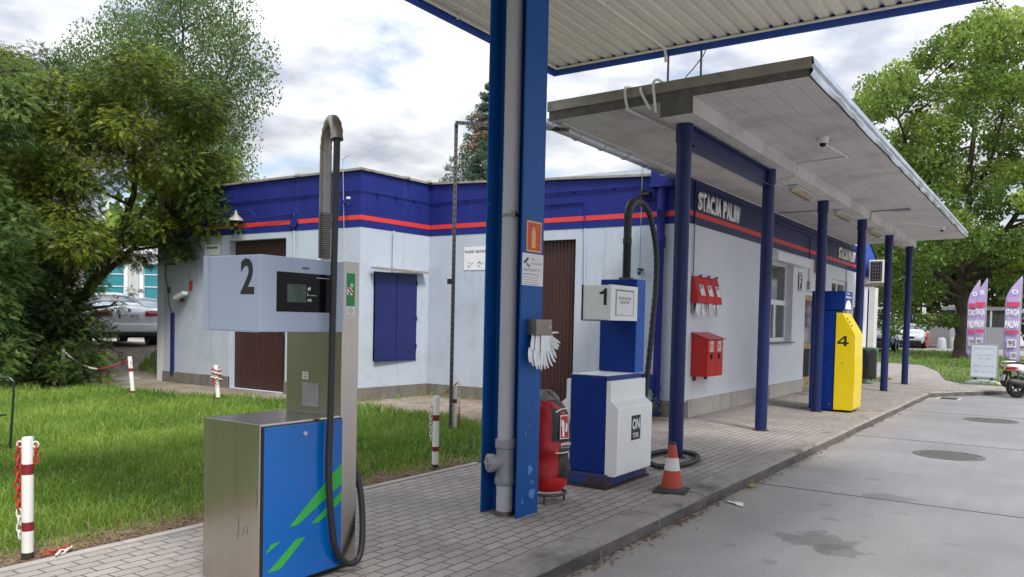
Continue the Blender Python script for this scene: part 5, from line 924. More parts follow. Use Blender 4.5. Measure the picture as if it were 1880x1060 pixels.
for k in range(2):
    x = 12.86+k*.37; b = B(); b.box(x,x+.36,4.762,4.7749,.69,1.295); d = b.build('door', m_cab, t, bev=.003)
    b = B(); plate(b, (x+.08,4.7618,1.10), X3, Z3, .20, .17, .001); lb = b.build('label', m_wprint, d); b = B(); plate(b, (x+.093,4.7606,1.112), X3, Z3, .174, .146, .0008); b.build('red_field', m_cab, lb)
    b = B(); plate(b, (x+.135,4.7596,1.122), X3, Z3, .024, .126, .0006); plate(b, (x+.205,4.7596,1.122), X3, Z3, .024, .126, .0006); plate(b, (x+.1595,4.7596,1.122), X3, Z3, .045, .02, .0006); plate(b, (x+.1595,4.7596,1.228), X3, Z3, .045, .02, .0006); b.build('pictogram', m_wprint, lb)
    b = B(); b.box(x+.14,x+.19,4.742,4.761,.97,1.06); b.build('handle', m_print, d, bev=.006); b = B(); b.lathe((x+.06,4.757,1.0), [(.014,0),(.014,.006)], 10, 'Y'); b.build('lock', m_alu, d)
b = B()
for x in (12.95, 13.48): b.box(x,x+.04,5.0,5.045,.6,.68)
b.build('bracket', m_iron, t)
# F sign, yellow lamp
q = board('fuel_sign', 'black sign with a large white letter F beside the window', (19.38,5.044,2.39), X3, Z3, .34, .42, m_print); txt('F', (19.48,5.039,2.46), X3, Z3, .14, .27, m_wprint, 'lettering', q, 0, .03)
b = B(); plate(b, (19.40,5.044,2.83), X3, Z3, .3, .07, .003); plate(b, (19.42,5.0395,2.76), X3, Z3, .26, .025, .001); plate(b, (19.42,5.0395,2.41), X3, Z3, .26, .025, .001); b.build('strip', m_paper, q)
t = thing('wall_light', 'flat tan lamp box on the wall under the red stripe', 'lamp', (21.0,4.97,2.9)); b = B(); b.box(20.86,21.2,4.9,5.043,2.88,3.2); b.build('housing', m_tan, t, bev=.02)
# ------------------------------------------------------------------ washer fluid dispenser number 4
t = thing('fluid_dispenser', 'tall blue cabinet with yellow front and number 4 by the third canopy column', 'dispenser', (15.6,3.4,0))
b = B(); b.box(15.58,16.2,3.35,3.79,.03,1.85); b.build('cabinet', m_pump, t, bev=.008)
b = B(); b.box(15.57,16.22,3.21,3.79,1.87,2.215); tb = b.build('top_box', m_pump, t, bev=.008)
b = B(); b.box(15.60,16.18,3.37,3.77,1.85,1.87); b.build('gap', m_dark, t)
pr_ = [(3.35,.04),(3.03,.04),(3.005,.07),(2.995,.7),(3.01,1.40),(3.025,1.45),(3.24,1.815),(3.35,1.815)]
b = B(); b.prism([(15.56,y,z) for y, z in pr_], (.68,0,0)); yb = b.build('front_housing', m_yel, t, bev=.008)
b = B()
F4 = lambda u, v: (15.5595, 3.315-u*.20, 1.21+v*.185)
for q in (((.58,0),(.80,0),(.80,1),(.58,1)), ((.0,.22),(.579,.22),(.579,.40),(.0,.40)), ((.801,.22),(1,.22),(1,.40),(.801,.40)), ((.0,.401),(.22,.401),(.579,.80),(.579,1.0))): b.prism([F4(*p) for p in q], (-.0012,0,0))
b.build('number', m_print, yb)
b = B()
for k in range(3): 
    y, z = 3.17-k*.035, 1.70-k*.062; b.M = Matrix(); b.prism([(15.60,y-.012,z),(15.66,y-.012,z),(15.66,y-.012+.014,z+.025),(15.60,y-.012+.014,z+.025)], (0,-.006,.003))
b.build('buttons', m_print, yb)
b = B(); b.lathe((15.555,3.22,.9), [(.012,0),(.012,.008)], 10, 'X'); b.lathe((15.572,3.42,.93), [(.012,0),(.012,.01)], 10, 'X'); b.lathe((15.572,3.42,.13), [(.025,0),(.025,.01)], 10, 'X'); b.build('lock', m_iron, t)
txt('PŁYN DO', (15.70,3.2095,2.155), X3, Z3, .28, .035, m_wprint, 'lettering', tb, .001, .02); txt('SPRYSKIWACZY', (15.63,3.2095,2.085), X3, Z3, .50, .04, m_wprint, 'lettering', tb, .001, .02)
b = B(); b.prism([(15.62+.0,3.209,1.885),(16.12,3.209,1.885)]+[(15.87+.25*math.cos(a),3.209,1.885+.17*math.sin(a)) for a in np.linspace(.15,math.pi-.15,12)], (0,-.0015,0)); b.build('wiper_mark', m_wprint, tb)
# ------------------------------------------------------------------ bins, air conditioner
t = thing('waste_bin', 'dark bin with a crumpled black liner behind the fourth column', 'bin', (24.3,4.35,0)); b = B(); b.lathe((24.3,4.35,0), [(.17,.02),(.19,.1),(.2,.5),(.2,.86)], 20); b.build('drum', m_ggreen, t, smooth=True)
b = B(); rnd = random.Random(3); rings = []
for z, r in ((.12,.20),(.25,.225),(.45,.215),(.65,.225),(.8,.215),(.88,.225),(.93,.21),(.93,.18),(.85,.17)): rings.append([b.v((24.3+(r+.018*math.sin(k*2.1+z*9))*math.cos(k*2*math.pi/24), 4.35+(r+.018*math.sin(k*2.1+z*9))*math.sin(k*2*math.pi/24), z+rnd.uniform(-.015,.015))) for k in range(24)])
for A, C in zip(rings, rings[1:]):
    for k in range(24): b.f([A[k], A[(k+1)%24], C[(k+1)%24], C[k]])
b.build('liner', m_bagblk, t, smooth=True)
t = thing('waste_bin', 'green plastic bin just behind the black bin liner', 'bin', (25.6,4.45,0)); b = B(); b.lathe((25.6,4.53,0), [(.16,.0),(.2,.1),(.23,.9),(.24,.92),(.24,.96),(.2,.98)], 20); b.build('drum', m_ggreen, t, smooth=True)
t = thing('air_conditioner', 'white air conditioner unit on a shelf at the far end of the station wall', 'air conditioner', (26.4,4.5,2.85))
b = B(); b.box(26.05,26.95,4.30,4.72,2.9,3.58); ac = b.build('casing', m_pwhite, t, bev=.015)
b = B(); b.box(26.044,26.05,4.36,4.69,2.95,3.54); b.build('grille_opening', m_dark, ac)
b = B()
for z in np.arange(3.0,3.54,.1): b.tube([(26.038,4.36,z),(26.038,4.69,z)], .004, 4)
for y in np.arange(4.40,4.69,.07): b.tube([(26.036,y,2.95),(26.036,y,3.54)], .004, 4)
b.build('grille', m_gprint, ac)
b = B(); b.box(25.95,27.0,4.28,5.0,2.83,2.88); b.build('shelf', m_shelf, t)
# ------------------------------------------------------------------ road furniture
for x, y, r, lab in ((12.12,1.13,.43,'round cast iron manhole cover on the road, nearer of the two'), (17.4,.95,.45,'round cast iron manhole cover on the road, farther of the two')):
    t = thing('manhole_cover', lab, 'manhole', (x,y,-.12), group='manhole covers on the road')
    b = B(); b.lathe((x,y,-.12), [(r,-.02),(r,.005),(r*.9,.006),(r*.89,-.02)], 40, cap=False); b.build('frame', m_miron, t)
    b = B(); b.lathe((x,y,-.12), [(r*.875,-.03),(r*.875,.003)], 40); 
    for i in range(-9, 10):
        for j in range(-9, 10):
            q = .09*r*1.02
            if (i*q)**2+(j*q)**2 < (r*.8)**2: b.box(x+i*q-q*.3, x+i*q+q*.3, y+j*q-q*.3, y+j*q+q*.3, -.1172, -.113)
    b.build('cover', m_miron, t)
t = thing('drain_grate', 'flat drain cover at the foot of the kerb near the scooter', 'drain', (22.15,2.1,-.12)); b = B(); b.box(21.7,22.5,1.85,2.35,-.13,-.114); b.build('frame', m_caststone, t); b = B()
for k in range(9): b.box(21.78+k*.075,21.83+k*.075,1.92,2.28,-.1136,-.110)
b.build('grate', m_iron, t)
t = thing('paper_scrap', 'torn white paper scrap lying on the road below the cone', 'litter', (7.38,2.42,-.115)); b = B()
b.prism([(7.30,2.32,-.113),(7.42,2.36,-.105),(7.46,2.44,-.112),(7.41,2.45,-.108),(7.45,2.52,-.111),(7.38,2.50,-.106),(7.36,2.42,-.108),(7.33,2.4,-.112)], (0,0,.002)); b.build('paper', m_paper, t)
t = thing('paper_scrap', 'small crumpled buff scrap at the foot of the kerb beyond the cone', 'litter', (8.3,2.56,-.115)); b = B()
b.prism([(8.22,2.53,-.113),(8.34,2.52,-.105),(8.38,2.58,-.10),(8.28,2.61,-.109)], (0,0,.003)); b.build('paper', m_tan, t)
# litter along the kerb and lawn edge
def flecks(name, pts, s0, s1, m, seed, lab=None):
    rnd = np.random.default_rng(seed); n = len(pts); s = rnd.uniform(s0, s1, n); a = rnd.uniform(0, 2*np.pi, n); t = rnd.uniform(-.5, .5, (n,2))
    u = np.stack([np.cos(a), np.sin(a), t[:,0]], 1)*s[:,None]; v = np.stack([-np.sin(a), np.cos(a), t[:,1]], 1)*(s*.5)[:,None]
    P = np.asarray(pts); q = np.stack([P-u, P+v, P+u, P-v], 1).reshape(-1,3); q[:,2] = np.maximum(q[:,2], np.repeat(P[:,2], 4)-.002)
    o = quads(name, q, m); o['kind'] = 'stuff'; return o
def quads(name, q, m, tint=None, parent=None, n=4):
    k = len(q)//n; me = bpy.data.meshes.new(name); me.vertices.add(len(q)); me.vertices.foreach_set('co', np.asarray(q, np.float32).ravel())
    me.loops.add(len(q)); me.loops.foreach_set('vertex_index', np.arange(len(q), dtype=np.int32)); me.polygons.add(k); me.polygons.foreach_set('loop_start', np.arange(k, dtype=np.int32)*n)
    me.update(calc_edges=True)
    if tint is not None: at = me.attributes.new('tint', 'FLOAT', 'FACE'); at.data.foreach_set('value', np.asarray(tint, np.float32))
    return link(name, me, m, parent)
g = np.random.default_rng(1); n = 4200; x = g.uniform(3.5, 21, n); cl = np.sin(x*3.1)+np.sin(x*7.7+1)+np.sin(x*1.3); keep = g.uniform(-2,2.2,n) < cl; x = x[keep]
flecks('leaf_litter', np.stack([x, 2.645-np.abs(g.normal(0,.07,len(x))), np.full(len(x),-.114)], 1), .006, .026, m_dry, 2)
n = 1500; flecks('soil_litter', np.stack([g.uniform(1.5,6.9,n), 5.18+np.abs(g.normal(0,.16,n)), np.full(n,.016)], 1), .006, .025, m_dry, 3)
n = 260; flecks('pavement_litter', np.stack([g.uniform(3,24,n), g.uniform(2.95,5.0,n), np.full(n,.004)], 1), .003, .010, m_dry, 4)
# ------------------------------------------------------------------ grass
m_grass = leafmat('grass_blade', [(0,(.055,.125,.016)),(.35,(.12,.23,.032)),(.7,(.215,.335,.055)),(.93,(.33,.40,.10)),(1,(.40,.33,.15))], .4)
def poly_mask(x, y, P):
    c = np.zeros(len(x), bool); j = len(P)-1
    for i in range(len(P)):
        xi, yi = P[i]; xj, yj = P[j]; k = ((yi > y) != (yj > y)) & (x < (xj-xi)*(y-yi)/(yj-yi+1e-12)+xi); c ^= k; j = i
    return c
def blades(name, P, n, h, w, seed, vis=True, dry=None):
    g = np.random.default_rng(seed); P = np.array(P); lo, hi = P.min(0), P.max(0); x = g.uniform(lo[0], hi[0], n*3); y = g.uniform(lo[1], hi[1], n*3); k = poly_mask(x, y, P)
    x, y = x[k], y[k]
    dd = x*cy+y*sy; xx = (x*sy-y*cy)/np.maximum(dd,.1)
    if vis: k = (xx > -.70) & (dd > 1); x, y, dd = x[k], y[k], dd[k]
    pr = np.clip((5.5/dd)**1.1, .12, 1); k = g.uniform(0,1,len(x)) < pr; x, y, dd, pr = x[k], y[k], dd[k], pr[k]
    x, y, dd, pr = x[:n], y[:n], dd[:n], pr[:n]; m = len(x)
    pat = .5+.5*np.sin(x*1.7+np.sin(y*2.3)*1.3)*np.sin(y*1.9+np.cos(x*1.1)*1.7)
    if dry: kk = g.uniform(0,1,m) > .8*np.clip(1-np.abs(np.sin(x*2.9+1.3*np.sin(y*3.1))*np.cos(y*2.3+np.sin(x*1.9)))*9,0,1); x, y, dd, pr, pat = x[kk], y[kk], dd[kk], pr[kk], pat[kk]; m = len(x)
    edge = np.clip((y-5.25)/.45, .18, 1) if dry else np.ones(m)
    hh = h*(.45+.6*pat)*g.uniform(.5,1.25,m)*edge; ww = w*g.uniform(.6,1.3,m)/np.sqrt(pr)**.9
    a = g.uniform(0,2*np.pi,m); ln = g.uniform(.1,.75,m)*hh; ld = g.uniform(0,2*np.pi,m)
    z0 = H(x,y)+.004; u = np.stack([np.cos(a),np.sin(a),0*a],1)*ww[:,None]; l = np.stack([np.cos(ld),np.sin(ld),0*ld],1)
    b0 = np.stack([x,y,z0],1); b1 = b0+l*(ln*.3)[:,None]; b1[:,2] += hh*.6; b2 = b0+l*ln[:,None]; b2[:,2] += hh*(.95-.25*(ln/hh))
    q = np.stack([b0-u,b0+u,b1+u*.8,b1-u*.8, b1-u*.8,b1+u*.8,b2+u*.12,b2-u*.12],1).reshape(-1,3)
    pt2 = .5+.5*np.sin(x*.9+2.1*np.sin(y*.7))*np.cos(y*1.1-np.sin(x*1.3)); tn = np.clip(.02+.22*pat+.42*pt2+g.normal(.12,.15,m), 0, .93); 
    if dry: k = g.uniform(0,1,m) < .65*np.exp(-(y-5.2)/.22); tn[k] = g.uniform(.9,1,k.sum())
    k = g.uniform(0,1,m) < .03; tn[k] = .97
    return tag(quads(name, q, m_grass, np.repeat(tn,2)), kind='stuff')
blades('grass', [(-2,5.22),(7.35,5.22),(9.4,6.55),(9.6,8.6),(9.65,11),(9.1,13.7),(8.6,15.4),(7.4,16),(4,18),(-2,22)], 140000, .20, .0042, 1, dry=True)
blades('verge_grass', [(27.05,.3),(26.55,1.3),(26.55,2.2),(28.05,2.8),(31.05,3.3),(33.6,4.1),(34.3,6.0),(34.6,9.5),(47,10.5),(47,4.2),(42,1.6),(36.4,-5.8),(30,-1.1)], 36000, .17, .006, 2, vis=False)
blades('path_grass', [(10.95,17.0),(12.1,17.9),(13.6,20.2),(13.2,20.6),(11.9,18.8),(10.9,18.0)], 5200, .22, .006, 3, vis=False)
blades('path_grass', [(8.6,17.2),(9.3,17.3),(10.5,19.3),(11.3,20.6),(10.6,20.6)], 2200, .14, .006, 4, vis=False)
blades('path_grass', [(9.0,6.6),(9.9,7.6),(9.95,11),(9.4,13.6),(9.2,13.5),(9.6,11),(9.5,8.6)], 2600, .16, .004, 5, vis=False)
blades('path_grass', [(24.0,4.75),(26.8,4.6),(26.8,4.0),(25.2,4.2)], 700, .09, .006, 6, vis=False)
blades('path_grass', [(12.35,9.2),(12.55,9.2),(12.5,10.4),(11.0,10.5),(10.7,10.8),(10.4,10.6),(10.7,10.3),(12.3,10.3)], 700, .14, .004, 7, vis=False)
g = np.random.default_rng(6); n = 170; x = g.uniform(26.7,35,n); y = g.uniform(.3,4.6,n); k = poly_mask(x,y,[(27.05,.3),(26.6,1.3),(26.6,2.2),(28.05,2.8),(34,4),(36,3),(33,.5)]); x, y = x[k], y[k]
o = flecks('daisies', np.stack([x,y,H(x,y)+g.uniform(.10,.17,len(x))],1), .012, .02, m_wprint, 7)
# weeds by the downpipe
m_weed = leafmat('weed_leaf', [(0,(.05,.13,.02)),(1,(.17,.33,.05))], .4)
t = thing('weed', 'leafy green weed at the foot of the blue downpipe', 'plant', (12.05,5.45,0)); g = np.random.default_rng(9); n = 150
c = np.stack([g.normal(12.05,.10,n), g.normal(5.42,.11,n), np.abs(g.normal(.15,.09,n))+.03],1); a = g.uniform(0,6.28,n); u = np.stack([np.cos(a),np.sin(a),g.uniform(-.5,.5,n)],1)*.055; v = np.stack([-np.sin(a),np.cos(a),g.uniform(-.3,.3,n)],1)*.022
quads('leaves', np.stack([c-u,c+v,c+u,c-v],1).reshape(-1,3), m_weed, g.uniform(0,1,n), t)
b = B(); rnd = random.Random(3)
for k in range(10): b.tube([(12.05,5.43,0),(12.05+rnd.uniform(-.06,.06),5.43+rnd.uniform(-.06,.06),.15),(12.05+rnd.uniform(-.15,.15),5.43+rnd.uniform(-.15,.15),.28)], [.005,.004,.002], 5)
b.build('stem', m_weed, t)
# ------------------------------------------------------------------ trees
def foliage(blobs, per, l, w, seed, mode, tint, parent, m, name='crown'):
    g = np.random.default_rng(seed); Q, T = [], []
    for bx in blobs:
        c, r = np.array(bx[:3]), bx[3]; n = int(per*(r**2))
        d = g.normal(size=(n,3)); d /= np.linalg.norm(d,axis=1)[:,None]; rad = r*g.uniform(.12,1,n)**.5
        sc = np.array([1,1,.8]) if mode != 'hang' else np.array([1,1,1.05])
        p = c+d*rad[:,None]*sc; bt = tint(c, g)
        if mode == 'spray':
            k = 9; dr = d*np.array([1,1,.35])+np.array([0,0,-.32])+g.normal(0,.28,(n,3)); dr /= np.linalg.norm(dr,axis=1)[:,None]; sd = np.cross(dr, [0,0,1.]); sd /= np.linalg.norm(sd,axis=1)[:,None]+1e-6
            sd += g.normal(0,.35,(n,3)); L = g.uniform(.08,.20,n)
            bs = bt+g.normal(0,.17,n)*(1 if bt > .2 else .5)
            for i in range(k):
                s = (i+.5)/k; sg = 1 if i % 2 else -1; base = p+dr*(L*s)[:,None]; base[:,2] -= .10*s*s*L
                ax = dr*.65+sd*sg*(1.15-.55*s); ax /= np.linalg.norm(ax,axis=1)[:,None]; ll = l*(1.15-.6*s)*g.uniform(.7,1.2,n); nv = np.cross(ax, np.cross(dr, sd)); nv /= np.linalg.norm(nv,axis=1)[:,None]+1e-6
                a, e = base, base+ax*ll[:,None]; v = nv*w; mid = (a+e)*.5
                Q.append(np.stack([a,mid+v,e,mid-v],1).reshape(-1,3)); T.append(np.clip(bs+.28*s+g.normal(0,.08,n),0,1))
        else:
            a = g.normal(size=(n,3)); 
            if mode == 'hang': a = a*.5+np.array([0,0,-1.])
            else: a = a+np.array([0,0,-.25])
            a /= np.linalg.norm(a,axis=1)[:,None]; v = np.cross(a, g.normal(size=(n,3))); v /= np.linalg.norm(v,axis=1)[:,None]+1e-6
            s = g.uniform(.6,1.25,n)[:,None]; u = a*l*.5*s; v = v*w*.5*s
            Q.append(np.stack([p-u,p+v,p+u,p-v],1).reshape(-1,3)); T.append(np.clip(bt+g.normal(0,.12,n),0,1))
    return quads(name, np.concatenate(Q), m, np.concatenate(T), parent)
def limbs(parent, base, trunks, blobs, r0, seed, m=None, every=1, tip=.012):
    b = B(); rnd = random.Random(seed); nodes = []
    for tr, ra, rb in trunks:
        P = spline(tr, 6); n = len(P); P = [p+Vector((rnd.uniform(-1,1),rnd.uniform(-1,1),0))*ra*.18*(i > 0) for i, p in enumerate(P)]
        rs = [ra+(rb-ra)*i/(n-1) for i in range(n)]; b.tube(P, rs, 10); nodes += [(p, r) for p, r in zip(P, rs)][n//4:]
    for i, q in enumerate(blobs):
        if i % every: continue
        c = Vector(q[:3]); cand = [(p, r) for p, r in nodes if p.z < c.z+.4] or nodes; p, r = min(cand, key=lambda k: (k[0]-c).length+(max(0, k[0].z-c.z+.2))*1.5)
        mid = p.lerp(c, .5)+Vector((rnd.uniform(-.12,.12), rnd.uniform(-.12,.12), rnd.uniform(0,.18)))*q[3]*1.5; rr = min(r*.6, .03+.02*(p-c).length)
        b.tube(spline([p, mid, c], 4), [rr+(tip-rr)*k/8 for k in range(9)], 6)
        for k in range(3):
            e = c+Vector((rnd.uniform(-1,1),rnd.uniform(-1,1),rnd.uniform(-.5,.8)))*q[3]*.8; b.tube([mid.lerp(c,.7), c.lerp(e,.5)+Vector((0,0,.05)), e], [tip*1.1,tip*.8,tip*.4], 5)
    return b.build('trunk', m or m_bark, parent, smooth=True)
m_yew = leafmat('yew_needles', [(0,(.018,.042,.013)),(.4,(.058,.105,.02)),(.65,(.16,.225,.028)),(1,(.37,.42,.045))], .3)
m_arb = leafmat('cypress_sprays', [(0,(.035,.075,.025)),(.5,(.09,.16,.045)),(1,(.22,.32,.08))], .3)
m_birch = leafmat('birch_leaves', [(0,(.05,.095,.03)),(.5,(.10,.17,.055)),(1,(.20,.28,.10))], .4)
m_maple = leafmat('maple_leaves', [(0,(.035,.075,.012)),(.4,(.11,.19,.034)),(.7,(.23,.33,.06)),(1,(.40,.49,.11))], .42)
m_bg = leafmat('far_leaves', [(0,(.02,.04,.012)),(.6,(.06,.11,.02)),(1,(.2,.24,.04))], .35)
t = thing('yew_tree', 'large dark leaning yew with yellow green tips beside the lawn', 'tree', (8.9,18.4,0))
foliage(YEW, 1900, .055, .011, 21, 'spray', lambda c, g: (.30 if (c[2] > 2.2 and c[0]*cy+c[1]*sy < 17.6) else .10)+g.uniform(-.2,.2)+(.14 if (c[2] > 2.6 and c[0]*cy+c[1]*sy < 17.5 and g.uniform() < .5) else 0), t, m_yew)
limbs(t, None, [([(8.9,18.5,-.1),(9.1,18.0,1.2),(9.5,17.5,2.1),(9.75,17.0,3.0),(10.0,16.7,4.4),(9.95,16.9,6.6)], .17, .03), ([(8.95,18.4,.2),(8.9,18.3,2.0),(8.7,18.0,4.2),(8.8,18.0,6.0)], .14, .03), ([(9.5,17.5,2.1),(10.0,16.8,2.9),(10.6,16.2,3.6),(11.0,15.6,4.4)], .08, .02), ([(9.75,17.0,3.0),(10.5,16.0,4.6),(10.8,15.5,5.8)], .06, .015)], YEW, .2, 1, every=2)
t = thing('cypress_tree', 'grey green feathery conifer overlapping the outer side of the yew', 'tree', (7.0,17.2,0))
foliage(ARB, 1200, .055, .010, 22, 'spray', lambda c, g: .45+g.uniform(-.25,.3), t, m_arb)
limbs(t, None, [([(7.0,17.2,-.1),(7.0,17.1,2),(7.0,17.0,5),(7.0,17.0,7.5)], .15, .03)], ARB, .2, 2, every=2)
t = thing('birch_tree', 'airy birch with small grey green leaves rising behind the yew', 'tree', (14.2,20.9,.2))
foliage(BIRCH, 1150, .085, .055, 23, 'hang', lambda c, g: .42+g.uniform(-.25,.25), t, m_birch)
limbs(t, None, [([(14.2,20.9,.1),(14.25,21.0,3),(14.3,21.1,6),(14.25,21.4,9.8)], .18, .03), ([(14.25,21.0,3.2),(13.7,21.9,6),(13.2,22.6,8.8)], .09, .02), ([(14.3,21.1,5.5),(14.7,20.4,7.4),(15.0,20.0,9)], .07, .02)], BIRCH, .2, 3, every=1, tip=.008)
t = thing('maple_tree', 'tall leafy maple with dark branching trunk behind the purple flags', 'tree', (41.06,3.43,.3))
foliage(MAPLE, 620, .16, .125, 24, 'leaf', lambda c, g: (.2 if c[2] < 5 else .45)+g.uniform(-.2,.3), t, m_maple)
limbs(t, None, [([(41.0,3.4,-.1),(41.05,3.45,.5),(41.07,3.57,2.4),(41.14,3.56,4.2),(41.37,3.5,8.2),(41.7,3.3,13.0)], .36, .07), ([(41.1,3.57,3.2),(40.3,4.3,3.9),(39.6,4.9,4.4),(38.4,6.0,5.0)], .2, .05), ([(41.14,3.56,4.0),(40.8,4.8,6.6),(40.7,5.4,8.3),(40.2,6.3,11)], .18, .05), ([(41.14,3.56,4.0),(41.6,2.4,5.4),(42.0,1.2,7.4),(42.3,.3,9)], .18, .05), ([(41.3,3.5,7.0),(41.5,2.6,9.5),(41.8,2.2,12)], .12, .04)], MAPLE, .4, 4, every=2, tip=.03)
b = B(); b.lathe((41.0,3.4,0), [(.66,.1),(.47,.35),(.38,.8)], 14, cap=False); b.build('root_flare', m_bark, t, smooth=True)
# spruce behind the roof
m_spr = leafmat('spruce_needles', [(0,(.035,.07,.045)),(.5,(.09,.145,.09)),(.8,(.16,.23,.14)),(.86,(.16,.085,.045)),(1,(.26,.13,.06))], .2)
t = thing('spruce_tree', 'blue green spruce with brown cones behind the station roof', 'tree', (21.2,15.3,0)); g = np.random.default_rng(31); bl, tn = [], []
for i in range(17):
    z = 9.0-i*.33; rr = .10+.205*i**.85
    if z < 4: break
    nb = 6+i//2
    for k in range(nb):
        a = k*2*math.pi/nb+i*.7; l = rr*g.uniform(.75,1.15)
        for s in (.35,.7,1.0): bl.append((21.2+l*s*math.cos(a), 15.3+l*s*math.sin(a), z-.12*s*l+.10*s*s*l, .13+.07*(1-s)+.02*i*.3))
foliage(bl, 3400, .11, .03, 33, 'leaf', lambda c, g: (.92 if (c[2] > 6.8 and g.uniform() < .3) else .35+g.uniform(-.2,.3)), t, m_spr)
b = B(); b.tube([(21.2,15.3,-.1),(21.2,15.3,4),(21.2,15.3,9.1)], [.16,.12,.01], 8)
for q in bl[2::3]: b.tube([(21.2,15.3,q[2]+.1),q[:3]], [.02,.006], 5)
b.build('trunk', m_bark, t)
# trees in the far background
def bgtree(x, y, h, r, lab, seed, m=None, per=60, lo=.0, lf=.5):
    g = np.random.default_rng(seed); z0 = float(H(x,y)); t = thing('background_tree', lab, 'tree', (x,y,z0), group='trees beyond the yard'); bl = []
    for k in range(46):
        d = g.normal(size=3); d /= np.linalg.norm(d); q = g.uniform(.3,1)**.5
        bl.append((x+d[0]*r*q, y+d[1]*r*q, z0+h*(.5+lo)+d[2]*h*(.46-lo)*q, r*.3*g.uniform(.7,1.2)))
    foliage(bl, per, lf, lf*.75, seed+1, 'leaf', lambda c, g: .4+g.uniform(-.35,.4), t, m or m_bg)
    limbs(t, None, [([(x,y,z0-.2),(x+.2,y,z0+h*.3),(x,y+.2,z0+h*.8)], .28, .06)], bl, .3, seed, every=4, tip=.03)
for i, (x, y, h, r) in enumerate(((62,13.5,9.5,3.6),(66,8.2,10,3.8),(68,3.6,8.5,3.4),(64,-.2,9,3.2),(70,-4,11,4),(56,-1.8,6,2.2),(60,18,11,4))):
    bgtree(x, y, h, r, ['bushy dark tree seen between the last canopy columns','dark green tree behind the palisade gate','dense dark tree behind the pair of purple flags','yellowish green tree between the purple flags','tall dark tree behind the solitary purple flag and the scooter','low dense shrub tree behind the single purple flag','dark tree seen past the blue gable panel'][i], 50+i, per=75)
for i, (x, y, h, r) in enumerate(((24,36,9,3.4),(14,36,10,3.6),(30,31,8,3))): bgtree(x, y, h, r, ['light green tree showing over the teal garage roof','green tree behind the yew trunk','green tree behind the teal garage close to the station corner'][i], 70+i, m=m_maple)
for i, (x, y, h, r) in enumerate(((-6,13,8,3.4),(-9,7,7,3.2),(-12,1,8,3.5))): bgtree(x, y, h, r, ['broad tree at the open side of the lawn beyond the garden chair','round tree behind the photographer on the lawn side','round tree behind the photographer across the road end'][i], 90+i, m=m_maple, lo=-.05)
# ------------------------------------------------------------------ teal garage in the back yard
ang = math.atan2(-2.49, 1.66); gz = .62
t = thing('teal_garage', 'pale building with teal sectional garage doors behind the parked silver car', 'building', (18.05,32.4,gz), ang)
Mg = WM[t.name]
b = B(Mg); L0 = -6
ops = [(-2.9,-1.75),(-.8,.95),(1.62,3.1)]
xs_ = [L0]+[v for o in ops for v in o]+[5.2]
for a, c in zip(xs_[::2], xs_[1::2]): b.box(a,c,0,.3,-.2,2.95)
b.box(L0,5.2,0,.3,2.95,3.28); b.box(L0,5.2,.3,6,-.2,3.28); b.build('wall', m_cream, t)
b = B(Mg); b.box(L0-.1,5.3,-.22,6,3.29,3.42); b.box(L0-.1,5.3,-.14,6,3.42,3.6); b.build('cornice', m_frame, t)
b = B(Mg); b.box(.98,1.3,-.02,-.001,-.1,2.9); b.box(1.30,1.5,-.06,-.001,-.1,2.9); b.build('brick_pier', m_wbrick, t)
for a, c in ops:
    b = B(Mg); b.box(a,c,.10,.14,-.1,2.93); d = b.build('garage_door', m_teal, t)
    b = B(Mg)
    for z in (.45,.95,1.45,1.95,2.45,2.9): b.box(a,c,.07,.098,z,z+.035)
    b.box(a-.09,a+.06,-.03,.098,-.1,2.95); b.box(c-.06,c+.09,-.03,.098,-.1,2.95); b.box(a+.06,c-.06,-.03,.098,2.9,3.0); b.build('frame', m_frame, d)
    b = B(Mg); b.box(a+.08,c-.08,.085,.097,.99,1.44); b.build('pane', m_pane, d)
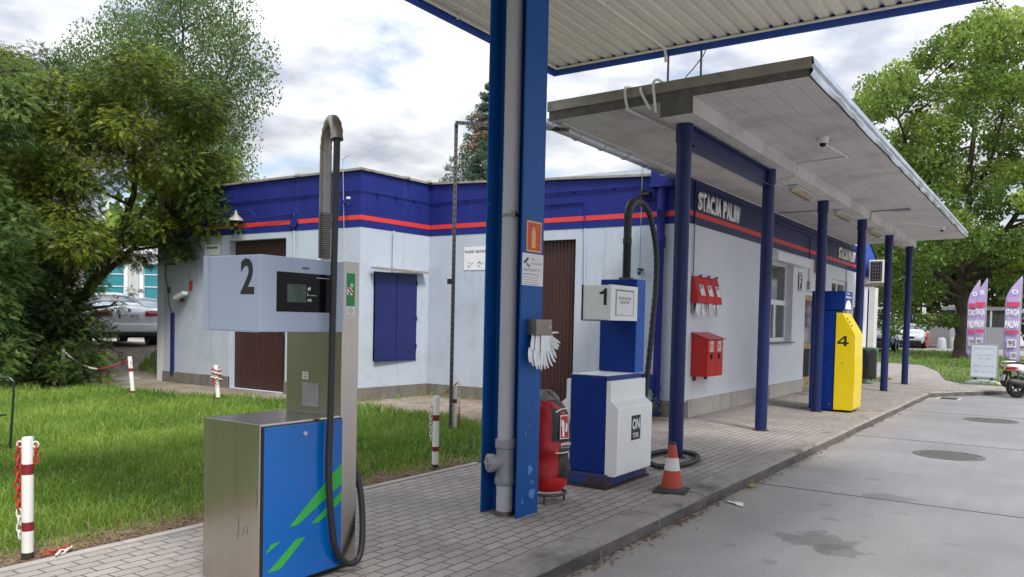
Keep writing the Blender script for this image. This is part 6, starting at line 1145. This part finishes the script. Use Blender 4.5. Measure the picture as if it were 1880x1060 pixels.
# ------------------------------------------------------------------ cars
def car(name, label, loc, heading, paint, plate_txt=None, roundel=False, suv=0., Lc=4.62, group=None, wd=.9):
    t = thing(name, label, 'car', loc, heading, group); M_ = WM[t.name]; hh = suv
    # x forward from the rear bumper; stations: x, underside, sill-beltline, top, half width, roof half width
    ST = [(0,.40,.72,.80+hh*.3,.72,.60),(.05,.28,.80,.95+hh*.3,.82,.62),(.25,.24,.86,1.03+hh*.4,.87,.62),(.72,.22,.90,1.06+hh*.6,.89,.60),(.98,.20,.91,1.10+hh*.8,.9,.60),(1.55,.18,.92,1.36+hh,.9,.545),(2.0,.18,.92,1.42+hh,.9,.56),(2.7,.18,.91,1.40+hh,.9,.57),(3.35,.18,.89,1.03+hh*.6,.89,.62),(3.45,.18,.89,.97+hh*.5,.89,.63),(4.1,.2,.82,.88+hh*.4,.87,.62),(4.45,.24,.7,.74+hh*.3,.80,.56),(4.62,.36,.58,.6+hh*.2,.66,.5)]
    b = B(M_); rings = []; kx = Lc/4.62; kw = wd/.9
    for x, zb, bl, zt, hw, rw in ST:
        x *= kx; half = [(0,zb),(hw*.8,zb),(hw*.97,zb+.12),(hw,(zb+bl)/2+.05),(hw*.975,bl-.03),(hw*.955,bl+.0),(rw+.03,zt-.05),(rw*.8,zt),(0,zt+.025)]
        if zt-bl < .16: half = [(0,zb),(hw*.8,zb),(hw*.97,zb+.12),(hw,(zb+bl)/2+.05),(hw*.97,bl-.03),(hw*.93,bl+.0),(rw+.1,zt-.012),(rw*.8,zt),(0,zt+.02)]
        half = [(y*kw, z) for y, z in half]
        ring = [b.v((x,y,z)) for y, z in half]+[b.v((x,-y,z)) for y, z in half[-2:0:-1]]; rings.append(ring)
    n = len(rings[0])
    for i, (A, C) in enumerate(zip(rings, rings[1:])):
        for k in range(n):
            x = ST[i][0]; kk = min(k, n-1-k); b.mi = 0
            if kk == 5 and .9 <= x < 3.3: b.mi = 1
            if i in (4, 7) and kk in (6, 7): b.mi = 1
            if kk in (0,): b.mi = 2
            b.f([A[k], A[(k+1)%n], C[(k+1)%n], C[k]])
    b.mi = 0; b.f(rings[0][::-1]); b.f(rings[-1]); body = b.build('body', [paint, m_cglass, m_black], t, smooth=True, sub=2)
    for x in (.92*kx, 3.72*kx):
        for s in (-1, 1):
            Mw = M_ @ Matrix.Translation((x, s*(wd-.10), .325)); b = B(Mw); b.lathe((0,0,0), [(.20,-.1),(.30,-.1),(.325,-.07),(.325,.07),(.30,.1),(.20,.1)], 28, 'Y', cap=False); w = b.build('wheel', m_black, t, smooth=True)
            b = B(Mw); b.lathe((0,0,0), [(.2,-.085),(.2,.085)], 24, 'Y'); b.build('rim', m_dark, w)
            b = B(Mw)
            for k in range(7):
                a = k*2*math.pi/7; b.prism([(.03*math.cos(a+1.2),s*.087,.03*math.sin(a+1.2)),(.2*math.cos(a+.13),s*.09,.2*math.sin(a+.13)),(.2*math.cos(a-.13),s*.09,.2*math.sin(a-.13)),(.03*math.cos(a-1.2),s*.087,.03*math.sin(a-1.2))], (0,s*.012,0))
            b.tube([(.2*math.cos(a),s*.094,.2*math.sin(a)) for a in np.linspace(0,2*math.pi,25)[:-1]], .012, 6, closed=True); b.build('spoke', m_alu, w)
            b = B(Mw); b.lathe((0,-s*.02,0), [(.36,-.06),(.36,.122)] if s > 0 else [(.36,-.122),(.36,.06)], 24, 'Y', cap=False); b.build('arch_liner', m_dark, t)
    # rear details
    for s in (-1, 1):
        b = B(M_); y0, y1 = sorted((s*.40*kw, s*.83*kw)); zl = .78+hh*.25
        pts = [(.015 if abs(y) < .7*kw else .05, y) for y in np.linspace(s*.40*kw, s*.80*kw, 6)]+[(.22, s*.865*kw)]
        lo = [b.v((x-.03,y,zl+.005*i)) for i, (x,y) in enumerate(pts)]; hi = [b.v((x-.0,y,zl+.14-.0*i)) for i, (x,y) in enumerate(pts)]
        for i in range(len(pts)-1): b.f([lo[i],lo[i+1],hi[i+1],hi[i]])
        o = b.build('tail_light', m_tail, t, smooth=True); md = o.modifiers.new('thick', 'SOLIDIFY'); md.thickness = .05; md.offset = 0
    b = B(M_); b.box(-.035,.3,-.74*kw,.74*kw,.27,.36); b.build('bumper_skirt', m_black, t, bev=.02)
    b = B(M_); b.box(-.055,.25,-.80*kw,.80*kw,.37,.60); b.build('bumper', paint, t, bev=.05, seg=3, smooth=True)
    b = B(M_); b.box(-.03,.01,-.27,.27,.715,.845); b.build('plate_recess', paint, t, bev=.01)
    b = B(M_); b.box(-.038,-.0305,-.26,.26,.722,.836); pl = b.build('license_plate', m_wprint, t)
    b = B(M_); b.box(-.0395,-.0382,.215,.258,.724,.834); b.build('country_band', m_eu, pl)
    if plate_txt:
        txt(plate_txt, M_ @ Vector((-.0396,.20,.745)), M_.to_3x3() @ Vector((0,-1,0)), Z3, .43, .075, m_print, 'lettering', pl, 0, .0)
    if roundel:
        Mr = M_ @ Matrix.Translation((-.012,0,.93)) @ Matrix.Rotation(R(-16),4,'Y'); b = B(Mr); b.lathe((0,0,0), [(.041,-.006),(.041,.0)], 24, 'X'); o = b.build('roundel', m_print, t)
        b = B(Mr)
        for a0, mi in ((0,0),(90,1),(180,0),(270,1)): b.mi = mi; b.poly([(-.0075,0,0)]+[(-.0075,.027*math.cos(R(a0+a)),.027*math.sin(R(a0+a))) for a in (0,30,60,90)])
        b.build('quadrant', [m_wprint, m_eu], o)
    # front details
    for s in (-1, 1):
        b = B(M_); pts = [(4.50*kx, s*.38*kw), (4.44*kx, s*.55*kw), (4.32*kx, s*.70*kw), (4.1*kx, s*.83*kw)]; z = .60+hh*.15
        lo = [b.v((x+.06,y,z)) for x, y in pts]; hi = [b.v((x,y,z+.13)) for x, y in pts]
        for i in range(3): b.f([lo[i],lo[i+1],hi[i+1],hi[i]])
        o = b.build('headlight', m_head_l, t, smooth=True); md = o.modifiers.new('thick','SOLIDIFY'); md.thickness = .06; md.offset = 0
        b = B(M_); b.box(3.0*kx,3.12*kx,s*(wd+.02)-.09,s*(wd+.02)+.09,.93,1.05); b.build('mirror', paint, t, bev=.03)
    b = B(M_); b.box(4.5*kx,4.63*kx,-.33*kw,-.03,.55,.68); b.box(4.5*kx,4.63*kx,.03,.33*kw,.55,.68); b.build('grille', m_dark, t, bev=.02)
    b = B(M_); b.box(4.3*kx,4.66*kx,-.70*kw,.70*kw,.24,.44); b.build('front_skirt', m_black, t, bev=.04)
    return t
car('parked_car', 'silver saloon seen from behind with red tail lights and plate WY 6892L', (11.62,19.60,.66), 1.30, m_silver, 'WY 6892L', True)
car('parked_car', 'pale blue car mostly hidden behind the yew', (10.6,25.2,.68), 1.5, m_ltcar)
car('parked_car', 'pale car beyond the silver saloon in front of the teal garage', (16.5,26.3,.68), 1.2, m_ltcar)
car('parked_car', 'dark car facing the camera beyond the last canopy columns', (47.8,7.9,.36), math.pi+.10, m_bcar, suv=.12)
car('parked_car', 'white car parked behind the dark car', (56.5,7.4,.44), math.pi+.05, m_wcar, roundel=False)
# ------------------------------------------------------------------ gate, barrier, booth, blocks
t = thing('palisade_gate', 'grey palisade gate with curved pale tips behind the barrier', 'gate', (54,6.5,.4)); b = B(); h = B()
for i in range(26):
    y = 9.2-i*.155; x = 54.5+i*.01; b.tube([(x,y,.4),(x,y,2.2),(x-.05,y-.03,2.4),(x-.2,y-.08,2.47)], .024, 6); 
b.build('bar', m_booth, t); h.box(54.53,54.58,5.3,9.3,.55,.65); h.box(54.53,54.58,5.3,9.3,2.0,2.08); h.build('rail', m_alu, t)
b = B(); b.box(54.3,54.42,8.15,8.27,.4,2.5); b.build('gate_post', m_frame, t); b = B(); b.lathe((54.36,8.21,2.5), [(.09,0),(.09,.22)], 12); b.build('warning_light', m_yel, t)
b = B(); b.box(54.62,54.66,5.3,9.3,.45,1.95); b.build('backing_sheet', m_gprint, t)
t = thing('parking_barrier', 'orange barrier housing with a raised white boom', 'barrier', (53.5,6.5,.4)); b = B(); b.box(53.2,53.6,6.28,6.68,.4,1.33); b.build('housing', m_orange, t, bev=.03)
b = B(); b.tube([(53.3,6.5,1.3),(53.3,6.5,4.4)], .05, 8); b.build('boom', m_white, t)
b = B(); b.box(53.24,53.36,6.44,6.56,1.34,2.0); b.prism([(53.2,6.6,1.6),(53.2,6.68,1.7),(53.2,6.62,3.2),(53.2,6.52,3.3)], (.03,0,0)); b.build('counterweight', m_white, t)
t = thing('guard_booth', 'grey guard booth with dark windows beside the maple trunk', 'booth', (56,4.6,.45)); b = B(); b.box(55.5,58.5,2.2,5.75,.4,1.75); b.build('wall', m_booth, t); b = B(); b.box(55.45,58.55,2.15,5.8,2.75,2.95); b.build('roof', m_gprint, t)
b = B(); b.box(55.55,58.45,2.25,5.7,1.75,2.75); b.build('window', m_pane, t); b = B()
for y in (5.65,5.0,4.1,3.2,2.3): b.box(55.48,55.54,y,y+.1,1.75,2.75)
b.box(55.46,55.5,5.12,5.72,.42,1.7); b.build('frame', m_greyp, t)
for i, (x, y) in enumerate(((53.9,5.62),(54.3,5.03),(54.4,4.60),(54.5,4.17))):
    t = thing('concrete_block', ['dark weathered concrete block beside the palisade gate','pale tapered concrete block, second from the gate','pale tapered concrete block, third from the gate','pale tapered concrete block partly behind the maple trunk'][i], 'block', (x,y,.42), group='tapered concrete blocks by the booth')
    b = B(); b.lathe((x,y,.40), [(.29,0),(.28,.1),(.21,.6),(.17,.66),(.1,.68)], 18); b.build('block', m_caststone if i else m_greyp, t, smooth=True)
b0 = thing('far_flag', 'small purple advertising flag standing by the guard booth', 'flag', (54.9,4.95,.45)); b = B(); b.tube([(54.9,4.95,.4),(54.9,4.95,2.6)], .02, 6); b.build('pole', m_alu, b0)
b = B(); b.prism([(54.88,4.93,1.9),(54.88,4.55,2.0),(54.88,4.6,2.75),(54.88,4.93,2.7)], (.01,0,0)); b.build('flag_fabric', m_purple, b0)
# ------------------------------------------------------------------ feather flags
def flag(label, x, y, zb, ht, wdt, bendy, ang, panels):
    t = thing('feather_flag', label, 'flag', (x,y,0), ang, 'purple feather flags'); M_ = WM[t.name]; z0 = float(H(x,y))
    # pole on the right (+u), fabric to the left; u axis = local Y
    pole = [(0,0,z0)]+[(0,-bendy*(k/12)**3*.35,zb+(ht*.98)*k/12) for k in range(13)]; b = B(M_); b.tube(pole, .014, 8); b.build('pole', m_alu, t)
    b = B(M_); b.box(-.2,.2,-.2,.2,z0,z0+.04); b.build('base', m_gprint, t)
    b = B(M_); n = 26; prev = None
    def edge(k):
        s = k/n; z = zb+ht*s; yr = -bendy*s**3*.35; w = wdt*(min(1, (s/.12)**.6) if s < .12 else 1)*(1 if s < .72 else max(.02, 1-((s-.72)/.28)**1.7)); return z, yr, w, s
    for k in range(n+1):
        z, yr, w, s = edge(k); cur = [b.v((.03*math.sin(5*s+q*2.2)*q, yr+.0+w*q, z+(.25*(1-q) if s < .01 else 0)*0)) for q in np.linspace(0,1,6)]
        if prev:
            for q in range(5): b.f([prev[q],prev[q+1],cur[q+1],cur[q]])
        prev = cur
    fb = b.build('flag_fabric', m_purple, t, smooth=True); md = fb.modifiers.new('thick','SOLIDIFY'); md.thickness = .004
    rv = M_.to_3x3() @ Vector((0,-1,0)); 
    for kind, s, q0, q1, hgt, body in panels:
        z, yr, w, _ = edge(s*n); o = M_ @ Vector((-.06, yr+w*q1, z)); ww = w*(q1-q0)
        if kind == 't': txt(body, o, rv, Z3, ww, hgt, m_wprint, 'lettering', fb, .003, .03)
        elif kind == 'g':
            b = B(); plate(b, o, rv, Z3, ww, hgt, .004); pp = b.build('price_panel', m_flaggr, fb)
            if body: txt(body, o-Vector((.008,0,0))+rv*ww*.15+Vector((0,0,hgt*.2)), rv, Z3, ww*.7, hgt*.6, m_print, 'lettering', pp, .0, .01)
        else: b = B(); plate(b, o, rv, Z3, ww, hgt, .004); b.build('red_bar', m_flagred, fb)
    return t
pan = [('t',.80,.25,.7,.16,'O'),('r',.66,.1,.9,.16,''),('t',.55,.1,.95,.26,'STACJA'),('t',.42,.1,.95,.26,'PALIW'),('r',.36,.1,.9,.11,''),('g',.20,.2,.8,.3,'95'),('g',.07,.25,.8,.26,'ON')]
flag('purple feather flag with a single O at its top, partly covered by its twin', 33.7,2.36,.38,3.0,.36,.0,.10, pan)
flag('purple feather flag with OR at its top, covering part of its twin', 33.2,2.10,.38,3.05,.34,.0,-.06, [(k,s,a,c,h,'OR' if t_ == 'O' else t_) for k,s,a,c,h,t_ in pan])
flag('purple feather flag standing alone behind the white scooter', 34.2,1.08,.32,3.2,.5,.0,.05, pan)
# ------------------------------------------------------------------ whiteboard pavement sign
t = thing('pavement_sign', 'whiteboard pavement sign with faint handwriting on a grey base', 'sign', (27.15,1.72,0), -.12); M_ = WM[t.name]
b = B(M_); b.box(-.02,.02,-.355,.355,.17,1.16); b.build('frame', m_alu, t, bev=.012)
b = B(M_); b.box(-.0235,-.0205,-.325,.325,.205,1.125); bd = b.build('panel', m_board, t)
b = B(M_); b.box(.0205,.0235,-.325,.325,.205,1.125); b.build('panel', m_board, t)
b = B(M_); pr_ = [(-.46,0),(-.44,.045),(-.25,.10),(0,.12),(.25,.10),(.44,.045),(.46,0)]; b.prism([(-.2,y,z) for y, z in pr_], (.4,0,0)); b.build('base', m_greyp, t, bev=.02)
b = B(M_); b.box(-.02,.02,-.25,-.17,.1,.175); b.box(-.02,.02,.17,.25,.1,.175); b.build('bracket', m_print, t)
rv = M_.to_3x3() @ Vector((0,-1,0))
for s, y0, z, w, h in (('Stacja Paliw',.27,.99,.52,.07),('Czynna Pon-Pt',.25,.80,.48,.07),('7:00 - 21:00',.14,.70,.30,.06),('Pb95 - 6,44 zł',.26,.47,.52,.08),('ON - 6,02 zł',.26,.31,.50,.08)): txt(s, M_ @ Vector((-.024,y0,z)), rv, Z3, w, h, m_marker, 'handwriting', bd, .0008)
# ------------------------------------------------------------------ scooter
t = thing('scooter', 'white maxi scooter parked at the kerb near the whiteboard sign', 'scooter', (23.75,1.0,-.12), -.95); M_ = WM[t.name]
def wheel(x, rr, tw, rim, nm='wheel'):
    Mw = M_ @ Matrix.Translation((x,0,rr)); b = B(Mw); w = tw/2; b.lathe((0,0,0), [(rr*.62,-w*.8),(rr*.8,-w),(rr*.93,-w*.82),(rr,-w*.3),(rr,w*.3),(rr*.93,w*.82),(rr*.8,w),(rr*.62,w*.8)], 32, 'Y', cap=False); o = b.build(nm, m_black, t, smooth=True)
    b = B(Mw); b.tube([(rr*.62*math.cos(a),0,rr*.62*math.sin(a)) for a in np.linspace(0,2*math.pi,25)[:-1]], w*.6, 6, closed=True)
    for k in range(5): a = k*2*math.pi/5; b.tube([(0,0,0),(rr*.6*math.cos(a),0,rr*.6*math.sin(a))], [.03,.018], 6)
    b.lathe((0,0,0), [(.05,-w*.9),(.05,w*.9)], 14, 'Y'); b.build('rim', m_iron, o, smooth=True)
wheel(.28, .275, .14, 1); wheel(1.78, .28, .11, 1)
def loft(name, st, m, n=16, sub=1):
    b = B(M_); rings = []
    for x, zc, hh, hw, pw in st: rings.append([b.v((x, hw*math.copysign(abs(math.cos(a))**pw, math.cos(a)), zc+hh*math.copysign(abs(math.sin(a))**pw, math.sin(a)))) for a in np.linspace(0,2*math.pi,n+1)[:-1]])
    for A, C in zip(rings, rings[1:]):
        for k in range(n): b.f([A[k],A[(k+1)%n],C[(k+1)%n],C[k]])
    b.f(rings[0][::-1]); b.f(rings[-1]); return b.build(name, m, t, smooth=True, sub=sub)
loft('tail_fairing', [(-.08,.80,.035,.10,.8),(.0,.79,.08,.17,.8),(.2,.75,.12,.22,.8),(.5,.68,.17,.24,.8),(.85,.58,.22,.23,.8),(1.1,.42,.2,.2,.8)], m_scoot)
loft('seat', [(.02,.90,.03,.10,.8),(.15,.90,.05,.15,.8),(.5,.85,.06,.18,.8),(.62,.80,.05,.17,.8),(.95,.77,.05,.15,.8),(1.1,.76,.02,.08,.8)], m_black)
loft('rear_cowl', [(-.12,.895,.012,.10,.8),(-.02,.905,.02,.17,.8),(.18,.915,.02,.19,.8)], m_scoot)
loft('front_shield', [(1.35,.55,.30,.17,.8),(1.5,.65,.42,.24,.8),(1.62,.72,.35,.22,.8),(1.72,.75,.2,.14,.8)], m_scoot); loft('front_fender', [(1.55,.5,.06,.08,.8),(1.78,.58,.04,.085,.8),(2.02,.48,.04,.06,.8)], m_scoot); loft('floorboard', [(.9,.32,.1,.17,.7),(1.2,.28,.07,.19,.7),(1.5,.32,.12,.18,.7)], m_gprint)
loft('engine', [(.15,.33,.09,.12,.8),(.5,.33,.12,.14,.8),(.9,.33,.12,.12,.8)], m_iron)
b = B(M_); b.tube([(.9,-.2,.3),(.55,-.22,.34),(.3,-.23,.38)], [.03,.04,.06], 10); b.tube([(.45,-.23,.36),(-.05,-.24,.43)], [.075,.065], 14); b.tube([(-.05,-.24,.43),(-.08,-.24,.434)], [.05,.045], 12); b.build('exhaust', m_iron, t, smooth=True)
b = B(M_); b.tube([(.28,.13,.28),(.2,.15,.5),(.18,.16,.72)], .025, 8); b.tube([(.28,-.13,.28),(.2,-.15,.5),(.18,-.16,.72)], .025, 8); b.build('shock_absorber', m_iron, t)
b = B(M_); b.prism([(-.02,-.11,.68),(-.02,.11,.68),(-.10,.10,.36),(-.10,-.10,.36)], (.03,0,.0)); b.prism([(-.1,-.09,.36),(-.1,.09,.36),(-.02,.08,.26),(-.02,-.08,.26)], (.02,0,0)); b.build('rear_mudguard', m_black, t)
Mt = M_ @ Matrix.Translation((-.085,0,.50)) @ Matrix.Rotation(R(14),4,'Y'); b = B(Mt); b.box(-.03,-.022,-.095,.095,-.07,.07); lp = b.build('license_plate', m_wprint, t)
b = B(Mt); b.box(-.0325,-.0302,.06,.094,0,.068); b.build('country_band', m_eu, lp); b = B(Mt)
for k in range(3): b.box(-.0325,-.0302,.05-.04*k-.025,.05-.04*k,.01,.055)
for k in range(4): b.box(-.0325,-.0302,.075-.042*k-.028,.075-.042*k,-.055,-.012)
b.build('plate_marks', m_gprint, lp)
for s in (-1,1):
    b = B(M_); b.prism([(-.085,s*.06,.755),(-.06,s*.15,.765),(.05,s*.195,.79),(.16,s*.225,.77),(.10,s*.218,.72),(0,s*.185,.70),(-.075,s*.09,.70)], (-.012,s*.012,.0)); b.build('tail_light', m_tail, t, bev=.004)
    b = B(M_); b.tube(spline([(1.5,s*.10,1.02),(1.42,s*.22,1.06),(1.36,s*.34,1.04)],4), .014, 8); b.tube([(1.46,s*.2,1.06),(1.52,s*.32,1.2)], .008, 6); b.build('handlebar', m_black, t)
    b = B(M_ @ Matrix.Translation((1.51,s*.40,1.23)) @ Matrix.Rotation(.25*s,4,'X')); b.lathe((0,0,0), [(.02,-.035),(.06,-.028),(.075,0),(.06,.02),(.02,.025)], 16, 'X'); b.build('mirror', m_scoot, t, smooth=True)
b = B(M_); b.prism([(1.62,-.17,1.0),(1.62,.17,1.0),(1.42,.13,1.38),(1.42,-.13,1.38)], (.006,0,.003)); b.build('windscreen', m_cglass, t)
b = B(M_); b.tube([(.5,.16,.2),(.45,.2,.02),(.4,.2,-.0)], .012, 6); b.build('side_stand', m_iron, t)
# ------------------------------------------------------------------ garden chair at the left edge
t = thing('garden_chair', 'dark green tubular garden chair standing on the lawn', 'chair', (3.75,9.0,0)); O = Vector((3.86,8.72,0))+Vector((-sy,cy,0))*.26; lf = Vector((-sy,cy,0)); fw = Vector((cy,sy,0))
m_chair = mat('dark_green_tube', (.012,.03,.02), .4); 
for k, q in enumerate((0,.5)):
    b = B(); c = O+lf*0+fw*q; b.tube(spline([c+Vector((0,0,0)), c+lf*.0+Vector((0,0,.3))+Vector((cy,sy,0))*0+(-lf)*.02, c-lf*.045+Vector((0,0,.72)), c-lf*.02+Vector((0,0,.80)), c+lf*.07+Vector((0,0,.82)), c+lf*.5+Vector((0,0,.80))],5), .013, 8); b.tube([c+lf*.5+Vector((0,0,.80)), c+lf*.42], .013, 8); b.build('side_frame', m_chair, t)
b = B(); b.prism([O+lf*.03+Vector((0,0,.42)), O+lf*.47+Vector((0,0,.40)), O+lf*.47+fw*.5+Vector((0,0,.40)), O+lf*.03+fw*.5+Vector((0,0,.42))], (0,0,.015)); b.build('seat', m_chair, t)
b = B(); b.prism([O+lf*.47+Vector((0,0,.45)), O+lf*.5+Vector((0,0,.80)), O+lf*.5+fw*.5+Vector((0,0,.80)), O+lf*.47+fw*.5+Vector((0,0,.45))], lf*.012); b.build('backrest', m_chair, t)
# ------------------------------------------------------------------ separate runs of pipe, cable and bracket become parts of their own
def split_runs(o):
    me = o.data; n = len(me.vertices); par = list(range(n))
    def find(a):
        while par[a] != a: par[a] = par[par[a]]; a = par[a]
        return a
    for e in me.edges:
        a, c = find(e.vertices[0]), find(e.vertices[1]); par[a] = c
    gr = {}
    for v in me.vertices: gr.setdefault(find(v.index), []).append(v.co.copy())
    if len(gr) < 2: return
    size = {k: max((max(p[i] for p in v)-min(p[i] for p in v)) for i in range(3)) for k, v in gr.items()}
    big = [k for k in gr if size[k] > .15] or list(gr); mid = {k: sum(gr[k], Vector())/len(gr[k]) for k in gr}
    owner = {k: k if k in big else min(big, key=lambda q: min((mid[k]-p).length for p in gr[q])) for k in gr}
    for k in big[1:]:
        c = o.copy(); c.data = me.copy(); COL.objects.link(c); WM[c.name] = WM.get(o.name, Matrix())
        bm = bmesh.new(); bm.from_mesh(c.data); bm.verts.ensure_lookup_table(); bmesh.ops.delete(bm, geom=[bm.verts[i] for i in range(n) if owner[find(i)] != k], context='VERTS'); bm.to_mesh(c.data); bm.free()
    bm = bmesh.new(); bm.from_mesh(me); bm.verts.ensure_lookup_table(); bmesh.ops.delete(bm, geom=[bm.verts[i] for i in range(n) if owner[find(i)] != big[0]], context='VERTS'); bm.to_mesh(me); bm.free()
for o in [o for o in S.objects if o.type == 'MESH' and o.parent and o.name.split('.')[0] in ('conduit','cable_drop','gutter_bracket','bracket','handlebar','fascia','footing','shutter_hinge')]: split_runs(o)
